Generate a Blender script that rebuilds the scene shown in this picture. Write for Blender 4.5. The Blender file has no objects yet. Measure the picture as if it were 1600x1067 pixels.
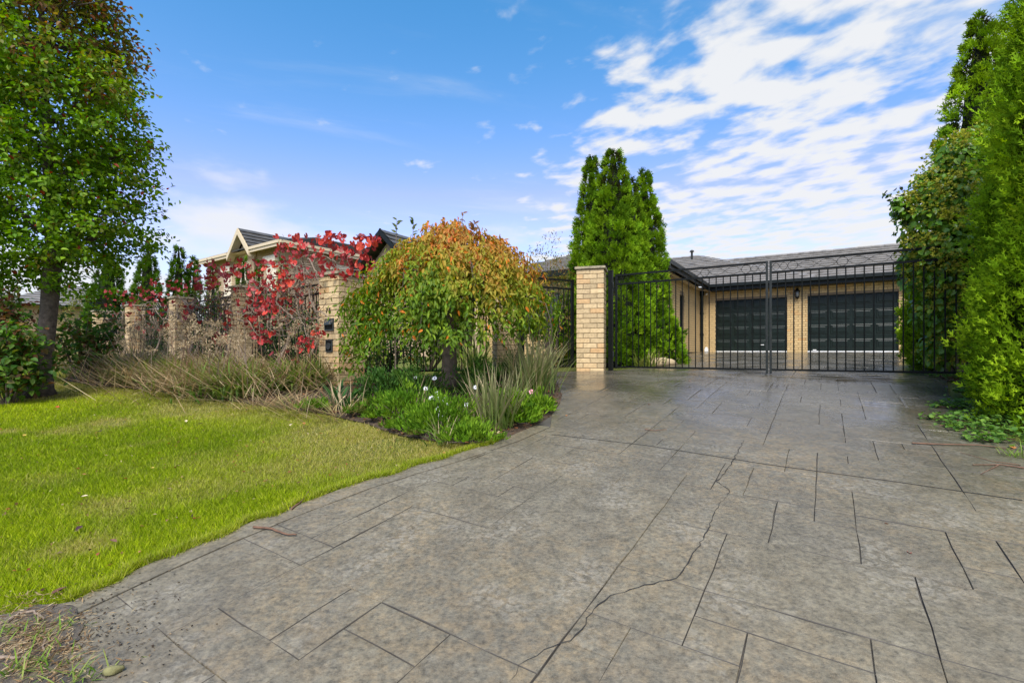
import bpy, bmesh, math, random
import numpy as np
from mathutils import Vector, Matrix

# ------------------------------------------------------------------ camera, world, sun, exposure
scene = bpy.context.scene
COL = scene.collection
R = math.radians
EYE = 1.164
FPX = 755.0            # focal length in pixels of the 1600 px wide picture
HOR = 549.0            # row of the horizon

cam_data = bpy.data.cameras.new('camera')
cam_data.lens = FPX / 1600 * 36
cam_data.sensor_width = 36
cam_data.shift_y = (HOR - 533.5) / 1600
cam_data.clip_start = 0.05
cam_data.clip_end = 4000
cam = bpy.data.objects.new('camera', cam_data)
COL.objects.link(cam)
cam.location = (0, 0, EYE)
cam.rotation_euler = (R(90), 0, 0)
scene.camera = cam

SUN_AZ = R(188)        # compass-like, from +Y clockwise: behind the camera
SUN_EL = R(52)
world = bpy.data.worlds.new('World')
scene.world = world
world.use_nodes = True


def build_world():
    nt = world.node_tree
    nt.nodes.clear()
    N = nt.nodes.new
    L = nt.links.new
    out = N('ShaderNodeOutputWorld')
    sky = N('ShaderNodeTexSky')
    sky.sky_type = 'NISHITA'
    sky.sun_disc = False
    sky.sun_elevation = SUN_EL
    sky.sun_rotation = SUN_AZ
    sky.altitude = 200
    sky.air_density = 1.0
    sky.dust_density = 1.0
    sky.ozone_density = 6.0
    hsv = N('ShaderNodeHueSaturation')
    hsv.inputs['Saturation'].default_value = 1.0
    L(sky.outputs[0], hsv.inputs['Color'])
    bg1 = N('ShaderNodeBackground')
    bg1.inputs['Strength'].default_value = 0.13
    # deepen the blue: the red channel falls off faster away from the horizon
    srgb = N('ShaderNodeSeparateColor')
    L(hsv.outputs[0], srgb.inputs[0])
    crgb = N('ShaderNodeCombineColor')
    pw = N('ShaderNodeMath')
    pw.operation = 'POWER'
    pw.inputs[1].default_value = 2.6
    L(srgb.outputs[0], pw.inputs[0])
    ml = N('ShaderNodeMath')
    ml.operation = 'MULTIPLY'
    ml.inputs[1].default_value = 0.80
    L(pw.outputs[0], ml.inputs[0])
    lim = N('ShaderNodeMath')
    lim.operation = 'MULTIPLY'
    lim.inputs[1].default_value = 0.68
    L(srgb.outputs[1], lim.inputs[0])
    mn = N('ShaderNodeMath')
    mn.operation = 'MINIMUM'
    L(ml.outputs[0], mn.inputs[0])
    L(lim.outputs[0], mn.inputs[1])
    L(mn.outputs[0], crgb.inputs[0])
    mg = N('ShaderNodeMath')
    mg.operation = 'MULTIPLY'
    mg.inputs[1].default_value = 0.92
    L(srgb.outputs[1], mg.inputs[0])
    L(mg.outputs[0], crgb.inputs[1])
    L(srgb.outputs[2], crgb.inputs[2])
    L(crgb.outputs[0], bg1.inputs[0])
    bg2 = N('ShaderNodeBackground')
    bg2.inputs[0].default_value = (0.96, 0.975, 1.0, 1)
    bg2.inputs['Strength'].default_value = 0.43
    tc = N('ShaderNodeTexCoord')
    sep = N('ShaderNodeSeparateXYZ')
    L(tc.outputs['Generated'], sep.inputs[0])

    def M(op, a, b=None, c=None, clamp=False):
        n = N('ShaderNodeMath')
        n.operation = op
        n.use_clamp = clamp
        for i, v in enumerate((a, b, c)):
            if v is None:
                continue
            if isinstance(v, (int, float)):
                n.inputs[i].default_value = v
            else:
                L(v, n.inputs[i])
        return n.outputs[0]

    zz = M('MAXIMUM', sep.outputs[2], 0.0)
    zd = M('ADD', zz, 0.035)
    u = M('DIVIDE', sep.outputs[0], zd)
    v = M('DIVIDE', sep.outputs[1], zd)
    comb = N('ShaderNodeCombineXYZ')
    L(u, comb.inputs[0])
    L(v, comb.inputs[1])

    def noise(scale, detail, rough, rot=0, sc=(1, 1, 1), off=(0, 0, 0), dist=0.0):
        m0 = N('ShaderNodeMapping')
        m0.inputs['Rotation'].default_value = (0, 0, rot)
        L(comb.outputs[0], m0.inputs[0])
        mp = N('ShaderNodeMapping')
        mp.inputs['Scale'].default_value = sc
        mp.inputs['Location'].default_value = off
        L(m0.outputs[0], mp.inputs[0])
        n = N('ShaderNodeTexNoise')
        n.inputs['Scale'].default_value = scale
        n.inputs['Detail'].default_value = detail
        n.inputs['Roughness'].default_value = rough
        n.inputs['Distortion'].default_value = dist
        L(mp.outputs[0], n.inputs[0])
        return n.outputs['Fac']

    def sstep(x, a, b):
        n = N('ShaderNodeMapRange')
        n.interpolation_type = 'SMOOTHSTEP'
        n.inputs['From Min'].default_value = a
        n.inputs['From Max'].default_value = b
        L(x, n.inputs['Value'])
        return n.outputs[0]

    # broken altocumulus deck: it has a ragged edge, thinning out towards -u
    puffs = noise(6.2, 5, 0.5, R(48), (0.82, 1.0, 1), (1.3, 2.7, 0), 0.15)
    big = noise(0.9, 3, 0.5, R(20), (1, 1, 1), (4.2, 0.4, 0))
    deck = M('ADD', u, M('MULTIPLY', big, 2.4))
    deck = sstep(M('ADD', deck, M('MULTIPLY', M('MAXIMUM', M('SUBTRACT', v, 2.6), 0.0), 0.25)), 0.85, 2.1)
    mid_ = noise(2.1, 3, 0.5, R(48), (0.7, 1.1, 1), (3.1, 0.7, 0), 0.2)
    thr = M('SUBTRACT', M('ADD', M('ADD', M('MULTIPLY', puffs, 1.0), M('MULTIPLY', mid_, 0.35)), M('MULTIPLY', deck, 0.30)), 0.455)
    c1 = M('MULTIPLY', sstep(thr, 0.36, 0.60), 0.97)
    # thin wisps elsewhere
    wisp = noise(1.5, 6, 0.6, R(-20), (0.5, 1.3, 1), (7.1, 3.3, 0), 0.4)
    c2 = M('MULTIPLY', sstep(wisp, 0.52, 0.85), 0.34)
    # soft cumulus low over the horizon, all around
    mp = N('ShaderNodeMapping')
    mp.inputs['Scale'].default_value = (1, 1, 2.6)
    mp.inputs['Location'].default_value = (0.35, 0.1, 0.0)
    L(tc.outputs['Generated'], mp.inputs[0])
    n3 = N('ShaderNodeTexNoise')
    n3.inputs['Scale'].default_value = 3.4
    n3.inputs['Detail'].default_value = 7
    n3.inputs['Roughness'].default_value = 0.5
    L(mp.outputs[0], n3.inputs[0])
    low = M('SUBTRACT', M('ADD', n3.outputs['Fac'], 0.335), M('MULTIPLY', zz, 1.75))
    c3 = M('MULTIPLY', sstep(low, 0.42, 0.60), 0.9)
    inv = M('MULTIPLY', M('MULTIPLY', M('SUBTRACT', 1.0, c1), M('SUBTRACT', 1.0, c2)), M('SUBTRACT', 1.0, c3))
    fac = M('SUBTRACT', 1.0, inv, clamp=True)
    mix = N('ShaderNodeMixShader')
    L(fac, mix.inputs[0])
    L(bg1.outputs[0], mix.inputs[1])
    L(bg2.outputs[0], mix.inputs[2])
    L(mix.outputs[0], out.inputs[0])


build_world()

sun_data = bpy.data.lights.new('sun', 'SUN')
sun_data.energy = 2.8
sun_data.angle = R(28)
sun_data.color = (1.0, 0.95, 0.86)
sun = bpy.data.objects.new('sun', sun_data)
COL.objects.link(sun)
sd = Vector((math.sin(SUN_AZ) * math.cos(SUN_EL), math.cos(SUN_AZ) * math.cos(SUN_EL), math.sin(SUN_EL)))
sun.rotation_euler = (-sd).to_track_quat('-Z', 'Y').to_euler()
sun.location = (-6, -8, 14)

scene.view_settings.view_transform = 'Standard'
scene.view_settings.look = 'None'
scene.view_settings.gamma = 1
scene.view_settings.exposure = 1.1
scene.view_settings.use_curve_mapping = False
scene.cycles.max_bounces = 8
scene.cycles.transparent_max_bounces = 8

# ------------------------------------------------------------------ ground shape and picking
S = np.array([0.545, 0.839])
T = np.array([0.839, -0.545])


def smin(a, b, k):
    h = np.clip(0.5 + 0.5 * (b - a) / k, 0, 1)
    return b * (1 - h) + a * h - k * h * (1 - h)


def g(x, y):
    """height of the ground at x, y"""
    x = np.asarray(x, float)
    y = np.asarray(y, float)
    s = 0.545 * x + 0.839 * y
    t = 0.839 * x - 0.545 * y
    sc = np.clip(s, -5, 60)
    tc = np.clip(t, -26, 12)
    eL = -1.164 + 0.107 * sc - 0.0355 * tc
    eF = -0.335 + 0.0248 * (np.clip(s, -5, 21) - 7.9)
    return EYE + smin(eL, eF, 0.12)


def gz(x, y):
    return float(g(x, y))


def pick(px, py):
    """the point of the ground seen at a pixel of the 1600 px picture"""
    dx = (px - 800) / FPX
    dz = (HOR - py) / FPX
    lo, hi = 0.2, 60.0
    d = 0.2
    while d < 60:
        if EYE + dz * d < gz(dx * d, d):
            break
        d += 0.05
    lo, hi = d - 0.05, d
    for _ in range(20):
        m = (lo + hi) / 2
        if EYE + dz * m < gz(dx * m, m):
            hi = m
        else:
            lo = m
    return np.array([dx * hi, hi])


def P(px, py, d):
    return np.array([(px - 800) / FPX * d, d, EYE + (HOR - py) / FPX * d])


def st(s, t):
    """house grid (s away from the street, t along it) to world x, y"""
    return np.array([0.53 * s + 0.848 * t, 0.848 * s - 0.53 * t])


# ------------------------------------------------------------------ helpers
class MB:
    def __init__(self):
        self.v = []
        self.f = []

    def add(self, vs, fs):
        o = len(self.v)
        self.v += [tuple(map(float, p)) for p in vs]
        self.f += [tuple(i + o for i in f) for f in fs]

    def box(self, c, sz, rot=None):
        c = Vector(c)
        h = [x / 2 for x in sz]
        vs = []
        for i in range(8):
            p = Vector(((1 if i & 1 else -1) * h[0], (1 if i & 2 else -1) * h[1], (1 if i & 4 else -1) * h[2]))
            if rot is not None:
                p = rot @ p
            vs.append(c + p)
        self.add(vs, [(0, 2, 3, 1), (4, 5, 7, 6), (0, 1, 5, 4), (2, 6, 7, 3), (0, 4, 6, 2), (1, 3, 7, 5)])

    def tube(self, pts, rad, n=6, cap=True):
        pts = [Vector(p) for p in pts]
        m = len(pts)
        if isinstance(rad, (int, float)):
            rad = [rad] * m
        rings = []
        ref = None
        for i in range(m):
            d = (pts[min(i + 1, m - 1)] - pts[max(i - 1, 0)])
            if d.length < 1e-9:
                d = Vector((0, 0, 1))
            d.normalize()
            if ref is None:
                ref = Vector((1, 0, 0)) if abs(d.x) < 0.8 else Vector((0, 1, 0))
            a = (ref - d * ref.dot(d))
            if a.length < 1e-6:
                a = d.orthogonal()
            a.normalize()
            ref = a
            b = d.cross(a)
            rings.append([pts[i] + (a * math.cos(2 * math.pi * k / n) + b * math.sin(2 * math.pi * k / n)) * rad[i] for k in range(n)])
        vs = [p for r in rings for p in r]
        fs = []
        for i in range(m - 1):
            for k in range(n):
                fs.append((i * n + k, i * n + (k + 1) % n, (i + 1) * n + (k + 1) % n, (i + 1) * n + k))
        if cap:
            fs.append(tuple(range(n - 1, -1, -1)))
            fs.append(tuple((m - 1) * n + k for k in range(n)))
        self.add(vs, fs)

    def ring(self, c, r, rt, u, w, n=20, k=5):
        c, u, w = Vector(c), Vector(u), Vector(w)
        nn = u.cross(w)
        vs, fs = [], []
        for i in range(n):
            a = 2 * math.pi * i / n
            d = u * math.cos(a) + w * math.sin(a)
            for j in range(k):
                b = 2 * math.pi * j / k
                vs.append(c + d * (r + rt * math.cos(b)) + nn * rt * math.sin(b))
        for i in range(n):
            for j in range(k):
                fs.append((i * k + j, ((i + 1) % n) * k + j, ((i + 1) % n) * k + (j + 1) % k, i * k + (j + 1) % k))
        self.add(vs, fs)

    def lathe(self, c, prof, n=12):
        c = Vector(c)
        vs, fs = [], []
        for r, z in prof:
            for k in range(n):
                a = 2 * math.pi * k / n
                vs.append(c + Vector((r * math.cos(a), r * math.sin(a), z)))
        for i in range(len(prof) - 1):
            for k in range(n):
                fs.append((i * n + k, i * n + (k + 1) % n, (i + 1) * n + (k + 1) % n, (i + 1) * n + k))
        fs.append(tuple(range(n - 1, -1, -1)))
        fs.append(tuple((len(prof) - 1) * n + k for k in range(n)))
        self.add(vs, fs)

    def mesh(self, name, mat=None, smooth=False):
        me = bpy.data.meshes.new(name)
        me.from_pydata(self.v, [], self.f)
        if mat:
            me.materials.append(mat)
        if smooth:
            me.polygons.foreach_set('use_smooth', [True] * len(me.polygons))
        me.update()
        return me

    def build(self, name, mat, parent=None, smooth=False):
        return put(name, self.mesh(name, mat, smooth), parent)


def put(name, me, parent=None, loc=None, rot=None):
    o = bpy.data.objects.new(name, me)
    COL.objects.link(o)
    if parent is not None:
        o.parent = parent
    if loc is not None:
        o.location = loc
    if rot is not None:
        o.rotation_euler = rot
    return o


def tag(o, label, cat=None, group=None, kind=None):
    o['label'] = label
    if cat:
        o['category'] = cat
    if group:
        o['group'] = group
    if kind:
        o['kind'] = kind
    return o


def thing(name, label, cat, loc=(0, 0, 0), rz=0, group=None):
    o = bpy.data.objects.new(name, None)
    COL.objects.link(o)
    o.empty_display_size = 0.2
    o.location = loc
    o.rotation_euler = (0, 0, rz)
    return tag(o, label, cat, group)


def npmesh(name, V, F, mat, cols=None, smooth=False):
    """V (n,3), F (m,k) arrays to a mesh, optional per-vertex colours"""
    V = np.ascontiguousarray(V, dtype=np.float32)
    F = np.ascontiguousarray(F, dtype=np.int32)
    me = bpy.data.meshes.new(name)
    m, k = F.shape
    me.vertices.add(len(V))
    me.vertices.foreach_set('co', V.ravel())
    me.loops.add(m * k)
    me.loops.foreach_set('vertex_index', F.ravel())
    me.polygons.add(m)
    me.polygons.foreach_set('loop_start', np.arange(0, m * k, k, dtype=np.int32))
    me.polygons.foreach_set('loop_total', np.full(m, k, dtype=np.int32))
    if smooth:
        me.polygons.foreach_set('use_smooth', np.ones(m, dtype=bool))
    me.materials.append(mat)
    if cols is not None:
        at = me.attributes.new('Col', 'FLOAT_COLOR', 'POINT')
        c = np.ones((len(V), 4), dtype=np.float32)
        c[:, :3] = cols
        at.data.foreach_set('color', c.ravel())
    me.update(calc_edges=True)
    me.validate()
    return me


def unit(a):
    return a / np.maximum(np.linalg.norm(a, axis=-1, keepdims=True), 1e-9)


# ------------------------------------------------------------------ materials
MATS = {}


def mat_base(name):
    m = bpy.data.materials.new(name)
    m.use_nodes = True
    nt = m.node_tree
    nt.nodes.clear()
    out = nt.nodes.new('ShaderNodeOutputMaterial')
    p = nt.nodes.new('ShaderNodeBsdfPrincipled')
    nt.links.new(p.outputs[0], out.inputs[0])
    MATS[name] = m
    return m, nt, p, out


def nnode(nt, scale, detail=4, rough=0.55, coord='pos', sc=(1, 1, 1), dist=0.0):
    if coord == 'pos':
        n = nt.nodes.new('ShaderNodeNewGeometry')
        o = n.outputs['Position']
    else:
        n = nt.nodes.new('ShaderNodeTexCoord')
        o = n.outputs['Object']
    mp = nt.nodes.new('ShaderNodeMapping')
    mp.inputs['Scale'].default_value = sc
    nt.links.new(o, mp.inputs[0])
    t = nt.nodes.new('ShaderNodeTexNoise')
    t.inputs['Scale'].default_value = scale
    t.inputs['Detail'].default_value = detail
    t.inputs['Roughness'].default_value = rough
    t.inputs['Distortion'].default_value = dist
    nt.links.new(mp.outputs[0], t.inputs[0])
    return t.outputs['Fac']


def ramp(nt, fac, stops):
    r = nt.nodes.new('ShaderNodeValToRGB')
    els = r.color_ramp.elements
    while len(els) < len(stops):
        els.new(0.5)
    for e, (p, c) in zip(els, stops):
        e.position = p
        e.color = (c[0], c[1], c[2], 1) if not isinstance(c, (int, float)) else (c, c, c, 1)
    nt.links.new(fac, r.inputs[0])
    return r.outputs[0]


def mixc(nt, fac, a, b, mode='MIX'):
    m = nt.nodes.new('ShaderNodeMix')
    m.data_type = 'RGBA'
    m.blend_type = mode
    ins = {'f': m.inputs[0], 'a': m.inputs[6], 'b': m.inputs[7]}
    for k, v in (('f', fac), ('a', a), ('b', b)):
        if isinstance(v, (int, float)):
            ins[k].default_value = v
        elif isinstance(v, tuple):
            ins[k].default_value = (v[0], v[1], v[2], 1)
        else:
            nt.links.new(v, ins[k])
    return m.outputs[2]


def mathn(nt, op, a, b=None, clamp=False):
    n = nt.nodes.new('ShaderNodeMath')
    n.operation = op
    n.use_clamp = clamp
    for i, v in enumerate((a, b)):
        if v is None:
            continue
        if isinstance(v, (int, float)):
            n.inputs[i].default_value = v
        else:
            nt.links.new(v, n.inputs[i])
    return n.outputs[0]


def bump(nt, p, h, strength, dist):
    b = nt.nodes.new('ShaderNodeBump')
    b.inputs['Strength'].default_value = strength
    b.inputs['Distance'].default_value = dist
    nt.links.new(h, b.inputs['Height'])
    nt.links.new(b.outputs[0], p.inputs['Normal'])
    return b


def simple(name, col, rough=0.5, metal=0.0, var=0.15, scale=8, spec=0.5, bstr=0.0, bscale=60, coord='pos'):
    m, nt, p, out = mat_base(name)
    n = nnode(nt, scale, 5, 0.6, coord)
    lo = tuple(c * (1 - var) for c in col)
    hi = tuple(min(c * (1 + var), 1) for c in col)
    nt.links.new(ramp(nt, n, [(0.3, lo), (0.7, hi)]), p.inputs['Base Color'])
    p.inputs['Roughness'].default_value = rough
    p.inputs['Metallic'].default_value = metal
    p.inputs['Specular IOR Level'].default_value = spec
    if bstr:
        bump(nt, p, nnode(nt, bscale, 4, 0.6, coord), bstr, 0.01)
    return m


def leaf_mat(name, rough=0.5, trans=0.3, spec=0.4):
    m, nt, p, out = mat_base(name)
    a = nt.nodes.new('ShaderNodeAttribute')
    a.attribute_name = 'Col'
    nt.links.new(a.outputs['Color'], p.inputs['Base Color'])
    p.inputs['Roughness'].default_value = rough
    p.inputs['Specular IOR Level'].default_value = spec
    tr = nt.nodes.new('ShaderNodeBsdfTranslucent')
    hs = nt.nodes.new('ShaderNodeHueSaturation')
    hs.inputs['Value'].default_value = 1.5
    hs.inputs['Saturation'].default_value = 1.1
    nt.links.new(a.outputs['Color'], hs.inputs['Color'])
    nt.links.new(hs.outputs[0], tr.inputs[0])
    mx = nt.nodes.new('ShaderNodeMixShader')
    mx.inputs[0].default_value = trans
    nt.links.new(p.outputs[0], mx.inputs[1])
    nt.links.new(tr.outputs[0], mx.inputs[2])
    nt.links.new(mx.outputs[0], out.inputs[0])
    return m


def brick_mat(name, base, var):
    m, nt, p, out = mat_base(name)
    oi = nt.nodes.new('ShaderNodeObjectInfo')
    c1 = ramp(nt, oi.outputs['Random'], [(0.0, tuple(base[i] * (1 - var) for i in range(3))), (0.5, base),
                                         (0.85, tuple(min(base[i] * (1 + var * 0.7), 1) for i in range(3))),
                                         (1.0, (base[0] * 0.98, base[1] * 0.78, base[2] * 0.62))])
    n = nnode(nt, 26, 6, 0.65)
    c2 = mixc(nt, 0.75, c1, ramp(nt, n, [(0.3, (0.62, 0.58, 0.52)), (0.55, (1, 1, 1)), (0.75, (1.1, 1.06, 1.0))]), 'MULTIPLY')
    st_ = nnode(nt, 1.4, 4, 0.6)
    c3 = mixc(nt, ramp(nt, st_, [(0.5, 0.0), (0.75, 0.35)]), c2, (0.22, 0.18, 0.10))
    nt.links.new(c3, p.inputs['Base Color'])
    p.inputs['Roughness'].default_value = 0.85
    bump(nt, p, nnode(nt, 90, 5, 0.65), 0.45, 0.004)
    return m


def make_materials():
    brick_mat('brick', (0.57, 0.425, 0.235), 0.2)
    brick_mat('brick_garage', (0.58, 0.405, 0.185), 0.12)
    simple('mortar', (0.20, 0.145, 0.085), 0.95, var=0.25, scale=30, bstr=0.4)
    simple('capstone', (0.30, 0.255, 0.17), 0.9, var=0.35, scale=14, bstr=0.5)
    simple('black_steel', (0.005, 0.006, 0.0055), 0.45, var=0.35, scale=20, spec=0.2)
    simple('grey_steel', (0.018, 0.021, 0.019), 0.45, var=0.3, scale=20, spec=0.3)
    simple('door_green', (0.0045, 0.010, 0.007), 0.42, var=0.3, scale=5, spec=0.28, bstr=0.08, bscale=25)
    simple('gutter_green', (0.005, 0.008, 0.007), 0.45, var=0.2, spec=0.25)
    simple('white_paint', (0.72, 0.71, 0.68), 0.5, var=0.05)
    simple('cream_trim', (0.58, 0.47, 0.31), 0.55, var=0.05)
    simple('shutter', (0.66, 0.58, 0.43), 0.5, var=0.06)
    simple('window_glass', (0.02, 0.025, 0.03), 0.08, var=0.2, spec=0.8)
    simple('bark', (0.075, 0.058, 0.045), 0.95, var=0.5, scale=22, bstr=0.9, bscale=34)
    simple('bark_smooth', (0.13, 0.10, 0.075), 0.85, var=0.4, scale=16, bstr=0.5, bscale=60)
    simple('vine_wood', (0.20, 0.15, 0.11), 0.9, var=0.4, scale=16, bstr=0.4)
    simple('twig', (0.14, 0.075, 0.045), 0.9, var=0.4, scale=20)
    simple('conifer_core', (0.006, 0.010, 0.003), 0.95, var=0.4, scale=6)  # near-black, so that the hollows of the crown look shaded
    simple('brass', (0.10, 0.08, 0.04), 0.35, metal=0.8, var=0.2)
    simple('lamp_glass', (0.16, 0.16, 0.14), 0.15, var=0.05)
    simple('crack_dark', (0.018, 0.016, 0.014), 0.9, var=0.3)
    simple('stone_moss', (0.16, 0.15, 0.06), 0.9, var=0.4, scale=30, bstr=0.5)
    simple('petal_white', (0.85, 0.85, 0.88), 0.6, var=0.03)
    simple('petal_pink', (0.85, 0.32, 0.42), 0.6, var=0.1)
    simple('flower_eye', (0.06, 0.04, 0.14), 0.8, var=0.2)
    simple('number_black', (0.008, 0.008, 0.008), 0.4, var=0.1)
    simple('slot_dark', (0.03, 0.04, 0.045), 0.35, var=0.3, spec=0.6)
    simple('rock', (0.38, 0.29, 0.17), 0.9, var=0.25, scale=9, bstr=0.5)
    leaf_mat('leaf', 0.55, 0.35, 0.22)
    leaf_mat('leaf_soft', 0.75, 0.35, 0.1)
    leaf_mat('leaf_gloss', 0.35, 0.28, 0.4)
    leaf_mat('grass', 0.8, 0.35, 0.06)
    leaf_mat('conifer', 0.8, 0.25, 0.06)
    leaf_mat('straw', 0.8, 0.2, 0.2)

    # red vine leaves: colour differs from leaf to leaf
    m, nt, p, out = mat_base('vine_leaf')
    oi = nt.nodes.new('ShaderNodeObjectInfo')
    c = ramp(nt, oi.outputs['Random'], [(0.0, (0.20, 0.03, 0.03)), (0.3, (0.42, 0.03, 0.035)), (0.6, (0.66, 0.05, 0.04)),
                                        (0.85, (0.72, 0.09, 0.04)), (1.0, (0.33, 0.07, 0.06))])
    n = nnode(nt, 30, 4, 0.6)
    c = mixc(nt, 0.6, c, ramp(nt, n, [(0.3, (0.55, 0.5, 0.5)), (0.6, (1.05, 1, 1))]), 'MULTIPLY')
    nt.links.new(c, p.inputs['Base Color'])
    p.inputs['Roughness'].default_value = 0.5
    tr = nt.nodes.new('ShaderNodeBsdfTranslucent')
    nt.links.new(c, tr.inputs[0])
    mx = nt.nodes.new('ShaderNodeMixShader')
    mx.inputs[0].default_value = 0.3
    nt.links.new(p.outputs[0], mx.inputs[1])
    nt.links.new(tr.outputs[0], mx.inputs[2])
    nt.links.new(mx.outputs[0], out.inputs[0])

    # roof tiles (wet concrete tiles)
    for nm, base, rg in (('roof_tile', (0.20, 0.185, 0.165), 0.30), ('roof_tile_dark', (0.07, 0.066, 0.06), 0.5)):
        m, nt, p, out = mat_base(nm)
        n = nnode(nt, 3.5, 5, 0.6)
        n2 = nnode(nt, 40, 3, 0.6)
        c = ramp(nt, n, [(0.3, tuple(x * 0.7 for x in base)), (0.7, tuple(x * 1.35 for x in base))])
        c = mixc(nt, 0.5, c, ramp(nt, n2, [(0.3, (0.7, 0.7, 0.7)), (0.7, (1.15, 1.1, 1.05))]), 'MULTIPLY')
        nt.links.new(c, p.inputs['Base Color'])
        nt.links.new(ramp(nt, n, [(0.3, rg - 0.06), (0.75, rg + 0.15)]), p.inputs['Roughness'])
        bump(nt, p, n2, 0.2, 0.006)

    # far brickwork
    m, nt, p, out = mat_base('brick_far')
    tc = nt.nodes.new('ShaderNodeTexCoord')
    mp = nt.nodes.new('ShaderNodeMapping')
    mp.inputs['Rotation'].default_value = (R(90), 0, 0)
    nt.links.new(tc.outputs['Object'], mp.inputs[0])
    b = nt.nodes.new('ShaderNodeTexBrick')
    b.inputs['Color1'].default_value = (0.47, 0.34, 0.21, 1)
    b.inputs['Color2'].default_value = (0.40, 0.27, 0.16, 1)
    b.inputs['Mortar'].default_value = (0.33, 0.26, 0.18, 1)
    b.inputs['Scale'].default_value = 1.0
    b.inputs['Brick Width'].default_value = 0.24
    b.inputs['Row Height'].default_value = 0.086
    b.inputs['Mortar Size'].default_value = 0.008
    nt.links.new(mp.outputs[0], b.inputs[0])
    nt.links.new(b.outputs['Color'], p.inputs['Base Color'])
    p.inputs['Roughness'].default_value = 0.9

    # stamped concrete
    m, nt, p, out = mat_base('concrete')
    geo = nt.nodes.new('ShaderNodeNewGeometry')
    sep = nt.nodes.new('ShaderNodeSeparateXYZ')
    nt.links.new(geo.outputs['Position'], sep.inputs[0])
    sv = mathn(nt, 'ADD', mathn(nt, 'MULTIPLY', sep.outputs[0], 0.545), mathn(nt, 'MULTIPLY', sep.outputs[1], 0.839))
    big = nnode(nt, 0.75, 5, 0.6, dist=0.4)
    mid = nnode(nt, 8.0, 8, 0.72, dist=0.5)
    fine = nnode(nt, 46, 6, 0.7)
    c = ramp(nt, mid, [(0.28, (0.098, 0.083, 0.053)), (0.46, (0.140, 0.121, 0.083)), (0.60, (0.172, 0.151, 0.106)), (0.78, (0.24, 0.212, 0.148))])
    # tan residue of the colour hardener, in broad patches
    tanm = mathn(nt, 'MULTIPLY', ramp(nt, big, [(0.38, 0.1), (0.6, 1.0)]), ramp(nt, nnode(nt, 17, 6, 0.7), [(0.42, 0.0), (0.62, 0.75)]))
    c = mixc(nt, tanm, c, (0.245, 0.18, 0.098))
    # darker traffic film
    c = mixc(nt, ramp(nt, nnode(nt, 1.3, 6, 0.65, sc=(1, 0.5, 1), dist=0.8), [(0.44, 0.0), (0.66, 0.5)]), c, (0.086, 0.078, 0.064))
    # flaky pale scars
    vor = nt.nodes.new('ShaderNodeTexVoronoi')
    vor.feature = 'DISTANCE_TO_EDGE'
    vor.inputs['Scale'].default_value = 13
    mpv = nt.nodes.new('ShaderNodeMapping')
    nt.links.new(geo.outputs['Position'], mpv.inputs[0])
    nv = nt.nodes.new('ShaderNodeTexNoise')
    nv.inputs['Scale'].default_value = 6
    nv.inputs['Detail'].default_value = 5
    nt.links.new(geo.outputs['Position'], nv.inputs[0])
    nt.links.new(mixc(nt, 0.18, mpv.outputs[0], nv.outputs['Color'], 'LINEAR_LIGHT'), vor.inputs['Vector'])
    flake = mathn(nt, 'MULTIPLY', ramp(nt, vor.outputs['Distance'], [(0.05, 0.0), (0.16, 1.0)]),
                  ramp(nt, nnode(nt, 2.6, 4, 0.6), [(0.5, 0.0), (0.66, 0.42)]))
    c = mixc(nt, flake, c, (0.28, 0.255, 0.205))
    c = mixc(nt, 0.85, c, ramp(nt, fine, [(0.3, (0.42, 0.42, 0.42)), (0.5, (1, 1, 1)), (0.7, (1.42, 1.40, 1.34))]), 'MULTIPLY')
    # fine hairline crazing
    v2 = nt.nodes.new('ShaderNodeTexVoronoi')
    v2.feature = 'DISTANCE_TO_EDGE'
    v2.inputs['Scale'].default_value = 4.2
    nt.links.new(mixc(nt, 0.3, mpv.outputs[0], nv.outputs['Color'], 'LINEAR_LIGHT'), v2.inputs['Vector'])
    craze = mathn(nt, 'MULTIPLY', ramp(nt, v2.outputs['Distance'], [(0.0, 1.0), (0.016, 0.0)]), ramp(nt, nnode(nt, 1.1, 3, 0.5), [(0.46, 0.0), (0.6, 0.45)]))
    c = mixc(nt, craze, c, (0.05, 0.047, 0.042))
    # wetness grows towards the gate and lies in puddles
    wet = nt.nodes.new('ShaderNodeMapRange')
    wet.interpolation_type = 'SMOOTHSTEP'
    wet.inputs['From Min'].default_value = 1.8
    wet.inputs['From Max'].default_value = 6.2
    nt.links.new(sv, wet.inputs['Value'])
    wn = nnode(nt, 1.15, 5, 0.6, dist=0.5)
    wetm = mathn(nt, 'MULTIPLY', wet.outputs[0], ramp(nt, wn, [(0.3, 0.45), (0.62, 1.0)]))
    c = mixc(nt, mathn(nt, 'MULTIPLY', wetm, 0.85), c, mixc(nt, 1.0, c, (0.42, 0.44, 0.48), 'MULTIPLY'))
    nt.links.new(c, p.inputs['Base Color'])
    rdry = ramp(nt, fine, [(0.3, 0.5), (0.7, 0.72)])
    pud = ramp(nt, nnode(nt, 1.9, 5, 0.62, dist=0.7), [(0.42, 0.05), (0.60, 0.2)])
    nt.links.new(mixc(nt, wetm, rdry, pud), p.inputs['Roughness'])
    p.inputs['Specular IOR Level'].default_value = 0.5
    hsum = mathn(nt, 'ADD', mathn(nt, 'MULTIPLY', mid, 1.0), mathn(nt, 'MULTIPLY', fine, 0.42))
    hsum = mathn(nt, 'ADD', hsum, mathn(nt, 'MULTIPLY', flake, 0.25))
    bm_ = bump(nt, p, hsum, 0.6, 0.012)
    nt.links.new(mathn(nt, 'SUBTRACT', 0.85, mathn(nt, 'MULTIPLY', wetm, 0.73)), bm_.inputs['Strength'])

    simple('joint', (0.062, 0.054, 0.043), 0.7, var=0.4, scale=6)

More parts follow.
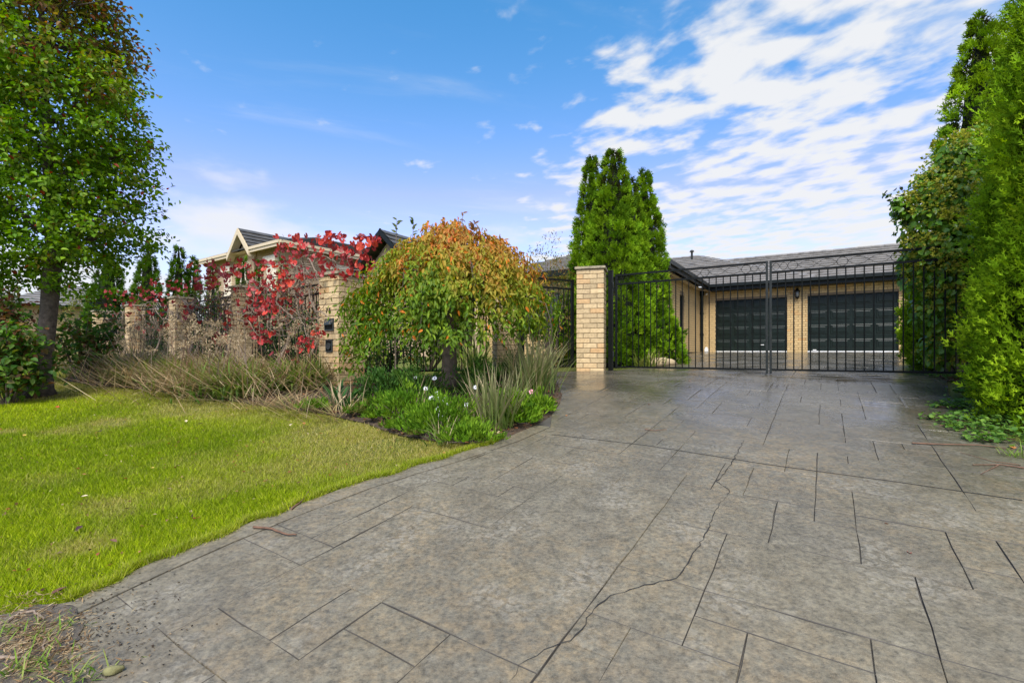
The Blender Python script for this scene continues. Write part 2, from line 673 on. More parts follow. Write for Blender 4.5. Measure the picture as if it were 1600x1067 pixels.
    # soil, mulch, lawn earth
    m, nt, p, out = mat_base('soil')
    a = nnode(nt, 14, 7, 0.7)
    c = ramp(nt, a, [(0.25, (0.02, 0.014, 0.008)), (0.5, (0.055, 0.035, 0.020)), (0.7, (0.12, 0.075, 0.042))])
    nt.links.new(c, p.inputs['Base Color'])
    p.inputs['Roughness'].default_value = 0.95
    bump(nt, p, a, 1.0, 0.03)
    m, nt, p, out = mat_base('dirt')
    a = nnode(nt, 34, 7, 0.75)
    b_ = nnode(nt, 4, 5, 0.6)
    c = ramp(nt, a, [(0.3, (0.045, 0.04, 0.034)), (0.5, (0.12, 0.098, 0.072)), (0.68, (0.26, 0.20, 0.13))])
    c = mixc(nt, ramp(nt, b_, [(0.4, 0.0), (0.6, 0.8)]), c, (0.06, 0.056, 0.05))
    nt.links.new(c, p.inputs['Base Color'])
    p.inputs['Roughness'].default_value = 0.9
    bump(nt, p, a, 1.0, 0.02)
    m, nt, p, out = mat_base('lawn_earth')
    a = nnode(nt, 1.1, 5, 0.6)
    b_ = nnode(nt, 30, 5, 0.7)
    c = ramp(nt, a, [(0.35, (0.10, 0.125, 0.008)), (0.6, (0.15, 0.165, 0.014)), (0.75, (0.23, 0.18, 0.055))])
    c = mixc(nt, 0.9, c, ramp(nt, b_, [(0.3, (0.35, 0.38, 0.3)), (0.7, (1.2, 1.15, 1.0))]), 'MULTIPLY')
    nt.links.new(c, p.inputs['Base Color'])
    p.inputs['Roughness'].default_value = 0.95
    bump(nt, p, b_, 0.8, 0.03)


make_materials()
MT = MATS

# ------------------------------------------------------------------ ground sheet
rng = np.random.default_rng(7)


def build_ground():
    def axis(lo, hi):
        a = list(np.arange(-14, 30.01, 0.5))
        e = [60, 120, 300, 800, 2500]
        return np.array(sorted([-x for x in e] + list(np.arange(-40, -14, 3.0)) + a + list(np.arange(31, 50, 3.0)) + e))
    ax = axis(0, 0)
    X, Y = np.meshgrid(ax, ax, indexing='ij')
    Z = g(X, Y) - 0.03
    n = len(ax)
    V = np.stack([X, Y, Z], -1).reshape(-1, 3)
    idx = np.arange(n * n).reshape(n, n)
    F = np.stack([idx[:-1, :-1], idx[1:, :-1], idx[1:, 1:], idx[:-1, 1:]], -1).reshape(-1, 4)
    o = put('ground', npmesh('ground', V, F, MT['lawn_earth'], smooth=True))
    tag(o, 'gently sloping lawn ground on both sides of the driveway', 'ground', kind='structure')


build_ground()


def inside(poly, x, y):
    """vectorised point in polygon"""
    x = np.asarray(x)
    y = np.asarray(y)
    r = np.zeros(x.shape, bool)
    n = len(poly)
    j = n - 1
    for i in range(n):
        xi, yi = poly[i]
        xj, yj = poly[j]
        c = ((yi > y) != (yj > y)) & (x < (xj - xi) * (y - yi) / (yj - yi + 1e-12) + xi)
        r ^= c
        j = i
    return r


def sheet(name, poly, dz, mat, step=0.35, parent=None):
    """a sheet over a polygon, following the ground at +dz, cut along a grid"""
    bm = bmesh.new()
    vs = [bm.verts.new((p[0], p[1], 0)) for p in poly]
    bm.faces.new(vs)
    xs = [p[0] for p in poly]
    ys = [p[1] for p in poly]
    for lo, hi, ax in ((min(xs), max(xs), 0), (min(ys), max(ys), 1)):
        c = lo + step
        while c < hi:
            co = (c, 0, 0) if ax == 0 else (0, c, 0)
            no = (1, 0, 0) if ax == 0 else (0, 1, 0)
            bmesh.ops.bisect_plane(bm, geom=bm.verts[:] + bm.edges[:] + bm.faces[:], plane_co=co, plane_no=no)
            c += step
    for v in bm.verts:
        v.co.z = gz(v.co.x, v.co.y) + dz
    bmesh.ops.recalc_face_normals(bm, faces=bm.faces[:])
    for f in bm.faces:
        if f.normal.z < 0:
            f.normal_flip()
    me = bpy.data.meshes.new(name)
    bm.to_mesh(me)
    bm.free()
    me.materials.append(mat)
    return put(name, me, parent)


# ------------------------------------------------------------------ driveway: polygon, slabs, joints, cracks
GATE0 = np.array([1.76, 8.40])
GDIR = np.array([math.cos(R(32.5)), -math.sin(R(32.5))])
GNOR = np.array([GDIR[1], -GDIR[0]])        # towards the street
GATE1 = GATE0 + GDIR * 4.80

edge_px = [(110, 940), (230, 882), (340, 836), (440, 797), (560, 754), (640, 730), (700, 713), (790, 684), (838, 664), (862, 648), (874, 632), (878, 618), (873, 604), (868, 592)]
EDGE = [pick(*p) for p in edge_px]
drive_poly = [np.array([-4.6, -2.2]), np.array([-3.7, 0.6]), np.array([-2.75, 1.6])] + EDGE + [
    np.array([0.35, 8.25]), np.array([1.0, 8.38]), np.array([1.62, 8.53])]
drive_poly += [GATE0 + GDIR * 0.05 - GNOR * 0.16, GATE1 - GNOR * 0.16 - GDIR * 0.4,
               np.array([4.7, 5.2]), np.array([3.75, 3.75]), np.array([3.75, 2.9]), np.array([4.5, 1.9]), np.array([6.0, 0.4]), np.array([6.0, -2.2])]
fore_poly = [GATE1 - GNOR * 0.17 - GDIR * 0.3, GATE0 + GDIR * 0.05 - GNOR * 0.17, st(9.2, -2.75), st(12.0, -2.6), st(14.6, -3.0), st(17, -3.93), st(20.82, -3.93), st(20.82, 3.4), st(13, 2.2)]


def clip_rect(poly, r):
    """clip polygon (list of (a,b)) by rectangle r=(a0,a1,b0,b1)"""
    out = [tuple(p) for p in poly]
    for ax, val, keep in ((0, r[0], 1), (0, r[1], -1), (1, r[2], 1), (1, r[3], -1)):
        if not out:
            return []
        inp, out = out, []
        for i in range(len(inp)):
            a, b = inp[i - 1], inp[i]
            ia = (a[ax] - val) * keep >= 0
            ib = (b[ax] - val) * keep >= 0
            if ia != ib:
                f = (val - a[ax]) / (b[ax] - a[ax])
                out.append((a[0] + f * (b[0] - a[0]), a[1] + f * (b[1] - a[1])))
            if ib:
                out.append(b)
    return out


def area(p):
    return 0.5 * sum(p[i - 1][0] * p[i][1] - p[i][0] * p[i - 1][1] for i in range(len(p)))


def ashlar(a0, a1, b0, b1, u, seed):
    """random ashlar: list of rectangles on a grid of unit u"""
    rr = random.Random(seed)
    na, nb = int((a1 - a0) / u), int((b1 - b0) / u)
    used = [[False] * nb for _ in range(na)]
    out = []
    sizes = [(3, 2), (2, 3), (3, 3), (4, 3), (3, 4), (2, 2), (4, 2), (2, 4)]

    def free(i, j, w, h):
        return i >= 0 and j >= 0 and i + w <= na and j + h <= nb and not any(used[i + x][j + y] for x in range(w) for y in range(h))

    def take(i, j, w, h):
        for x in range(w):
            for y in range(h):
                used[i + x][j + y] = True
        out.append((a0 + i * u, a0 + (i + w) * u, b0 + j * u, b0 + (j + h) * u))
    # grow the pattern outwards from placed pieces so that few slivers stay
    order = sorted(((i, j) for i in range(na) for j in range(nb)), key=lambda c: (c[0] // 3 + c[1] // 3 + rr.random() * 3.0))
    for i, j in order:
        if used[i][j]:
            continue
        rr.shuffle(sizes)
        for w, h in sizes:
            if free(i, j, w, h):
                take(i, j, w, h)
                break
    for i, j in order:
        if used[i][j]:
            continue
        for w, h in ((3, 1), (1, 3), (2, 1), (1, 2), (1, 1)):
            if free(i, j, w, h):
                take(i, j, w, h)
                break
    return out


def to_st(p):
    return (float(p[0] * S[0] + p[1] * S[1]), float(p[0] * T[0] + p[1] * T[1]))


def from_st(a, b):
    return (a * S[0] + b * T[0], a * S[1] + b * T[1])


def slab_mesh(poly_st, edges, rr, rim=0.0035):
    """one stamped piece: top with a worn, rounded rim; poly in s,t"""
    pts = poly_st
    if area(pts) < 0:
        pts = pts[::-1]
    n = len(pts)
    cx = sum(p[0] for p in pts) / n
    cy = sum(p[1] for p in pts) / n

    def inset(d):
        res = []
        for i in range(n):
            p0, p1, p2 = np.array(pts[i - 1]), np.array(pts[i]), np.array(pts[(i + 1) % n])
            e1 = p1 - p0
            e2 = p2 - p1
            l1, l2 = np.linalg.norm(e1), np.linalg.norm(e2)
            if l1 < 1e-6 or l2 < 1e-6:
                res.append(p1)
                continue
            n1 = np.array([-e1[1], e1[0]]) / l1
            n2 = np.array([-e2[1], e2[0]]) / l2
            m = n1 + n2
            k = max(np.dot(m, n1), 0.35)
            res.append(p1 + m / k * d)
        return res
    dz = rr.uniform(-0.0012, 0.0012)
    vs = []
    for d, z in ((edges, -0.011), (edges + 0.001, -rim), (edges + 0.0024, -rim * 0.35), (edges + 0.022, 0.0)):
        for p in inset(d):
            x, y = from_st(p[0], p[1])
            vs.append((x, y, gz(x, y) + z + dz))
    fs = []
    for l in range(3):
        for i in range(n):
            j = (i + 1) % n
            fs.append((l * n + i, l * n + j, (l + 1) * n + j, (l + 1) * n + i))
    fs.append(tuple(3 * n + i for i in range(n)))
    # s,t is left-handed with respect to x,y: flip
    fs = [f[::-1] for f in fs]
    return vs, fs


def hash_jit(a, b, f, jit):
    """the same wander for both pieces that share a joint"""
    x, y = a[0] + (b[0] - a[0]) * f, a[1] + (b[1] - a[1]) * f
    return jit * math.sin(x * 31.0 + y * 17.0), jit * math.sin(x * 23.0 - y * 37.0)


def split_pts(p, maxlen=0.45, jit=0.0, rr=None):
    """insert points along edges so that a piece can follow the ground"""
    out = []
    for i in range(len(p)):
        a, b = p[i], p[(i + 1) % len(p)]
        out.append(a)
        l = math.hypot(b[0] - a[0], b[1] - a[1])
        k = int(l / maxlen)
        for q in range(1, k + 1):
            f = q / (k + 1)
            j1, j2 = (hash_jit(a, b, f, jit) if jit else (0, 0))
            out.append((a[0] + (b[0] - a[0]) * f + j1, a[1] + (b[1] - a[1]) * f + j2))
    return out


def build_drive():
    base = sheet('driveway', drive_poly, -0.009, MT['joint'])
    tag(base, 'wide grey stamped concrete driveway sloping up to the black gates', 'driveway', kind='structure')
    rr = random.Random(11)
    # a smooth border band follows the lawn edge; the stamped field lies inside it
    E = [np.array(p) for p in [np.array([-3.7, 0.6]), np.array([-2.75, 1.6])] + EDGE[:9]]
    off = []
    for i, p in enumerate(E):
        d = E[min(i + 1, len(E) - 1)] - E[max(i - 1, 0)]
        d = d / np.linalg.norm(d)
        off.append(p + np.array([d[1], -d[0]]) * 0.15)
    field = [np.array([-4.4, -2.2])] + off + [np.array(p) for p in drive_poly[3 + 9:]]
    fst = [to_st(p) for p in field]
    pieces = []
    for r in ashlar(-3.6, 8.8, -6.0, 4.4, 0.175, 5):
        cl = clip_rect(fst, r)
        if len(cl) < 3 or abs(area(cl)) < 0.006:
            continue
        # drop duplicate points
        q = []
        for p in cl:
            if not q or math.hypot(p[0] - q[-1][0], p[1] - q[-1][1]) > 0.004:
                q.append(p)
        if len(q) > 2 and math.hypot(q[0][0] - q[-1][0], q[0][1] - q[-1][1]) < 0.004:
            q.pop()
        if len(q) < 3:
            continue
        pieces.append(q)
    def dist(q):
        x, y = from_st(*np.mean(q, axis=0))
        return (x * x + y * y, y)
    vis = [q for q in pieces if dist(q)[1] > 1.0]
    hid = [q for q in pieces if dist(q)[1] <= 1.0]
    vis.sort(key=lambda q: dist(q)[0])
    for q in vis[:300]:
        e_, r_ = rr.choice([(0.0001, 0.003), (0.0002, 0.0035), (0.0003, 0.004), (0.0005, 0.0045), (0.0009, 0.005)])
        vs, fs = slab_mesh(split_pts(q, 0.24, 0.004, rr), e_, rr, r_)
        mb = MB()
        mb.add(vs, fs)
        so = mb.build('slab', MT['concrete'], base)
        if rr.random() < 0.72:           # dirt packed in the groove
            so.data.materials.append(MT['joint'])
            k = (len(fs) - 1) // 3
            for i in range(2 * k):
                so.data.polygons[i].material_index = 1
    rest = MB()
    for q in vis[300:] + hid:
        vs, fs = slab_mesh(split_pts(q), rr.choice([0.0005, 0.001, 0.002]), rr)
        rest.add(vs, fs)
    if rest.v:
        o = rest.build('slab_field', MT['concrete'], base)
        o['kind'] = 'stuff'
    # border band pieces
    mb = MB()
    for i in range(len(E) - 1):
        a, b, c, d = E[i], E[i + 1], off[i + 1], off[i]
        def pt(q, z):
            return (q[0], q[1], gz(q[0], q[1]) + z)
        i1 = d + (a - d) * 0.05
        i2 = c + (b - c) * 0.05
        mb.add([pt(a, -0.03), pt(b, -0.03), pt(b, 0.001), pt(a, 0.001), pt(i2, 0.001), pt(i1, 0.001), pt(i2, -0.02), pt(i1, -0.02)],
               [(0, 1, 2, 3)[::-1], (3, 2, 4, 5)[::-1], (5, 4, 6, 7)[::-1]])
    bo = mb.build('border_band', MT['concrete'], base)
    # forecourt behind the gate
    fo = sheet('forecourt', fore_poly, -0.012, MT['joint'], 0.8)
    tag(fo, 'wet stamped concrete forecourt between the gates and the garage', 'forecourt', kind='structure')
    fst2 = [to_st(p) for p in fore_poly]
    rest = MB()
    for r in ashlar(7.0, 21.6, -5.2, 4.4, 0.3, 9):
        cl = clip_rect(fst2, r)
        if len(cl) >= 3 and abs(area(cl)) > 0.02:
            vs, fs = slab_mesh(cl, rr.choice([0.001, 0.002, 0.003]), rr)
            rest.add(vs, fs)
    o = rest.build('slab_field', MT['concrete'], fo)
    o['kind'] = 'stuff'

    # saw-cut control joint, the long crack
    def ribbon(name, pts, wid, parent, jag=0.0, seed=1, lab=None):
        q = random.Random(seed)
        P2 = []
        for i in range(len(pts) - 1):
            a, b = np.array(pts[i]), np.array(pts[i + 1])
            k = max(2, int(np.linalg.norm(b - a) / 0.03)) if jag else max(2, int(np.linalg.norm(b - a) / 0.3))
            for j in range(k):
                P2.append(a + (b - a) * j / k)
        P2.append(np.array(pts[-1]))
        vs, fs = [], []
        n = len(P2)
        for i, p in enumerate(P2):
            d = P2[min(i + 1, n - 1)] - P2[max(i - 1, 0)]
            d = d / max(np.linalg.norm(d), 1e-6)
            nn = np.array([-d[1], d[0]])
            p = p + nn * q.uniform(-jag, jag)
            w = wid * (q.uniform(0.35, 1.3) if jag else 1) * (1 if not jag else min(1, 0.25 + 4 * min(i, n - 1 - i) / n))
            for sg in (1, -1):
                x, y = p + nn * w * sg / 2
                vs.append((x, y, gz(x, y) + 0.0032))
        for i in range(n - 1):
            fs.append((2 * i + 1, 2 * i + 3, 2 * i + 2, 2 * i))
        mb = MB()
        mb.add(vs, fs)
        o = mb.build(name, MT['crack_dark'], parent)
        if lab:
            o['label'] = lab
    ribbon('control_joint', [pick(862, 679), pick(1010, 696), pick(1200, 726), pick(1400, 753), pick(1598, 782)], 0.009, base, lab='straight saw-cut joint across the driveway')
    ribbon('crack', [pick(*p) for p in [(1136, 776), (1118, 795), (1108, 822), (1098, 843), (1083, 865), (1070, 885), (1056, 903), (1020, 912), (985, 922), (953, 930), (935, 945), (918, 966), (912, 985), (890, 1000), (850, 1015), (812, 1040), (795, 1066)]], 0.005, base, 0.007, 3, 'long jagged dark crack across the slabs')
    ribbon('crack', [pick(*p) for p in [(1162, 688), (1150, 712), (1136, 735), (1120, 752), (1140, 765), (1136, 776)]], 0.006, base, 0.006, 5, 'short thin crack above the long one')


build_drive()

# ------------------------------------------------------------------ garden bed, dirt corner
bed_poly = [pick(*p) for p in [(766, 692), (720, 690), (660, 684), (610, 674), (575, 660), (510, 645), (430, 634), (340, 622), (270, 612), (200, 605), (150, 601), (100, 593)]]
FDIR = np.array([-0.8, 0.6])
FNOR = np.array([-0.6, -0.8])
P75 = np.array([-2.56, 7.28])
PMID = np.array([-0.12, 8.05])
PGATE = np.array([1.42, 8.62])
bed_poly += [P75 + FDIR * 13 + FNOR * 0.3, P75 + FDIR * 13 - FNOR * 0.5, P75 - FNOR * 0.6, PMID + np.array([-0.3, 0.5]), PMID + np.array([0.15, 0.0])]
bed_poly += [EDGE[i] for i in range(13, 6, -1)]
bo = sheet('garden_bed', bed_poly, -0.014, MT['soil'], 0.4)
tag(bo, 'dark mulched garden bed along the fence foot', 'garden bed', kind='structure')
def rough_ring(pts, rr, step=0.03, amp=0.022):
    out = []
    for i in range(len(pts)):
        a, b = np.array(pts[i]), np.array(pts[(i + 1) % len(pts)])
        k = max(1, int(np.linalg.norm(b - a) / step))
        for j in range(k):
            out.append(a + (b - a) * j / k + np.array([rr.uniform(-amp, amp), rr.uniform(-amp, amp)]) * 0.6)
    return out


def dirt_corner():
    rr = random.Random(3)
    ring = [(118, 948), (128, 970), (122, 1000), (100, 1020), (92, 1050), (140, 1075), (60, 1110), (-40, 1110), (-60, 1000), (0, 968), (60, 945)]
    pts = [pick(*p) for p in ring]
    o = sheet('dirt_patch', rough_ring(pts, rr), 0.003, MT['dirt'], 0.12)
    for v in o.data.vertices:
        v.co.z += rr.uniform(-0.001, 0.006)
    tag(o, 'patch of bare dirt and bark litter at the lawn corner of the driveway', 'dirt', kind='structure')


dirt_corner()

# ------------------------------------------------------------------ bricks and pillars


def brick_meshes(mat, L=0.23, W=0.11, H=0.076, k=4, seed=1, bev=0.004):
    out = []
    rr = random.Random(seed)
    for i in range(k):
        bm = bmesh.new()
        bmesh.ops.create_cube(bm, size=1)
        for v in bm.verts:
            v.co = Vector((v.co.x * L + rr.uniform(-.002, .002), v.co.y * W + rr.uniform(-.002, .002), v.co.z * H + rr.uniform(-.002, .002)))
        bmesh.ops.bevel(bm, geom=bm.edges[:], offset=bev, segments=1, affect='EDGES')
        me = bpy.data.meshes.new('brick')
        bm.to_mesh(me)
        bm.free()
        me.materials.append(mat)
        out.append(me)
    return out


BRICKS = brick_meshes(MT['brick'])


def pillar(name, label, xy, rz, w, courses, group='cream brick pillars of the front fence', cap=True, skip=None):
    z0 = min(gz(xy[0] + dx, xy[1] + dy) for dx in (-w / 2, w / 2) for dy in (-w / 2, w / 2)) - 0.03
    o = thing(name, label, 'pillar', (xy[0], xy[1], z0), rz, group)
    rr = random.Random(int(1000 * abs(xy[0]) + 17))
    H = courses * 0.086
    core = MB()
    core.box((0, 0, H / 2 - 0.002), (w - 0.014, w - 0.014, H))
    core.build('mortar', MT['mortar'], o)
    for c in range(courses):
        z = c * 0.086 + 0.038
        lay = []
        if w < 0.4:       # pinwheel of four
            a = 0.06
            b = 0.12
            base = [(-a, -b, 0), (b, -a, 90), (a, b, 0), (-b, a, 90)]
            if c % 2:
                base = [(a, -b, 0), (b, a, 90), (-a, b, 0), (-b, -a, 90)]
            lay = base
        else:
            lay = [(-0.12, -0.18, 0), (0.12, -0.18, 0), (-0.12, 0.18, 0), (0.12, 0.18, 0), (-0.18, 0, 90), (0.18, 0, 90)]
            if c % 2:
                lay = [(-y, x, r + 90) for x, y, r in lay]
        for x, y, r in lay:
            if skip and skip(c, x, y, r):
                continue
            put('brick', rr.choice(BRICKS), o, (x + rr.uniform(-.0015, .0015), y + rr.uniform(-.0015, .0015), z),
                (0, 0, R(r + rr.choice((0, 180)))))
    if cap:
        bm = bmesh.new()
        bmesh.ops.create_cube(bm, size=1)
        for v in bm.verts:
            v.co = Vector((v.co.x * (w + 0.06), v.co.y * (w + 0.06), v.co.z * 0.045))
        bmesh.ops.bevel(bm, geom=bm.edges[:], offset=0.006, segments=2, affect='EDGES')
        me = bpy.data.meshes.new('capstone')
        bm.to_mesh(me)
        bm.free()
        me.materials.append(MT['capstone'])
        put('capstone', me, o, (0, 0, H + 0.0225 - 0.004))
    return o, z0, H


pillar('brick_pillar', 'thick cream brick pillar at the left hinge of the driveway gates', PGATE, R(-16), 0.47, 21)
pillar('brick_pillar', 'cream brick pillar half hidden under the orange leaved tree, left of the pedestrian gate', PMID, R(15), 0.35, 20)
letter, LZ, LH = pillar('letterbox_pillar', 'cream brick letterbox pillar with house number 75', P75, R(-34), 0.47, 19, group=None)
FP = [P75 + FDIR * 3.13 * k for k in range(1, 5)]
ords = ['first fence pillar to the left of the letterbox pillar, half covered in red vine leaves', 'second fence pillar to the left of the letterbox pillar, tangled with bare vine',
        'third fence pillar to the left of the letterbox pillar, with red leaves on top', 'fourth fence pillar to the left of the letterbox pillar, farthest along the fence']
for p, l in zip(FP, ords):
    pillar('brick_pillar', l, p, R(-36), 0.35, 19)


def letterbox_details():
    # front face of the pillar is local y = -0.235
    for k, ch in enumerate('75'):
        cu = bpy.data.curves.new('digit', 'FONT')
        cu.body = ch
        cu.size = 0.105
        cu.extrude = 0.004
        tmp = bpy.data.objects.new('tmp', cu)
        COL.objects.link(tmp)
        bpy.context.view_layer.update()
        me = bpy.data.meshes.new_from_object(tmp.evaluated_get(bpy.context.evaluated_depsgraph_get()))
        bpy.data.objects.remove(tmp)
        me.materials.clear()
        me.materials.append(MT['number_black'])
        put('house_number', me, letter, (-0.055 + k * 0.066, -0.243, 1.08), (R(90), 0, 0))
    for (z, h, nm, wd) in ((0.905, 0.16, 'mail_slot', 0.21), (0.595, 0.165, 'paper_holder', 0.15)):
        fr = MB()
        x0 = 0.03
        t = 0.016
        fr.box((x0, -0.243, z + h / 2), (wd, 0.024, t))
        fr.box((x0, -0.243, z - h / 2), (wd, 0.024, t))
        fr.box((x0 - wd / 2 + t / 2, -0.243, z), (t, 0.024, h - t))
        fr.box((x0 + wd / 2 - t / 2, -0.243, z), (t, 0.024, h - t))
        f = fr.build(nm, MT['slot_dark'], letter)
        bk = MB()
        bk.box((x0, -0.2425, z), (wd - 2 * t, 0.008, h - t))
        bk.build('back_plate', MT['black_steel'], f)
        if nm == 'mail_slot':
            fl = MB()
            fl.box((x0, -0.262, z + 0.03), (wd - 0.03, 0.006, 0.075), Matrix.Rotation(R(-28), 3, 'X'))
            fl.build('flap', MT['slot_dark'], f)
        else:
            fl = MB()
            fl.lathe((0, 0, 0), [(0.045, 0), (0.05, 0.01), (0.05, 0.02)], 14)
            q = fl.build('pipe_mouth', MT['slot_dark'], f)
            q.location = (x0, -0.243, z - 0.005)
            q.rotation_euler = (R(90), 0, 0)


letterbox_details()

# ------------------------------------------------------------------ steel fence panels and gates


def steel(name, label, cat, p0, p1, top, mid, bot, zbase, n, group=None, bar_r=0.008, rail=0.028, frame=False, rings=6, drop=None, mat='black_steel', stile=0.03):
    """a panel of vertical bars between p0 and p1; heights above zbase; parts in local coordinates"""
    p0, p1 = np.array(p0), np.array(p1)
    d = p1 - p0
    L = float(np.linalg.norm(d))
    o = thing(name, label, cat, (p0[0], p0[1], zbase), math.atan2(d[1], d[0]), group)
    m = MT[mat]
    for nm, z in (('top_rail', top), ('middle_rail', mid), ('bottom_rail', bot)):
        mb = MB()
        mb.box((L / 2, 0, z), (L - (2 * stile if frame else 0.0) - 0.002, rail, rail))
        mb.build(nm, m, o)
    if frame:
        for k, x in enumerate((stile / 2, L - stile / 2)):
            b0 = bot - 0.03
            if drop == 'right' and k == 1 or drop == 'left' and k == 0:
                b0 = 0.015
            mb = MB()
            mb.box((x, 0, (b0 + top + 0.016) / 2), (stile, stile, top + 0.016 - b0))
            mb.build('stile', MT['grey_steel'] if (drop == 'right' and k == 1 or drop == 'left' and k == 0) else m, o)
    bar = MB()
    bar.tube([(0, 0, bot + rail / 2), (0, 0, mid - rail / 2)], bar_r, 6, False)
    bme = bar.mesh('bar', m)
    for i in range(n):
        put('bar', bme, o, ((i + 1) * L / (n + 1), 0, 0))
    # scroll work between the two upper rails: rings and crossing waves
    gap = (top - mid) - rail
    zc = (top + mid) / 2
    rg = MB()
    rr_ = gap / 2 - 0.002
    rg.ring((0, 0, 0), rr_, 0.0036, (1, 0, 0), (0, 0, 1), 18, 5)
    rme = rg.mesh('ring', m, True)
    for i in range(rings):
        put('ring', rme, o, ((i + 0.5) * L / rings, 0, zc))
    for ph in (0, 1):
        seg = None
        for i in range(rings + 1):
            xa = max((i - 0.5) * L / rings + rr_, stile)
            xb = min((i + 0.5) * L / rings - rr_, L - stile)
            if xb - xa < 0.03:
                continue
            full = 0 < i < rings
            me_ = seg if full else None
            if me_ is None:
                mb = MB()
                mb.tube([((xb - xa) * k / 14, 0.004 if ph else -0.004, (1 if ph else -1) * math.sin(k / 14 * 2 * math.pi) * (gap / 2 - 0.008)) for k in range(15)], 0.003, 5)
                me_ = mb.mesh('scroll', m, True)
                if full:
                    seg = me_
            put('scroll', me_, o, (xa, 0, zc))
    return o


zg = gz(*(GATE0 + GDIR * 2.4))
ML = GATE0 + GDIR * 2.385
MR = GATE0 + GDIR * 2.405
TOPH = 1.655 
left_gate = steel('driveway_gate', 'left leaf of the black steel driveway gates, hung on the brick pillar', 'gate', GATE0 + GDIR * 0.04, ML, TOPH, TOPH - 0.155, 0.075, zg, 22, 'leaves of the driveway gates', frame=True, drop='right', rings=4)
right_gate = steel('driveway_gate', 'right leaf of the black steel driveway gates, running into the hedge', 'gate', MR, MR + GDIR * 2.36, TOPH, TOPH - 0.155, 0.075, zg, 22, 'leaves of the driveway gates', frame=True, drop='left', rings=4)


def post(name, label, xy, h, w=0.075, rz=0.0):
    z = gz(*xy) - 0.02
    o = thing(name, label, 'post', (xy[0], xy[1], z), rz)
    mb = MB()
    mb.box((0, 0, h / 2), (w, w, h))
    mb.build('post_tube', MT['black_steel'], o)
    mb = MB()
    mb.box((0, 0, h + 0.006), (w + 0.008, w + 0.008, 0.012))
    mb.build('post_cap', MT['black_steel'], o)
    for zz in (0.3, h - 0.25):
        mb = MB()
        mb.lathe((w / 2 + 0.012, -0.01, zz - 0.05), [(0.012, 0), (0.014, 0.01), (0.014, 0.09), (0.012, 0.1)], 8)
        mb.build('hinge', MT['grey_steel'], o)
    return o


post('gate_post', 'black steel hinge post between the brick pillar and the left gate leaf', GATE0 - GDIR * 0.045, 1.75, 0.07, R(-32.5))
post('gate_post', 'black steel post at the far right end of the gates inside the hedge', MR + GDIR * 2.42, 1.75, 0.07, R(-32.5))
# pedestrian gate
pa = PMID + np.array([0.28, 0.07])
pb = PGATE + np.array([-0.33, -0.03])
zp = gz(*((pa + pb) / 2))
steel('pedestrian_gate', 'black steel pedestrian gate between the two right brick pillars', 'gate', pa, pb, 1.60, 1.45, 0.09, zp, 9, None, frame=True, rings=4, stile=0.045)
post('gate_post', 'wide black latch post beside the pillar under the orange leaved tree', PMID + np.array([0.235, 0.06]), 1.62, 0.07, R(18))
# fence panels
fl = [P75] + FP + [P75 + FDIR * 15.6]
names_ = ['black bar fence panel just left of the letterbox pillar, hung with red vine', 'black bar fence panel second from the letterbox pillar behind bare vine stems',
          'black bar fence panel third from the letterbox pillar behind dry stems', 'black bar fence panel fourth from the letterbox pillar, beyond dry seed heads',
          'black bar fence panel at the far left end, behind the big tree']
for i in range(5):
    a, b = fl[i] + FDIR * 0.27, fl[i + 1] - FDIR * 0.2
    z = gz(*((a + b) / 2))
    steel('bar_fence', names_[i], 'fence', a, b, 1.48, 1.34, 0.1, z, 24, 'black bar panels of the front fence', rings=6)
pd = unit(PMID - P75)
steel('bar_fence', 'black bar fence panel behind the orange leaved tree, right of the letterbox pillar', 'fence', P75 + pd * 0.3, PMID - pd * 0.22, 1.48, 1.34, 0.1, gz(*((P75 + PMID) / 2)), 19, 'black bar panels of the front fence', rings=5)

# ------------------------------------------------------------------ main house with garage
FLOOR = gz(*st(21, 0)) + 0.005


def wall_bricks(parent, org, ux, L, H, openings, n_obj, mat, depth=0.02, namer='brick', near=None):
    """running bond of separate bricks on a wall face; org lower-left (3D), ux along (2D unit); openings (x0,x1,z0,z1)"""
    meshes = {}

    def bmesh_of(l):
        k = round(l, 2)
        if k not in meshes:
            meshes[k] = brick_meshes(mat, max(k - 0.01, 0.03), 0.05, 0.075, 1, int(k * 100), 0.003)[0]
        return meshes[k]
    rows = int(H / 0.086)
    lst = []
    for r in range(rows):
        z = r * 0.086 + 0.043
        segs = [(0, L)]
        for (x0, x1, z0, z1) in openings:
            if z0 - 0.03 < z < z1 + 0.03:
                ns = []
                for a, b in segs:
                    if x1 <= a or x0 >= b:
                        ns.append((a, b))
                    else:
                        if x0 > a:
                            ns.append((a, x0))
                        if x1 < b:
                            ns.append((x1, b))
                segs = ns
        for a, b in segs:
            x = -0.12 * (r % 2)
            while x < b:
                c0, c1 = max(x, a), min(x + 0.24, b)
                if c1 - c0 > 0.035:
                    lst.append((c0, c1, z))
                x += 0.24
    nx = np.array([ux[1], -ux[0]])
    ang = math.atan2(ux[1], ux[0])
    key = near or (lambda q: -q[0])
    lst.sort(key=key)
    inv = parent.matrix_world.inverted()
    joined = MB()
    for i, (c0, c1, z) in enumerate(lst):
        c = (c0 + c1) / 2
        x, y = org[0] + ux[0] * c - nx[0] * 0.008, org[1] + ux[1] * c - nx[1] * 0.008
        if i < n_obj:
            put(namer, bmesh_of(c1 - c0), parent, (x, y, org[2] + z), (0, 0, ang))
        else:
            joined.box((x, y, org[2] + z), (c1 - c0 - 0.01, 0.05, 0.075), Matrix.Rotation(ang, 3, 'Z'))
    if joined.v:
        o = joined.build('brickwork', mat, parent)
        o['kind'] = 'stuff'


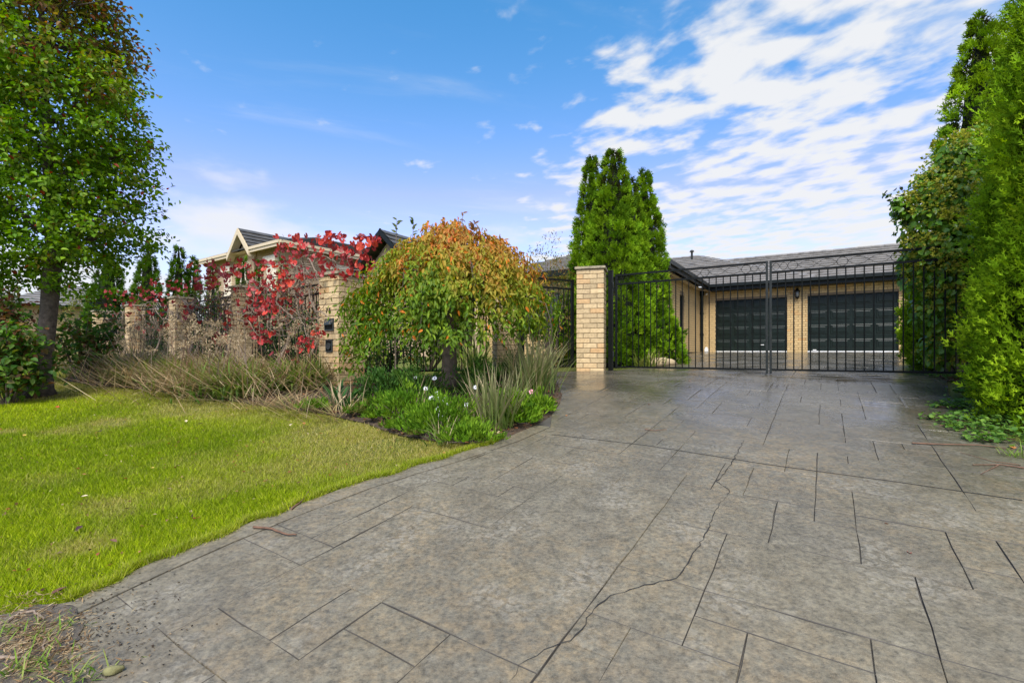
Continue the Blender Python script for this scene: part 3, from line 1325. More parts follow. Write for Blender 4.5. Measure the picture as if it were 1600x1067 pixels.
def slab_wall(mb, a, b, z0, z1, th):
    """a vertical slab from a to b (2D), thickness th behind (to the left of a->b... away from viewer)"""
    d = unit(np.array(b) - np.array(a))
    nn = np.array([-d[1], d[0]])
    c = (np.array(a) + np.array(b)) / 2 + nn * th / 2
    mb.box((c[0], c[1], (z0 + z1) / 2), (float(np.linalg.norm(np.array(b) - np.array(a))), th, z1 - z0), Matrix.Rotation(math.atan2(d[1], d[0]), 3, 'Z'))


def roof_slope(parent, A, B, C, D, n, mat, th=0.045):
    """tile courses from the eave A-B to the ridge D-C (A under D, B under C); each course a part"""
    A, B, C, D = map(lambda q: np.array(q, float), (A, B, C, D))
    nrm = unit(np.cross(B - A, D - A))
    if nrm[2] < 0:
        nrm = -nrm
    rr = random.Random(int(abs(A[0]) * 100) + n)
    for i in range(n):
        f0 = i / n
        f1 = min((i + 1.12) / n, 1)
        a0, b0 = A + (D - A) * f0, B + (C - B) * f0
        a1, b1 = A + (D - A) * f1, B + (C - B) * f1
        L = np.linalg.norm(b0 - a0)
        k = max(1, int(L / 0.33))
        mb = MB()
        vs, fs = [], []
        for j in range(k + 1):
            q = j / k
            lift = rr.uniform(-0.003, 0.003)
            p0 = a0 + (b0 - a0) * q
            p1 = a1 + (b1 - a1) * q
            vs += [p0 + nrm * (0.0), p0 + nrm * (th + 0.012 + lift), p1 + nrm * (0.006 + lift)]
        for j in range(k):
            o = 3 * j
            fs += [(o, o + 3, o + 4, o + 1), (o + 1, o + 4, o + 5, o + 2)]
        mb.add(vs, fs)
        mb.build('tile_course', mat, parent)


def ridge_caps(parent, a, b, mat, name='ridge_tile', step=0.42):
    a, b = np.array(a, float), np.array(b, float)
    L = np.linalg.norm(b - a)
    n = max(1, int(L / step))
    d = (b - a) / L
    side = unit(np.cross(d, [0, 0, 1.0]))
    up = unit(np.cross(side, d))
    for i in range(n):
        p0 = a + d * (i * L / n)
        p1 = a + d * ((i + 1.06) * L / n)
        mb = MB()
        vs = []
        for p, e in ((p0, 0.012), (p1, 0.0)):
            for x, z in ((-0.13, -0.035), (-0.06, 0.03), (0.06, 0.03), (0.13, -0.035)):
                vs.append(p + side * x + up * (z + e + 0.02))
        mb.add(vs, [(0, 1, 5, 4), (1, 2, 6, 5), (2, 3, 7, 6), (0, 3, 2, 1)])
        mb.build(name, mat, parent)


def P3(s, t, z):
    q = st(s, t)
    return (q[0], q[1], z)


def build_house():
    h = thing('brick_house', 'low cream brick house with grey tiled roof and two dark garage doors', 'house', (0, 0, 0))
    SG = 20.9                      # garage front
    Hw = 2.62
    doors = [(3.98 - 3.25 - 0.03, 0, 0)]
    dl = (0.62, 3.12)              # along t from the inner corner (t=-3.98)
    dr = (3.78, 6.42)
    # garage front wall backing with openings
    mb = MB()
    a = st(SG, -3.98)
    ux = np.array([0.848, -0.53])
    W = 7.4
    for x0, x1, z0, z1 in ((0, dl[0], 0, Hw), (dl[1], dr[0], 0, Hw), (dr[1], W, 0, Hw), (dl[0], dl[1], 2.1, Hw), (dr[0], dr[1], 2.1, Hw)):
        slab_wall(mb, a + ux * x0, a + ux * x1, FLOOR - 0.05 + z0, FLOOR + z1, 0.22)
    w = mb.build('garage_wall', MT['mortar'], h)
    nx = np.array([-0.53, -0.848])
    wall_bricks(w, (*(a + nx * 0.006), FLOOR - 0.02), ux, W, Hw, [(dl[0], dl[1], -1, 2.1), (dr[0], dr[1], -1, 2.1)], 300, MT['brick_garage'])
    # wing side wall, from the inner corner towards the street
    mb = MB()
    SW = 14.6
    b0 = st(SW, -3.98)
    wy = np.array([0.53, 0.848])
    LW = SG - SW
    win = (LW - 3.55, LW - 2.85, 0.55, 2.1)
    for x0, x1, z0, z1 in ((0, win[0], 0, Hw), (win[1], LW, 0, Hw), (win[0], win[1], 0, win[2]), (win[0], win[1], win[3], Hw)):
        slab_wall(mb, b0 + wy * x0, b0 + wy * x1, FLOOR - 0.1 + z0, FLOOR + z1, 0.22)
    w2 = mb.build('wing_wall', MT['mortar'], h)
    wall_bricks(w2, (*(b0 + np.array([0.848, -0.53]) * 0.006), FLOOR - 0.02), wy, LW, Hw, [win], 0, MT['brick_garage'])
    # window in the wing: dark frame and glass
    mb = MB()
    c = b0 + wy * (win[0] + win[1]) / 2 - np.array([0.848, -0.53]) * 0.1
    rot = Matrix.Rotation(math.atan2(wy[1], wy[0]), 3, 'Z')
    for dx, dz, sx, sz in ((-0.33, 0, 0.05, 1.55), (0.33, 0, 0.05, 1.55), (0, 0.75, 0.62, 0.05), (0, -0.75, 0.62, 0.05)):
        q = c + wy * dx
        mb.box((q[0], q[1], FLOOR + 1.325 + dz), (sx, 0.08, sz), rot)
    wf = mb.build('window', MT['gutter_green'], h)
    mb = MB()
    mb.box((c[0], c[1], FLOOR + 1.325), (0.6, 0.012, 1.44), rot)
    mb.build('pane', MT['window_glass'], wf)
    # street wall of the wing and the left part of the house, seen through the fence
    mb = MB()
    slab_wall(mb, st(SW, -10.2), st(SW, -3.98 - 0.0), FLOOR - 0.3, FLOOR + Hw, 0.22)
    w3 = mb.build('wing_front_wall', MT['mortar'], h)
    q = st(SW, -10.2) + nx * 0.006
    wall_bricks(w3, (*q, FLOOR - 0.25), ux, 6.2, Hw + 0.2, [(1.6, 3.2, 0.9, 2.2)], 0, MT['brick_garage'])
    mb = MB()
    qq = st(SW, -10.2) + ux * 2.4 + nx * 0.03
    rg = Matrix.Rotation(math.atan2(ux[1], ux[0]), 3, 'Z')
    mb.box((qq[0], qq[1], FLOOR + 1.3), (1.6, 0.05, 1.3), rg)
    wn = mb.build('window', MT['gutter_green'], h)
    for k in (-1, 1):
        m2 = MB()
        q2 = qq + ux * 0.39 * k + nx * 0.03
        m2.box((q2[0], q2[1], FLOOR + 1.3), (0.72, 0.012, 1.2), rg)
        m2.build('pane', MT['window_glass'], wn)
    mb = MB()
    slab_wall(mb, st(SG - 1, -22), st(SG - 1, -10.2), FLOOR - 0.3, FLOOR + Hw, 0.22)
    slab_wall(mb, st(14.1, -10.21), st(SG, -10.21), FLOOR - 0.3, FLOOR + Hw, 0.2)
    mb.build('front_wall', MT['brick_far'], h)

    # garage doors: four sections, four recessed panels in each
    for (x0, x1), lab in ((dl, 'left dark green panelled garage door'), (dr, 'right dark green panelled garage door, pale scuff down the middle')):
        wd = x1 - x0
        mid = a + ux * (x0 + x1) / 2 - nx * 0.10
        root = MB()
        root.box((mid[0], mid[1], FLOOR + 1.06), (wd, 0.03, 2.1), rg)
        dro = root.build('garage_door', MT['door_green'], h)
        dro['label'] = lab
        sec = MB()
        sec.box((0, 0, 0), (wd - 0.006, 0.03, 0.515))
        sme = sec.mesh('door_section', MT['door_green'])
        pm = MB()
        pw, ph = wd / 4 - 0.13, 0.30
        for sgn, (o0, o1) in ((1, (0, 0)),):
            # raised frame with sloping sides and a raised centre
            lv = [(pw / 2 + 0.02, ph / 2 + 0.02, 0.0), (pw / 2, ph / 2, -0.011), (pw / 2 - 0.035, ph / 2 - 0.035, -0.011), (pw / 2 - 0.06, ph / 2 - 0.06, -0.02)]
            vs = []
            for hx, hz, y in lv:
                vs += [(-hx, y, -hz), (hx, y, -hz), (hx, y, hz), (-hx, y, hz)]
            fs = []
            for l in range(3):
                for k in range(4):
                    fs.append((l * 4 + k, l * 4 + (k + 1) % 4, (l + 1) * 4 + (k + 1) % 4, (l + 1) * 4 + k))
            fs.append((12, 13, 14, 15))
            pm.add(vs, fs)
        pme = pm.mesh('panel', MT['door_green'])
        for r_ in range(4):
            zc = FLOOR + 0.02 + 0.26 + r_ * 0.522
            q = mid + nx * 0.03
            so = put('door_section', sme, dro, (q[0], q[1], zc), (0, 0, math.atan2(ux[1], ux[0])))
            for c_ in range(4):
                put('panel', pme, so, (-wd / 2 + (c_ + 0.5) * wd / 4, -0.016, 0))
        mb = MB()
        q = a + ux * (x0 + x1) / 2 + nx * 0.01
        mb.box((q[0], q[1], FLOOR + 0.006), (wd, 0.16, 0.03), rg)
        mb.build('door_sill', MT['white_paint'], dro)
        mb = MB()
        q = mid + nx * 0.062 + ux * (0.42 if x0 < 1 else -1.1)
        mb.box((q[0], q[1], FLOOR + (0.26 if x0 < 1 else 0.06)), (0.11, 0.02, 0.025), rg)
        mb.build('handle', MT['white_paint'], dro)
        if x0 > 1:
            mb = MB()
            mb.add([(*(mid + nx * 0.0475 + ux * (0.20)), FLOOR + 1.9), (*(mid + nx * 0.0475 + ux * (0.225)), FLOOR + 1.9), (*(mid + nx * 0.0475 + ux * (-0.005)), FLOOR + 0.15), (*(mid + nx * 0.0475 + ux * (-0.05)), FLOOR + 0.15)], [(0, 1, 2, 3)])
    # roofs
    rt = MT['roof_tile']
    E0 = FLOOR + 2.60                # eave level
    ro = MB()
    ro.box((*st(22.5, 0.0), E0 - 0.12), (7.9, 3.9, 0.03), rg)
    roof = ro.build('garage_roof', MT['cream_trim'], h)
    zr = FLOOR + 4.27
    roof_slope(roof, P3(20.42, -3.55, E0 + 0.02), P3(20.42, 4.1, E0 + 0.02), P3(24.6, 4.1, zr), P3(24.6, -3.55, zr), 13, rt)
    ridge_caps(roof, P3(24.6, -4.0, zr), P3(24.6, 4.1, zr), rt)
    # gutter and fascia of the garage
    for nm, s0, z, sy, sz in (('gutter', 20.36, E0 - 0.01, 0.12, 0.11), ('fascia', 20.45, E0 - 0.08, 0.03, 0.2)):
        mb = MB()
        slab_wall(mb, st(s0 - sy / 2, -3.52), st(s0 - sy / 2, 4.1), z - sz / 2, z + sz / 2, sy)
        mb.build(nm, MT['gutter_green'], roof)
    mb = MB()
    slab_wall(mb, st(20.43, -3.5), st(20.43, 4.1), E0 - 0.2, E0 - 0.175, 0.5)
    mb.build('soffit', MT['gutter_green'], roof)
    # main block behind, with the hip apex over the inner corner
    ro = MB()
    ro.box((*st(26, -11), E0 - 0.1), (21, 10, 0.03), rg)
    main = ro.build('main_roof', MT['cream_trim'], h)
    za = FLOOR + 4.86
    roof_slope(main, P3(20.4, -22, E0), P3(20.4, 0.3, E0), P3(26, -5.0, za), P3(26, -22, za), 17, rt)
    roof_slope(main, P3(20.4, 0.3, E0), P3(31.5, 0.3, E0), P3(26, -4.99, za), P3(26, -5.0, za), 17, rt)
    ridge_caps(main, P3(26, -22, za), P3(26, -5.0, za), rt)
    ridge_caps(main, P3(20.6, 0.1, E0 + 0.08), P3(26, -5.0, za), rt, 'hip_tile')
    # wing roof (towards the street)
    ro = MB()
    ro.box((*st(17.4, -7.1), E0 - 0.12), (6.6, 6.6, 0.03), rg)
    wr = ro.build('wing_roof', MT['cream_trim'], h)
    zw = FLOOR + 3.95
    roof_slope(wr, P3(14.1, -3.5, E0 + 0.01), P3(20.95, -3.5, E0 + 0.01), P3(24.4, -7.1, zw), P3(17.6, -7.1, zw), 12, rt)
    roof_slope(wr, P3(14.1, -10.7, E0 + 0.01), P3(14.1, -3.5, E0 + 0.01), P3(17.6, -7.1, zw), P3(17.6, -7.11, zw), 12, rt)
    roof_slope(wr, P3(21, -10.7, E0 + 0.01), P3(14.1, -10.7, E0 + 0.01), P3(17.6, -7.1, zw), P3(24.4, -7.1, zw), 12, rt)
    mb = MB()
    slab_wall(mb, st(14.1, -3.48), st(20.3, -3.48), E0 - 0.07, E0 + 0.045, 0.12)
    slab_wall(mb, st(14.1, -3.55), st(20.4, -3.55), E0 - 0.18, E0 + 0.0, 0.03)
    mb.build('gutter', MT['gutter_green'], wr)
    mb = MB()
    slab_wall(mb, st(14.05, -10.7), st(14.05, -3.48), E0 - 0.15, E0 + 0.045, 0.1)
    mb.build('gutter', MT['gutter_green'], wr)
    for s_, t_, hh, rr_ in ((23.9, -6.1, 0.36, 0.07), (23.9, -4.9, 0.34, 0.05)):
        mb = MB()
        z = FLOOR + 4.35
        q = st(s_, t_)
        mb.lathe((q[0], q[1], z), [(rr_, 0), (rr_, hh), (rr_ * 2.2, hh + 0.02), (rr_ * 1.6, hh + 0.08), (0.02, hh + 0.11)], 10)
        mb.build('roof_vent', MT['grey_steel'], main)
    # dark gabled bay at the left end
    apex = FLOOR + 4.9
    bay = MB()
    bw = 2.1
    tc_ = -14.75
    slab_wall(bay, st(14.1, tc_ - bw), st(14.1, tc_ + bw), FLOOR - 0.3, FLOOR + 2.6, 0.2)
    q0, q1, q2 = P3(14.1, tc_ - bw, FLOOR + 2.6), P3(14.1, tc_ + bw, FLOOR + 2.6), P3(14.1, tc_, apex - 0.35)
    back = [P3(14.3, tc_ - bw, FLOOR + 2.6), P3(14.3, tc_ + bw, FLOOR + 2.6), P3(14.3, tc_, apex - 0.35)]
    bay.add([q0, q1, q2] + back, [(0, 1, 2), (5, 4, 3), (0, 2, 5, 3), (1, 4, 5, 2)])
    bayo = bay.build('gable_bay', MT['brick_far'], h)
    for sg in (-1, 1):
        roof_slope(bayo, P3(13.6 if sg > 0 else 21, tc_ + sg * (bw + 0.55), FLOOR + 2.42), P3(21 if sg > 0 else 13.6, tc_ + sg * (bw + 0.55), FLOOR + 2.42),
                   P3(21 if sg > 0 else 13.6, tc_, apex), P3(13.6 if sg > 0 else 21, tc_, apex), 11, MT['roof_tile_dark'])
        mb = MB()
        A_, B_ = np.array(P3(13.58, tc_ + sg * (bw + 0.58), FLOOR + 2.40)), np.array(P3(13.58, tc_ - sg * 0.02, apex + 0.03))
        off = np.array(P3(0.08, 0, 0))
        dn = np.array([0, 0, -0.24])
        mb.add([A_, B_, B_ + dn, A_ + dn, A_ + off, B_ + off, B_ + dn + off, A_ + dn + off], [(0, 1, 2, 3), (7, 6, 5, 4), (0, 4, 5, 1), (3, 2, 6, 7), (1, 5, 6, 2), (0, 3, 7, 4)])
        mb.build('barge_board', MT['gutter_green'], bayo)
    # downpipe with brackets, sensor light, lantern, white outlet
    q = st(SG - 0.07, -3.98 + 0.1)
    mb = MB()
    mb.box((q[0], q[1], FLOOR + 1.22), (0.10, 0.07, 2.40), rg)
    mb.box((q[0] , q[1], FLOOR + 2.36), (0.17, 0.13, 0.18), rg)
    dp = mb.build('downpipe', MT['gutter_green'], h)
    for z in (0.7, 1.55):
        mb = MB()
        mb.box((q[0], q[1], FLOOR + z), (0.15, 0.075, 0.035), rg)
        mb.build('bracket', MT['gutter_green'], dp)
    q = st(SG - 0.09, -3.98 + 0.28)
    mb = MB()
    mb.lathe((q[0], q[1], FLOOR + 2.33), [(0.02, -0.045), (0.045, -0.03), (0.05, 0.01), (0.03, 0.045)], 12)
    mb.build('sensor_light', MT['white_paint'], h, True)
    mb = MB()
    mb.box((q[0], q[1], FLOOR + 0.06), (0.13, 0.12, 0.12), rg)
    mb.box((q[0], q[1], FLOOR + 0.15), (0.08, 0.08, 0.06), rg)
    mb.build('drain_box', MT['white_paint'], h)
    q = a + ux * 3.45 + nx * 0.13
    mb = MB()
    mb.lathe((q[0], q[1], FLOOR + 2.12), [(0.01, -0.17), (0.06, -0.13), (0.075, -0.12), (0.075, -0.1)], 10)
    mb.lathe((q[0], q[1], FLOOR + 2.12), [(0.10, 0.10), (0.09, 0.13), (0.04, 0.18), (0.015, 0.25)], 10)
    for k in range(4):
        an = k * math.pi / 2 + 0.5
        mb.tube([(q[0] + 0.07 * math.cos(an), q[1] + 0.07 * math.sin(an), FLOOR + 2.02), (q[0] + 0.088 * math.cos(an), q[1] + 0.088 * math.sin(an), FLOOR + 2.22)], 0.007, 4)
    qw = a + ux * 3.45 + nx * 0.02
    mb.tube([(qw[0], qw[1], FLOOR + 2.3), (q[0], q[1], FLOOR + 2.36)], 0.012, 5)
    mb.box((qw[0], qw[1], FLOOR + 2.22), (0.09, 0.03, 0.26), rg)
    ln = mb.build('wall_lantern', MT['black_steel'], h)
    mb = MB()
    mb.lathe((q[0], q[1], FLOOR + 2.12), [(0.06, -0.1), (0.075, 0.1)], 10)
    mb.build('lantern_glass', MT['lamp_glass'], ln, True)


build_house()


# ------------------------------------------------------------------ two-storey house beyond the fence
def build_two_storey():
    h = thing('two_storey_house', 'two-storey cream brick house with gabled front rising behind the red vine', 'house', (0, 0, 0))
    c0 = np.array([-10.35, 22.0])
    d1 = np.array([-0.81, 0.586])      # left along the gabled front
    d2 = np.array([0.50, 0.866])       # away along the right side
    d2 = np.array([0.586, 0.81])
    Zb = gz(*c0) - 0.3
    Ev = EYE + 4.85
    Lf, Ld = 8.0, 11.0
    th = 0.25

    def pt(u, v, z):
        q = c0 + d1 * u + d2 * v
        return (q[0], q[1], z)
    mb = MB()
    mb.add([pt(0, 0, Zb), pt(Lf, 0, Zb), pt(Lf, 0, Ev), pt(0, 0, Ev), pt(0, Ld, Zb), pt(Lf, Ld, Zb), pt(Lf, Ld, Ev), pt(0, Ld, Ev)],
           [(0, 1, 2, 3), (4, 0, 3, 7), (5, 4, 7, 6), (1, 5, 6, 2)])
    wall = mb.build('wall', MT['brick_far'], h)
    # projecting gable bay
    g0, g1 = 2.55, 4.1
    gz_ = Ev + 1.05
    mb = MB()
    mb.add([pt(g0, -0.12, Zb), pt(g1, -0.12, Zb), pt(g1, -0.12, Ev), pt((g0 + g1) / 2, -0.12, gz_ - 0.1), pt(g0, -0.12, Ev), pt(g0, 0.2, Zb), pt(g1, 0.2, Zb), pt(g1, 0.2, Ev), pt(g0, 0.2, Ev)],
           [(0, 1, 2, 3, 4), (5, 0, 4, 8), (1, 6, 7, 2)])
    mb.build('gable_wall', MT['brick_far'], h)
    ov = 0.5
    ro = MB()
    ro.add([pt(-ov, -ov, Ev - 0.02), pt(Lf + ov, -ov, Ev - 0.02), pt(Lf + ov, Ld + ov, Ev - 0.02), pt(-ov, Ld + ov, Ev - 0.02)], [(0, 1, 2, 3)])
    roof = ro.build('roof', MT['cream_trim'], h)
    rz = Ev + 1.6
    m = Lf / 2
    E0 = Ev + 0.06
    A, B, C_, D_ = pt(-ov, -ov, E0), pt(Lf + ov, -ov, E0), pt(Lf + ov, Ld + ov, E0), pt(-ov, Ld + ov, E0)
    r0, r1 = pt(m, m, rz), pt(m, Ld - m, rz)
    dk = MT['roof_tile_dark']
    roof_slope(roof, B, A, r0, pt(m + 0.01, m, rz), 13, dk)
    roof_slope(roof, A, D_, r1, r0, 13, dk)
    roof_slope(roof, C_, B, r0, r1, 13, dk)
    ridge_caps(roof, A, r0, dk, 'hip_tile')
    ridge_caps(roof, r0, r1, dk)
    # gable roof slopes with cream barge boards
    gm = (g0 + g1) / 2
    for u, sg in ((g0 - 0.35, 1), (g1 + 0.35, -1)):
        zlow = Ev - 0.12
        a_, b_ = pt(u, -0.52, zlow + 0.1), pt(u, 3.0, zlow + 0.1)
        c_, d_ = pt(gm, 3.0, gz_ + 0.1), pt(gm, -0.52, gz_ + 0.1)
        roof_slope(roof, a_, b_, c_, d_, 6, dk)
        mb = MB()
        f0, f1 = np.array(pt(u, -0.56, zlow + 0.09)), np.array(pt(gm, -0.56, gz_ + 0.09))
        dn = np.array([0, 0, -0.30])
        of = np.array([d2[0] * 0.34, d2[1] * 0.34, 0])
        mb.add([f0, f1, f1 + dn, f0 + dn, f0 + of, f1 + of, f1 + dn + of, f0 + dn + of], [(0, 1, 2, 3), (4, 7, 6, 5), (3, 2, 6, 7), (0, 4, 5, 1), (0, 3, 7, 4)])
        mb.build('barge_board', MT['cream_trim'], roof)
    # gutters and fascia
    for a_, b_ in ((pt(-ov, -ov, 0), pt(g0 - 0.35, -ov, 0)), (pt(g1 + 0.35, -ov, 0), pt(Lf + ov, -ov, 0)), (pt(-ov, Ld + ov, 0), pt(-ov, -ov, 0))):
        mb = MB()
        p, q = np.array(a_[:2]), np.array(b_[:2])
        d = unit(q - p)
        rot = Matrix.Rotation(math.atan2(d[1], d[0]), 3, 'Z')
        c = (p + q) / 2
        L = float(np.linalg.norm(q - p))
        mb.box((c[0], c[1], Ev + 0.02), (L, 0.14, 0.13), rot)
        mb.box((c[0], c[1], Ev - 0.11), (L, 0.05, 0.13), rot)
        mb.build('gutter', MT['cream_trim'], roof)
    # windows: frame, shutter box above and pale roller shutter
    rotf = Matrix.Rotation(math.atan2(d1[1], d1[0]), 3, 'Z')
    rots = Matrix.Rotation(math.atan2(d2[1], d2[0]), 3, 'Z')

    def window(u, v, wdt, hgt, zc, side=False, dy=0.0):
        base = c0 + (d2 * v - d1 * 0.03 if side else d1 * u + d2 * (dy - 0.03))
        rot = rots if side else rotf
        mb = MB()
        mb.box((base[0], base[1], zc), (wdt, 0.08, hgt), rot)
        w = mb.build('window', MT['cream_trim'], h)
        outw = -d1 if side else -d2
        q = base + outw * -0.0 + (d1 * -0.05 if side else -d2 * 0.05)
        mb = MB()
        mb.box((q[0], q[1], zc - 0.02), (wdt - 0.16, 0.03, hgt - 0.2), rot)
        mb.build('roller_shutter', MT['shutter'], w)
        mb = MB()
        q = base + (d1 * -0.09 if side else -d2 * 0.09)
        mb.box((q[0], q[1], zc + hgt / 2 - 0.05), (wdt + 0.1, 0.2, 0.28), rot)
        mb.build('shutter_box', MT['shutter'], w)
    window(1.0, 0, 1.0, 1.7, Ev - 1.35)
    window(3.32, 0, 1.0, 1.4, Ev - 1.3, dy=-0.12)
    window(5.4, 0, 0.9, 1.5, Ev - 1.3)
    window(7.0, 0, 0.7, 1.5, Ev - 1.3)
    window(0, 2.6, 1.4, 1.5, Ev - 1.4, True)
    window(0, 6.0, 1.4, 1.5, Ev - 1.4, True)
    mb = MB()
    q = c0 + d1 * gm - d2 * 0.15
    mb.lathe((0, 0, 0), [(0.2, 0), (0.2, 0.05), (0.15, 0.07)], 16)
    o = mb.build('gable_vent', MT['cream_trim'], h)
    o.scale = (0.8, 1.5, 1)
    o.location = (q[0], q[1], Ev + 0.42)
    o.rotation_euler = (R(90), 0, math.atan2(-d1[1], -d1[0]))


build_two_storey()


# ------------------------------------------------------------------ vegetation helpers
def leaf_geo(pos, axis, nrm, L, W, cols, fold=0.18, quad=False, tipcol=None):
    """folded leaves: 4 points and 2 triangles each, or 6 points and 2 quads"""
    n = len(pos)
    axis = unit(axis)
    side = unit(np.cross(axis, nrm))
    up = np.cross(side, axis)
    L = np.broadcast_to(L, (n,))[:, None]
    W = np.broadcast_to(W, (n,))[:, None]
    if not quad:
        V = np.stack([pos, pos + axis * L * 0.42 + side * W / 2 + up * W * fold, pos + axis * L, pos + axis * L * 0.42 - side * W / 2 + up * W * fold], 1)
        b = np.arange(n)[:, None] * 4
        F = np.concatenate([b + np.array([[0, 1, 2]]), b + np.array([[0, 2, 3]])], 0)
        C = np.repeat(cols[:, None, :], 4, 1)
        return V.reshape(-1, 3), F, C.reshape(-1, 3)
    tip = pos + axis * L - up * L * 0.12
    V = np.stack([pos, pos + axis * L * 0.25 + side * W * 0.46 + up * W * fold, pos + axis * L * 0.65 + side * W * 0.38 + up * W * fold * 0.7, tip,
                  pos + axis * L * 0.65 - side * W * 0.38 + up * W * fold * 0.7, pos + axis * L * 0.25 - side * W * 0.46 + up * W * fold], 1)
    b = np.arange(n)[:, None] * 6
    F = np.concatenate([b + np.array([[0, 1, 2, 3]]), b + np.array([[0, 3, 4, 5]])], 0)
    C = np.repeat(cols[:, None, :], 6, 1)
    return V.reshape(-1, 3), F, C.reshape(-1, 3)


def merge(parts):
    Vs, Fs, Cs = [], [], []
    o = 0
    for V, F, C in parts:
        Vs.append(V)
        Fs.append(F + o)
        Cs.append(C)
        o += len(V)
    return np.concatenate(Vs), np.concatenate(Fs), np.concatenate(Cs)


def blades(root, az, lean, curve, L, W, cols, K=5, tipc=None, twist=0.0):
    """strap leaves: arcs that start at angle lean from vertical and bend by curve"""
    n = len(root)
    h = np.stack([np.cos(az), np.sin(az), np.zeros(n)], 1)
    side = np.stack([-np.sin(az), np.cos(az), np.zeros(n)], 1)
    p = root.copy()
    Vs, Cs = [], []
    for k in range(K + 1):
        f = k / K
        th = lean + curve * f ** 1.3
        w = (W * (1 - f ** 2.2) * (0.65 + 0.7 * min(f * 3, 1) / 1.4) + 0.0006)[:, None]
        sd = side
        Vs += [p + sd * w / 2, p - sd * w / 2]
        c = cols if tipc is None else cols * (1 - f ** 1.5) + tipc * f ** 1.5
        Cs += [c, c]
        p = p + (h * np.sin(th)[:, None] + np.array([0, 0, 1.0]) * np.cos(th)[:, None]) * (L / K)[:, None]
    V = np.stack(Vs, 1)
    C = np.stack(Cs, 1)
    b = np.arange(n)[:, None] * (2 * (K + 1))
    F = np.concatenate([b + np.array([[2 * k, 2 * k + 1, 2 * k + 3, 2 * k + 2]]) for k in range(K)], 0)
    return V.reshape(-1, 3), F, C.reshape(-1, 3)


def palette(rs, n, cols, jit=0.12):
    cols = np.array(cols)
    c = cols[rs.integers(0, len(cols), n)]
    f = rs.uniform(0, 1, (n, 1))
    c2 = cols[rs.integers(0, len(cols), n)]
    c = c * (1 - f * 0.5) + c2 * f * 0.5
    return np.clip(c * (1 + rs.uniform(-jit, jit, (n, 1)) * 2), 0.002, 0.95)


def rand_dir(rs, n):
    return unit(rs.normal(size=(n, 3)))


def limb(mb, p0, p1, r0, r1, rr, k=6, wob=0.06, sides=7):
    p0, p1 = Vector(p0), Vector(p1)
    L = (p1 - p0).length
    pts, rad = [], []
    for i in range(k + 1):
        f = i / k
        w = math.sin(f * math.pi) * wob * L
        pts.append(p0.lerp(p1, f) + Vector((rr.uniform(-w, w), rr.uniform(-w, w), rr.uniform(-w, w) * 0.5)))
        rad.append(r0 + (r1 - r0) * f)
    mb.tube(pts, rad, sides)
    return pts


# ------------------------------------------------------------------ conifers
def sprays(pos, axis, nrm, L, cols, rs, nb=3, wr=0.3):
    """flat feathery sprays: a midrib leaflet and nb pairs of side leaflets"""
    parts = []
    axis = unit(axis)
    side = unit(np.cross(axis, nrm))
    parts.append(leaf_geo(pos, axis, nrm, L, L * wr * 0.75, cols * 1.0, 0.1))
    for k in range(nb):
        f = 0.12 + 0.62 * k / max(nb - 1, 1)
        for sg in (-1, 1):
            d = unit(axis * rs.uniform(0.7, 1.0, (len(pos), 1)) + side * sg * rs.uniform(0.5, 0.9, (len(pos), 1)) + rs.normal(size=pos.shape) * 0.12)
            ll = L * (0.68 - 0.34 * f) * rs.uniform(0.75, 1.2, len(pos))
            parts.append(leaf_geo(pos + axis * (L * f)[:, None], d, nrm, ll, ll * wr, cols * rs.uniform(0.85, 1.25, (len(pos), 1)), 0.1))
    return merge(parts)


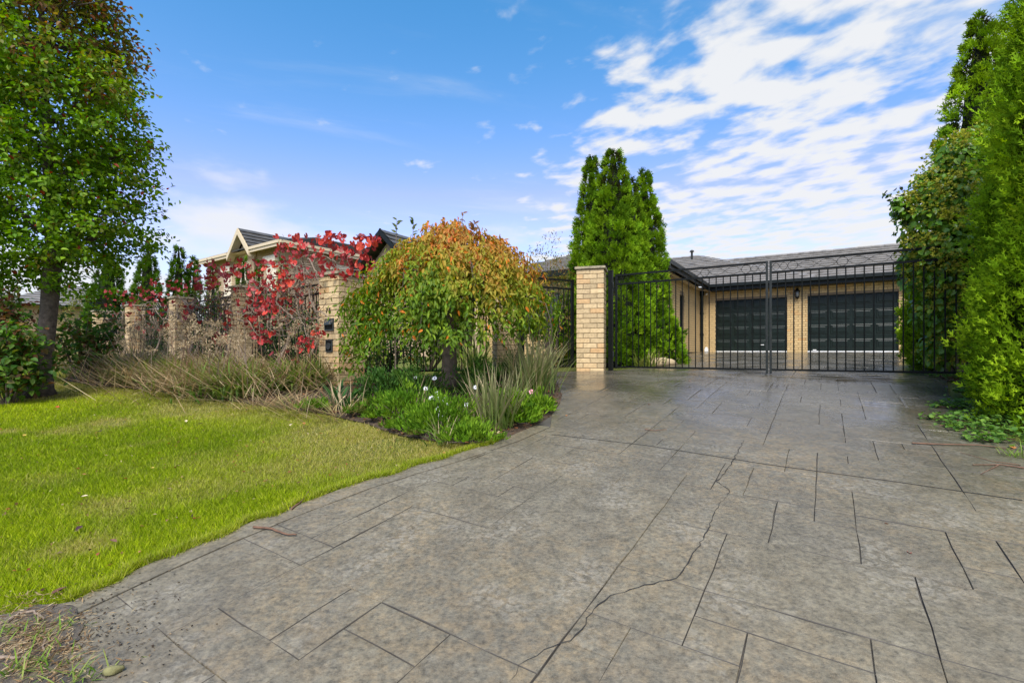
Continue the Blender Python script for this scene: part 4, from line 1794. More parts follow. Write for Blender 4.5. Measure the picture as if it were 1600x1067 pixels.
def conifer(name, label, x, y, H, Rm, seed, nspray, L, prof=None, lean=(0, 0), group=None, nb=3, lump=0.17, cols=None, z0=None, core=True, cat='conifer', wr=0.3):
    rs = np.random.default_rng(seed)
    z0 = gz(x, y) - 0.03 if z0 is None else z0
    o = thing(name, label, cat, (x, y, z0), 0, group)
    prof = prof or (lambda u: np.where(u < 0.12, 0.80 + 1.6 * u, np.sqrt(np.clip(1 - ((u - 0.12) / 0.88) ** 1.55, 0, 1))) * (1 - 0.1 * u))
    cols = cols or [(0.10, 0.20, 0.008), (0.15, 0.265, 0.010), (0.205, 0.33, 0.012), (0.07, 0.145, 0.008)]
    # clumps on the surface
    ncl = int(60 + nspray / 36)
    u = np.empty(0)
    while len(u) < ncl:
        c = rs.uniform(0, 0.985, ncl)
        u = np.concatenate([u, c[rs.uniform(0, 1, ncl) < np.clip(prof(c), 0.1, 1)]])
    u = u[:ncl]
    az = math.atan2(-y, -x) + rs.uniform(-2.15, 2.15, ncl)      # the far side, against the neighbours, stays bare
    big = 1 + 0.09 * np.sin(az * 3 + seed + u * 9) + 0.07 * np.sin(az * 5 - u * 23 + seed * 2)
    big = big + 0.075 * np.sin(az * 9 + u * 2.5 + seed)          # upright folds
    r = prof(u) * Rm * big * rs.uniform(0.86, 1.04, ncl)
    cen = np.stack([r * np.cos(az) + lean[0] * u, r * np.sin(az) + lean[1] * u, u * H], 1)
    out = np.stack([np.cos(az), np.sin(az), np.full(ncl, 0.15)], 1)
    ccol = palette(rs, ncl, cols, 0.16)
    per = max(3, nspray // ncl)
    idx = np.repeat(np.arange(ncl), per)
    n = len(idx)
    hd = rand_dir(rs, n)
    o_ = out[idx]
    fl = np.sign((hd * o_).sum(1))
    hd = hd * np.where(fl < 0, -1, 1)[:, None]
    hd[:, 2] = np.where((hd[:, 2] < -0.15) & (rs.uniform(0, 1, n) < 0.8), -hd[:, 2], hd[:, 2])
    rad = lump * (0.55 + 0.6 * rs.uniform(0, 1, ncl))[idx] * rs.uniform(0.15, 1, n) ** 0.5 * np.clip(0.35 + prof(u)[idx], 0.35, 1)
    pos = cen[idx] + hd * rad[:, None] * np.array([0.9, 0.9, 1.25])
    ax = unit(hd * 0.65 + o_ * 0.35 + np.array([0, 0, 0.75]) + rs.normal(size=(n, 3)) * 0.25)
    nr = unit(np.cross(ax, rand_dir(rs, n)))
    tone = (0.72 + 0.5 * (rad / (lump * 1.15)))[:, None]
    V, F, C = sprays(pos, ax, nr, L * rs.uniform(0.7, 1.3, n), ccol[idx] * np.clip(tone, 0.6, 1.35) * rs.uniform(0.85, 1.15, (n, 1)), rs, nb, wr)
    # old brown-green inner foliage, coloured darker to paint shade between the clumps
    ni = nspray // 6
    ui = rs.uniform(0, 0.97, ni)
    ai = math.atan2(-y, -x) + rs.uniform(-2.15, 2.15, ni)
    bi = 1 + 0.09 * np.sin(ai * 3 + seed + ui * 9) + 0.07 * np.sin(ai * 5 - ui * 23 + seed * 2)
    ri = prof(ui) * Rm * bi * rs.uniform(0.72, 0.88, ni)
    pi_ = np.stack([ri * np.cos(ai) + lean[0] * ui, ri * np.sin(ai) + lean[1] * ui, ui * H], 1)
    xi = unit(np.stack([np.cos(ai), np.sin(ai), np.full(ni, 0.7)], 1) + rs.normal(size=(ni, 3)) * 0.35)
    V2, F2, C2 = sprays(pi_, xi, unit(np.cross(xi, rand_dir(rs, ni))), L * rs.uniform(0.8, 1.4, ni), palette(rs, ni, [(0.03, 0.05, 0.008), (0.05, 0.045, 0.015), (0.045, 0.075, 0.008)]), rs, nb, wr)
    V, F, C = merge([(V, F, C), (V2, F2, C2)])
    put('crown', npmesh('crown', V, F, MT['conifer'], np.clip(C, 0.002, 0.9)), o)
    if core:  # added solid dark shell, not branches: stops see-through light, darkens the hollows
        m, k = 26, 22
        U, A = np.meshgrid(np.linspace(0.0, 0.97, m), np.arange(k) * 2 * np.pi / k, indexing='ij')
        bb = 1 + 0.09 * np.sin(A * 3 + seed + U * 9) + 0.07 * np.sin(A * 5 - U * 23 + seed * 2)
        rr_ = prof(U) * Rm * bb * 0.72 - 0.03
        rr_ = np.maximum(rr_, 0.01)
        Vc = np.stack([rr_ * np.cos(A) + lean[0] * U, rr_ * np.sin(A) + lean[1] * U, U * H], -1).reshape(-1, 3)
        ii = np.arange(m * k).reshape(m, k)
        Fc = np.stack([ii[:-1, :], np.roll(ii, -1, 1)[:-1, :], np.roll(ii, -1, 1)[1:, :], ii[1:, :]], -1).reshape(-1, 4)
        put('shade_core', npmesh('shade_core', Vc, Fc, MT['conifer_core'], smooth=True), o)
    mb = MB()
    mb.tube([(0, 0, -0.02), (lean[0] * 0.3, lean[1] * 0.3, H * 0.3), (lean[0] * 0.85, lean[1] * 0.85, H * 0.85)], [0.07, 0.05, 0.01], 8)
    mb.build('trunk', MT['bark'], o)
    return o


def at_px(px, d):
    return (px - 800) / FPX * d, d


def tipH(px, py, d):
    x, y = at_px(px, d)
    return EYE + (HOR - py) / FPX * d - gz(x, y)


slim = lambda u: np.where(u < 0.10, 0.82 + 1.8 * u, (1 - np.clip((u - 0.1) / 0.9, 0, 1) ** 1.8) ** 0.8)
cone_ = lambda u: np.where(u < 0.10, 0.86 + 1.4 * u, (1 - np.clip((u - 0.1) / 0.9, 0, 1) ** 1.22) ** 0.74)


def build_conifers():
    G = 'cypresses grouped behind the gate pillar'
    for lab, px, py, d, Rm, sd, n in (
            ('tall cypress behind the gate pillar, leftmost of the tight group', 924, 236, 10.9, 0.50, 1, 11000),
            ('tallest cypress, in the middle of the group behind the gate pillar', 958, 226, 10.1, 0.66, 2, 15000),
            ('cypress tucked between the tallest and the rightmost of the group', 984, 268, 10.8, 0.50, 3, 8000),
            ('cypress at the right of the group, closest to the garage', 1007, 262, 11.7, 0.58, 4, 11000)):
        x, y = at_px(px, d)
        conifer('cypress', lab, x, y, tipH(px, py, d), Rm, sd, n, 0.085, cone_, group=G, lump=0.15, nb=2)
    x, y = at_px(1034, 10.6)
    conifer('conifer_shrub', 'low rounded conifer bush at the right foot of the cypress group', x, y, 1.02, 0.42, 9, 2200, 0.09, lambda u: np.sqrt(np.clip(1 - u ** 2.2, 0, 1)) * 0.98, lump=0.12, cat='shrub')
    G = 'garden cypresses behind the front fence'
    dk = [(0.05, 0.115, 0.009), (0.075, 0.16, 0.011), (0.11, 0.20, 0.013)]
    for lab, px, py, d, Rm, sd, n in (
            ('broad dark cypress behind the fence, just right of the big tree', 168, 388, 15.5, 0.62, 21, 3400),
            ('pointed dark cypress standing alone against the sky, second behind the fence', 231, 380, 16.0, 0.50, 22, 3400),
            ('slender dark cypress of the touching pair, the taller left one', 279, 381, 17.0, 0.40, 23, 2600),
            ('small cypress of the touching pair, the shorter right one', 303, 398, 17.4, 0.26, 24, 1500),
            ('thin cypress at the left corner of the two-storey house', 333, 408, 17.5, 0.24, 25, 1000),
            ('narrow cypress in front of the gable of the two-storey house', 380, 398, 17.0, 0.28, 26, 1400),
            ('small cypress between the gable and the tall shuttered window', 405, 406, 17.0, 0.27, 27, 1100),
            ('thin cypress beside the tall shuttered window of the two-storey house', 443, 402, 16.5, 0.22, 28, 1000)):
        x, y = at_px(px, d)
        conifer('garden_cypress', lab, x, y, tipH(px, py, d), Rm, sd, int(n * 1.3), 0.115, cone_, group=G, cols=dk, lump=0.14, nb=2)
    # big hedge conifers on the right
    G = 'tall hedge conifers on the right'
    br = [(0.165, 0.29, 0.010), (0.225, 0.36, 0.012), (0.295, 0.43, 0.016), (0.105, 0.20, 0.008)]
    col_ = lambda u: np.where(u < 0.08, 0.90 + 1.2 * u, (1 - np.clip((u - 0.08) / 0.92, 0, 1) ** 2.6) ** 0.75)
    conifer('hedge_conifer', 'big bright green hedge conifer nearest to the camera at the right edge', 4.74, 3.78, 4.7, 0.70, 31, 37000, 0.056, col_, group=G, cols=br, nb=2, lump=0.2, wr=0.27)
    conifer('hedge_conifer', 'bright green hedge conifer second from the right edge, towering over the gate end', 5.62, 4.78, 4.6, 0.62, 32, 24000, 0.062, col_, group=G, cols=br, nb=2, lump=0.19, wr=0.29)
    x, y = at_px(1532, 6.9)
    conifer('hedge_conifer', 'hedge conifer with the free pointed top beside the ivy, behind the gate end', x, y, tipH(1532, 12, 6.9), 0.52, 33, 14000, 0.074, slim, group=G, cols=br, nb=2, lump=0.16)
    conifer('hedge_conifer', 'shorter hedge conifer behind the gate under the ivy', 6.85, 7.5, 2.2, 0.52, 34, 8000, 0.075, col_, group=G, cols=br, nb=2, lump=0.15)
    conifer('hedge_conifer', 'low hedge conifer farther back along the forecourt, near the garage corner', 8.4, 9.2, 2.0, 0.6, 35, 6000, 0.08, col_, group=G, cols=br, nb=2, lump=0.15)
    conifer('hedge_conifer', 'farthest hedge conifer in front of the garage corner', 10.35, 11.3, 2.1, 0.75, 36, 6000, 0.09, col_, group=G, cols=br, nb=2, lump=0.16)


build_conifers()


# ------------------------------------------------------------------ the big street tree on the left
def build_big_tree():
    rs = np.random.default_rng(101)
    rr = random.Random(101)
    b = pick(60, 616)
    bx, by = float(b[0]), float(b[1])
    z0 = gz(bx, by)
    o = thing('street_tree', 'large green street tree with reddening top on the lawn at the left', 'tree', (bx, by, z0))
    # trunk
    mb = MB()
    k = by / FPX       # metres per pixel at the tree
    def rel(px, py, dy=0.0):
        q = P(px, py, by + dy)
        return (q[0] - bx, q[1] - by, q[2] - z0)
    tr = [rel(60, 622), rel(62, 606), rel(65, 580), rel(70, 540), rel(76, 490), rel(80, 440), rel(84, 400), rel(80, 330), rel(74, 240), rel(70, 150), rel(66, 40), rel(62, -60), rel(58, -150)]
    mb.tube(tr, [0.24, 0.16, 0.125, 0.105, 0.1, 0.105, 0.09, 0.075, 0.06, 0.048, 0.034, 0.022, 0.01], 12)
    mb.build('trunk', MT['bark'], o, True)
    # limbs
    lm = MB()
    tops = []
    for i in range(34):
        f = rr.uniform(0.0, 0.85)
        j = 5 + f * 7
        i0 = int(j)
        s0 = Vector(tr[min(i0, 12)]).lerp(Vector(tr[min(i0 + 1, 12)]), j - i0)
        an = rr.uniform(0, 2 * math.pi)
        ln = rr.uniform(0.8, 1.25) * (1 - 0.55 * f)
        e = s0 + Vector((math.cos(an) * ln, math.sin(an) * ln, ln * rr.uniform(0.5, 1.3)))
        pts = limb(lm, s0, e, 0.05 * (1 - 0.5 * f), 0.008, rr, 6, 0.05, 6)
        for q in range(5):
            bq = pts[rr.randint(2, 6)]
            a2 = an + rr.uniform(-1.2, 1.2)
            l2 = rr.uniform(0.25, 0.5)
            limb(lm, bq, bq + Vector((math.cos(a2) * l2, math.sin(a2) * l2, l2 * rr.uniform(0.1, 0.9))), 0.012, 0.003, rr, 4, 0.06, 4)
    o2 = lm.build('limbs', MT['bark'], o, True)
    # crown envelope: centre line above the trunk, radius by height (from the outline in the photograph)
    zs = np.array([P(0, p, by)[2] - z0 for p in (455, 430, 395, 345, 300, 240, 170, 100, 40, 0, -80, -160, -230)])
    xr = np.array([84, 112, 146, 190, 184, 182, 192, 182, 166, 150, 124, 96, 70]) * 1.0
    cx = np.array([60, 60, 62, 64, 64, 64, 64, 64, 64, 64, 62, 60, 60]) - 4
    rad = (xr - cx) * k
    ncl = 1550
    zc = rs.uniform(zs[0], zs[-1], ncl * 4)
    rm = np.interp(zc, zs, rad)
    keep = rs.uniform(0, 1, len(zc)) < (rm / rad.max()) ** 1.3
    zc = zc[keep][:ncl]
    rm = rm[keep][:ncl]
    n = len(zc)
    az = rs.uniform(0, 2 * np.pi, n)
    lob = 1 + 0.13 * np.sin(3 * az + zc * 2.1) + 0.11 * np.sin(5 * az - zc * 3.7)
    rho = rm * lob * rs.uniform(0.06, 1, n) ** 0.42
    cxm = (np.interp(zc, zs, cx) - 60) * k
    cen = np.stack([cxm + rho * np.cos(az), rho * np.sin(az), zc - 0.15 * (rho / rad.max()) ** 2], 1)
    per = 30
    idx = np.repeat(np.arange(n), per)
    N = len(idx)
    # each cluster is a short arching twig with leaves along it
    out = np.stack([np.cos(az), np.sin(az), rs.uniform(-0.25, 0.45, n)], 1)
    tdir = unit(out + rs.normal(size=(n, 3)) * 0.35)
    f = rs.uniform(-0.55, 1, N)
    tl = rs.uniform(0.22, 0.44, n)[idx]
    pos = cen[idx] + tdir[idx] * (f * tl)[:, None] - np.array([0, 0, 1.0]) * (np.clip(f, 0, 1) ** 2 * 0.09)[:, None] + rs.normal(size=(N, 3)) * 0.055
    ax = unit(tdir[idx] * 0.5 + rand_dir(rs, N) * 0.75 + np.array([0, 0, -0.35]))
    nr = unit(np.array([0, 0, 1.0]) + rand_dir(rs, N) * 0.75)
    zr = pos[:, 2]
    red = np.clip((zr - P(0, 230, by)[2] + z0) / 2.2, 0, 1) * 0.75 + 0.2 * np.clip((pos[:, 0]) / 1.9, 0, 1)
    redc = np.clip(red + rs.normal(size=n)[idx] * 0.24, 0, 1)
    grn = palette(rs, N, [(0.10, 0.215, 0.010), (0.15, 0.28, 0.012), (0.22, 0.35, 0.016), (0.11, 0.24, 0.011)], 0.14)
    rdp = palette(rs, N, [(0.20, 0.075, 0.03), (0.14, 0.095, 0.025), (0.29, 0.085, 0.03), (0.12, 0.125, 0.022), (0.15, 0.075, 0.035), (0.11, 0.14, 0.02)], 0.14)
    w = np.clip((redc - 0.25) * 1.6 + rs.normal(size=N) * 0.16, 0, 1)[:, None]
    col = grn * (1 - w) + rdp * w
    stray = rs.uniform(0, 1, N) < 0.012
    col[stray] = (0.30, 0.05, 0.02)
    V, F, C = leaf_geo(pos, ax, nr, rs.uniform(0.05, 0.085, N), rs.uniform(0.036, 0.055, N), col, 0.16, True)
    put('crown', npmesh('crown', V, F, MT['leaf'], C), o)
    # suckers round the trunk foot
    def suckers(name, label, px, py, d, rx, rz, zc_, nn, sd, cols):
        q = np.random.default_rng(sd)
        x, y = at_px(px, d)
        zb = gz(x, y)
        so = thing(name, label, 'shrub', (x, y, zb))
        sm = MB()
        rk = random.Random(sd)
        cs = []
        for i in range(22):
            e = Vector((rk.uniform(-rx, rx), rk.uniform(-0.3, 0.3), zc_ + rk.uniform(-rz, rz)))
            sm.tube([(e.x * 0.15, e.y * 0.2, -0.02), (e.x * 0.45, e.y * 0.5, max(e.z, 0.1) * 0.55), (e.x, e.y, max(e.z, 0.12))], [0.011, 0.008, 0.003], 5)
            cs.append(((e.x * 0.45, e.y * 0.5, max(e.z, 0.1) * 0.55), (e.x, e.y, max(e.z, 0.12))))
        sm.build('stems', MT['bark_smooth'], so)
        cs = np.array(cs)
        idx_ = q.integers(0, len(cs), nn)
        f_ = q.uniform(0, 1.1, nn)[:, None]
        pos_ = cs[idx_, 0] * (1 - f_) + cs[idx_, 1] * f_ + q.normal(size=(nn, 3)) * np.array([0.1, 0.1, 0.08])
        pos_[:, 2] = np.maximum(pos_[:, 2], 0.06)
        col_ = palette(q, nn, cols, 0.15)
        V_, F_, C_ = leaf_geo(pos_, unit(rand_dir(q, nn) + np.array([0, 0, -0.25])), unit(np.array([0, -0.3, 1.0]) + rand_dir(q, nn) * 0.7), q.uniform(0.06, 0.10, nn), q.uniform(0.045, 0.07, nn), col_, 0.15, True)
        put('foliage', npmesh('foliage', V_, F_, MT['leaf'], C_), so)
    gr = [(0.05, 0.125, 0.015), (0.08, 0.17, 0.02), (0.11, 0.19, 0.02), (0.035, 0.095, 0.014), (0.16, 0.07, 0.025)]
    suckers('sucker_shrub', 'leafy shoots in front of the big tree trunk at the left edge', 12, 600, 6.3, 0.5, 0.5, 0.7, 1500, 41, gr)
    suckers('sucker_shrub', 'leafy shoots right of the big tree trunk', 132, 580, 8.2, 0.55, 0.5, 0.9, 1100, 42, gr)
    suckers('sucker_shrub', 'taller reddish green shrub left behind the big tree trunk', 0, 560, 7.9, 0.6, 0.6, 1.2, 1500, 43, gr + [(0.17, 0.04, 0.03), (0.14, 0.05, 0.03)])


build_big_tree()


# ------------------------------------------------------------------ umbrella-shaped weeping tree over the splayed fence
def build_weeping():
    rs = np.random.default_rng(55)
    rr = random.Random(55)
    d0 = 6.55
    x0, y0 = at_px(702, d0)
    z0 = gz(x0, y0)
    o = thing('weeping_tree', 'small umbrella-shaped weeping tree with leaves turning orange over the garden bed', 'tree', (x0, y0, z0))
    E = EYE - z0            # eye level in local height
    mb = MB()
    mb.tube([(0, 0, -0.03), (0.005, 0, 0.1), (0.0, 0, 0.5), (-0.02, 0, 0.95), (0.0, 0, 1.3), (-0.05, 0, 1.6)], [0.15, 0.115, 0.095, 0.09, 0.085, 0.06], 12)
    mb.build('trunk', MT['bark_smooth'], o, True)
    lm = MB()
    Rd = 1.28
    topz = E + 1.66
    cxo = 0.08

    def dome(rho):
        return topz + 0.03 - 0.86 * (rho / Rd) ** 1.55

    cen = []
    for i in range(46):
        an = rr.uniform(0, 2 * math.pi)
        ro = Rd * rr.uniform(0.35, 1.0)
        p0 = Vector((0, 0, rr.uniform(1.15, 1.55)))
        p2 = Vector((cxo + math.cos(an) * ro, math.sin(an) * ro, dome(ro) - 0.2))
        p1 = (p0 + p2) / 2 + Vector((0, 0, 0.16))
        p3 = p2 + Vector((math.cos(an) * 0.10, math.sin(an) * 0.10, -rr.uniform(0.3, 0.75)))
        lm.tube([p0, p0.lerp(p1, 0.6), p1, p2.lerp(p1, 0.35), p2, p2.lerp(p3, 0.5) + Vector((0.02, 0, 0.05)), p3], [0.035, 0.026, 0.02, 0.014, 0.01, 0.006, 0.003], 6)
    lm.build('limbs', MT['bark_smooth'], o, True)
    # hanging strings of leaves
    ns = 1900
    nc = 105
    an_c = rs.uniform(0, 2 * np.pi, nc)
    ro_c = Rd * rs.uniform(0.0, 1, nc) ** 0.45 * (1 + 0.09 * np.sin(an_c * 4 + 1.0) + 0.07 * np.sin(an_c * 7))
    lift_c = rs.normal(size=nc) * 0.09
    ic = rs.integers(0, nc, ns)
    cx_ = ro_c[ic] * np.cos(an_c[ic]) + rs.normal(size=ns) * 0.105
    cy_ = ro_c[ic] * np.sin(an_c[ic]) + rs.normal(size=ns) * 0.105
    an = np.arctan2(cy_, cx_)
    ro = np.hypot(cx_, cy_)
    zt = dome(np.minimum(ro, Rd * 1.05)) + lift_c[ic] + rs.normal(size=ns) * 0.035
    # second, lower layer inside
    lowr = rs.uniform(0, 1, ns) < 0.62
    zt = np.where(lowr, zt - rs.uniform(0.05, 0.75, ns) * np.clip(ro / Rd + 0.25, 0, 1), zt)
    left = np.clip(-np.cos(an), 0, 1)
    ln = rs.uniform(0.12, 0.34, ns) + 0.32 * left * (ro / Rd) ** 2 * rs.uniform(0, 1, ns)
    per = 13
    idx = np.repeat(np.arange(ns), per)
    N = len(idx)
    f = np.tile(np.linspace(0, 1, per), ns) + rs.normal(size=N) * 0.05
    hx, hy = np.cos(an)[idx], np.sin(an)[idx]
    arch = 0.22 * np.sin(np.clip(f, 0, 1) * 1.4)
    pos = np.stack([cxo + hx * (ro[idx] - 0.16 + arch), hy * (ro[idx] - 0.16 + arch), zt[idx] + 0.04 * np.sin(np.clip(f, 0, 1) * 3.1) - ln[idx] * np.clip(f, 0, 1.1) ** 1.7], 1) + rs.normal(size=(N, 3)) * 0.022
    pos[:, 2] = np.maximum(pos[:, 2], E - 0.25)
    zmin = E + 0.22 + 0.1 * np.sin(an[idx] * 6) - 0.5 * left[idx] * np.clip(ro[idx] / Rd, 0, 1) ** 3
    keep = pos[:, 2] > zmin - rs.uniform(0, 0.22, N)
    pos, idx, hx, hy = pos[keep], idx[keep], hx[keep], hy[keep]
    N = len(pos)
    ax = unit(np.stack([hx * 0.35, hy * 0.35, np.full(N, -1.0)], 1) + rs.normal(size=(N, 3)) * 0.55)
    nr = unit(np.stack([hx, hy, np.full(N, 0.6)], 1) + rs.normal(size=(N, 3)) * 0.5)
    hgt = (pos[:, 2] - (E + 0.55)) / 1.1
    warm = np.clip(0.08 + hgt * 0.9 + 0.18 * np.clip(pos[:, 0] / Rd, -0.3, 1) + rs.normal(size=nc)[ic][idx] * 0.16 + rs.normal(size=ns)[idx] * 0.09, 0, 1)
    grn = palette(rs, N, [(0.095, 0.18, 0.01), (0.135, 0.23, 0.012), (0.19, 0.27, 0.015), (0.065, 0.135, 0.01)], 0.14)
    yel = palette(rs, N, [(0.30, 0.30, 0.02), (0.38, 0.30, 0.03), (0.22, 0.26, 0.02)], 0.12)
    org = palette(rs, N, [(0.46, 0.19, 0.035), (0.36, 0.18, 0.035), (0.54, 0.15, 0.035), (0.30, 0.17, 0.04), (0.34, 0.27, 0.04)], 0.14)
    w1 = np.clip((warm - 0.12) * 2.2, 0, 1)[:, None]
    w2 = np.clip((warm - 0.40) * 2.0, 0, 1)[:, None]
    col = grn * (1 - w1) + yel * w1
    col = col * (1 - w2) + org * w2
    st_ = rs.uniform(0, 1, N) < 0.025
    col[st_] = np.array([0.62, 0.19, 0.02])
    V, F, C = leaf_geo(pos, ax, nr, rs.uniform(0.05, 0.085, N), rs.uniform(0.022, 0.036, N), col, 0.22, True)
    put('crown', npmesh('crown', V, F, MT['leaf'], C), o)
    # upright shoots breaking through the top
    for px, py, hh, nl, sd in ((619, 372, 0.24, 7, 1), (645, 372, 0.25, 7, 2), (722, 352, 0.16, 4, 3), (740, 365, 0.14, 8, 4)):
        q = np.random.default_rng(sd + 70)
        b = P(px, py, d0 - 0.1)
        sm = MB()
        bz = b - np.array([x0, y0, z0])
        sm.tube([bz - np.array([0, 0, 0.3]), bz, bz + np.array([0.01, 0, hh])], [0.006, 0.005, 0.002], 5)
        so = sm.build('shoot', MT['bark_smooth'], o)
        kk = np.linspace(0.15, 1, nl)
        ps = bz + np.stack([kk * 0.01, kk * 0, kk * hh], 1)
        a_ = q.uniform(0, 6.28, nl)
        dr = unit(np.stack([np.cos(a_) * 1.0, np.sin(a_) * 0.4, q.uniform(0.1, 0.9, nl)], 1))
        V, F, C = leaf_geo(ps, dr, unit(np.stack([q.normal(size=nl) * 0.4, -np.ones(nl), q.uniform(0.2, 1, nl)], 1)), q.uniform(0.07, 0.1, nl), q.uniform(0.03, 0.045, nl), palette(q, nl, [(0.06, 0.10, 0.02), (0.09, 0.11, 0.02)] if sd < 3 else [(0.2, 0.1, 0.04)], 0.1), 0.15, True)
        put('shoot_leaves', npmesh('shoot_leaves', V, F, MT['leaf'], C), so)


build_weeping()


# ------------------------------------------------------------------ red vine along the fence
def fence_at(px, off=0.0):
    """point on the fence line (moved off metres to the street) seen in column px"""
    k = (px - 800) / FPX
    q = P75 + FNOR * off
    t = (q[0] - q[1] * k) / (0.8 + 0.6 * k)
    return q + FDIR * t


def build_vine():
    rr = random.Random(8)
    rs = np.random.default_rng(8)
    q0 = P75 + FDIR * 2.0
    zb = gz(*q0)
    v = thing('red_vine', 'ornamental vine with tangled bare stems and scarlet leaves covering the fence', 'vine', (q0[0], q0[1], zb))
    org = np.array([q0[0], q0[1], zb])
    # tangled stems: random walks in a slab along the fence
    mb = MB()
    segs = 0
    def dens_h(t):
        return 0.45 + 0.75 * math.exp(-((t - 1.2) / 2.2) ** 2)
    for i in range(430):
        t = abs(rr.gauss(2.0, 3.2)) if i < 300 else rr.uniform(0, 11)
        if t > 11.8:
            continue
        top = 1.62 + 0.35 * math.exp(-((t - 0.4) / 1.6) ** 2)
        z = rr.uniform(0.95, top - 0.05)
        a = rr.uniform(0, 6.28)
        off = rr.uniform(-0.15, 0.35)
        pts = []
        el = rr.uniform(-0.6, 0.6)
        nseg = rr.randint(5, 11)
        for j in range(nseg):
            q = P75 + FDIR * t + FNOR * off
            pts.append((q[0] - org[0], q[1] - org[1], z + gz(*q) - zb))
            a += rr.uniform(-0.6, 0.6)
            el += rr.uniform(-0.35, 0.35)
            st_ = rr.uniform(0.07, 0.14)
            t += math.cos(a) * st_
            z += math.sin(a) * st_ * 0.8 - 0.01
            off = min(max(off + rr.uniform(-0.05, 0.05), -0.2), 0.48)
            z = min(max(z, 0.7), top)
            t = max(t, -0.35)
        r0 = rr.choice([0.005, 0.006, 0.008, 0.011, 0.014])
        mb.tube(pts, [r0 * (1 - 0.6 * k / nseg) for k in range(nseg)], 4, False)
    # main stems up from the ground, and trailing side
    for t in (0.55, 1.5, 3.6, 5.2, 7.4, 9.8):
        q = P75 + FDIR * t + FNOR * 0.12
        pts = []
        for j in range(9):
            f = j / 8
            p = q + FDIR * 0.12 * math.sin(f * 7 + t) + FNOR * 0.05 * math.sin(f * 9)
            pts.append((p[0] - org[0], p[1] - org[1], gz(*q) - 0.03 - zb + f * 1.5))
        mb.tube(pts, [0.03 - 0.016 * j / 8 for j in range(9)], 7)
    st_o = mb.build('stems', MT['vine_wood'], v)
    # lobed leaves, one object each
    shapes = []
    for k in range(6):
        m2 = MB()
        n = 11
        vs = [(0, 0, 0)]
        q = random.Random(k + 30)
        for j in range(n):
            a = -math.pi / 2 + 0.35 + (2 * math.pi - 0.7) * j / (n - 1)
            lob = 0.9 + 0.10 * math.cos(3 * (a - math.pi / 2)) + 0.03 * math.cos(9 * a)
            r_ = 0.5 * lob * q.uniform(0.9, 1.1)
            x, y = r_ * math.cos(a), r_ * math.sin(a)
            vs.append((x, y, -0.22 * (x * x + y * y) * 2 + q.uniform(-0.05, 0.05) + 0.16 * abs(x)))
        m2.add(vs, [(0, j, j + 1) for j in range(1, n)])
        shapes.append(m2.mesh('vine_leaf', MT['vine_leaf']))
    spots = [(500, 400, 55, 26, 30, .25), (555, 392, 42, 20, 26, .2), (470, 385, 30, 14, 20, .25), (430, 440, 32, 26, 46, .3), (400, 490, 22, 26, 32, .35), (425, 470, 25, 25, 22, .35), (360, 430, 28, 20, 30, .3),
             (325, 432, 24, 16, 22, .25), (275, 448, 30, 10, 18, .25), (240, 462, 24, 12, 14, .2), (188, 466, 18, 9, 14, .2), (215, 505, 30, 18, 10, .35), (290, 490, 30, 18, 9, .35), (350, 500, 9, 12, 6, .4),
             (480, 535, 14, 12, 8, .45), (495, 520, 8, 8, 4, .4), (405, 525, 14, 8, 8, .45), (345, 528, 10, 8, 4, .5), (590, 372, 20, 8, 8, .15), (520, 372, 14, 8, 8, .2), (545, 425, 25, 10, 10, .25), (450, 560, 20, 10, 3, .5)]
    leaves = []
    for px, py, sx, sy, n, off in spots:
        for i in range(int(n * 2.3)):
            x_, y_ = px + sx * 0.8 * min(max(rr.gauss(0, 1), -1.6), 1.6), py + sy * 0.8 * min(max(rr.gauss(0, 1), -1.5), 1.5)
            q = fence_at(min(x_, 585), off + rr.uniform(-0.2, 0.15))
            if x_ > 585:
                q = P75 + np.array([(x_ - 560) / FPX * 7.2, 0.1])
            z = EYE + (HOR - y_) / FPX * q[1]
            size = rr.uniform(0.055, 0.115)
            leaves.append((size / q[1], Matrix.LocRotScale(Vector((q[0] - org[0], q[1] - org[1], z - zb)),
                           Matrix.Rotation(rr.gauss(0, 0.8), 3, 'Z') @ Matrix.Rotation(rr.gauss(0, 0.5), 3, 'Y') @ Matrix.Rotation(R(-90) + rr.gauss(0.25, 0.55), 3, 'X'), Vector((size, size * 1.05, size)))))
    leaves.sort(key=lambda l: -l[0])
    rest = MB()
    for i, (_, mx) in enumerate(leaves):
        me_ = shapes[rr.randrange(6)]
        if i < 300:
            put('vine_leaf', me_, v).matrix_local = mx
        else:
            rest.add([mx @ p.co for p in me_.vertices], [tuple(f.vertices) for f in me_.polygons])
    rest.build('small_vine_leaves', MT['vine_leaf'], v)['kind'] = 'stuff'
    # shrivelled brown remnants clinging to the stems
    n = 1500
    tt = np.abs(rs.normal(2.2, 3.6, n))
    tt = np.minimum(tt, 11.5)
    offs = rs.uniform(-0.1, 0.42, n)
    xy = P75 + FDIR * tt[:, None] + FNOR * offs[:, None]
    pos = np.stack([xy[:, 0], xy[:, 1], g(xy[:, 0], xy[:, 1]) + rs.uniform(0.7, 1.62, n)], 1) - org
    V, F, C = leaf_geo(pos, rand_dir(rs, n), rand_dir(rs, n), rs.uniform(0.03, 0.06, n), rs.uniform(0.02, 0.04, n), palette(rs, n, [(0.2, 0.11, 0.07), (0.16, 0.09, 0.06), (0.30, 0.13, 0.08), (0.32, 0.06, 0.045), (0.12, 0.14, 0.03)]), 0.3)
    ob = put('withered_leaves', npmesh('withered_leaves', V, F, MT['leaf_soft'], C), v)
    ob['kind'] = 'stuff'


build_vine()


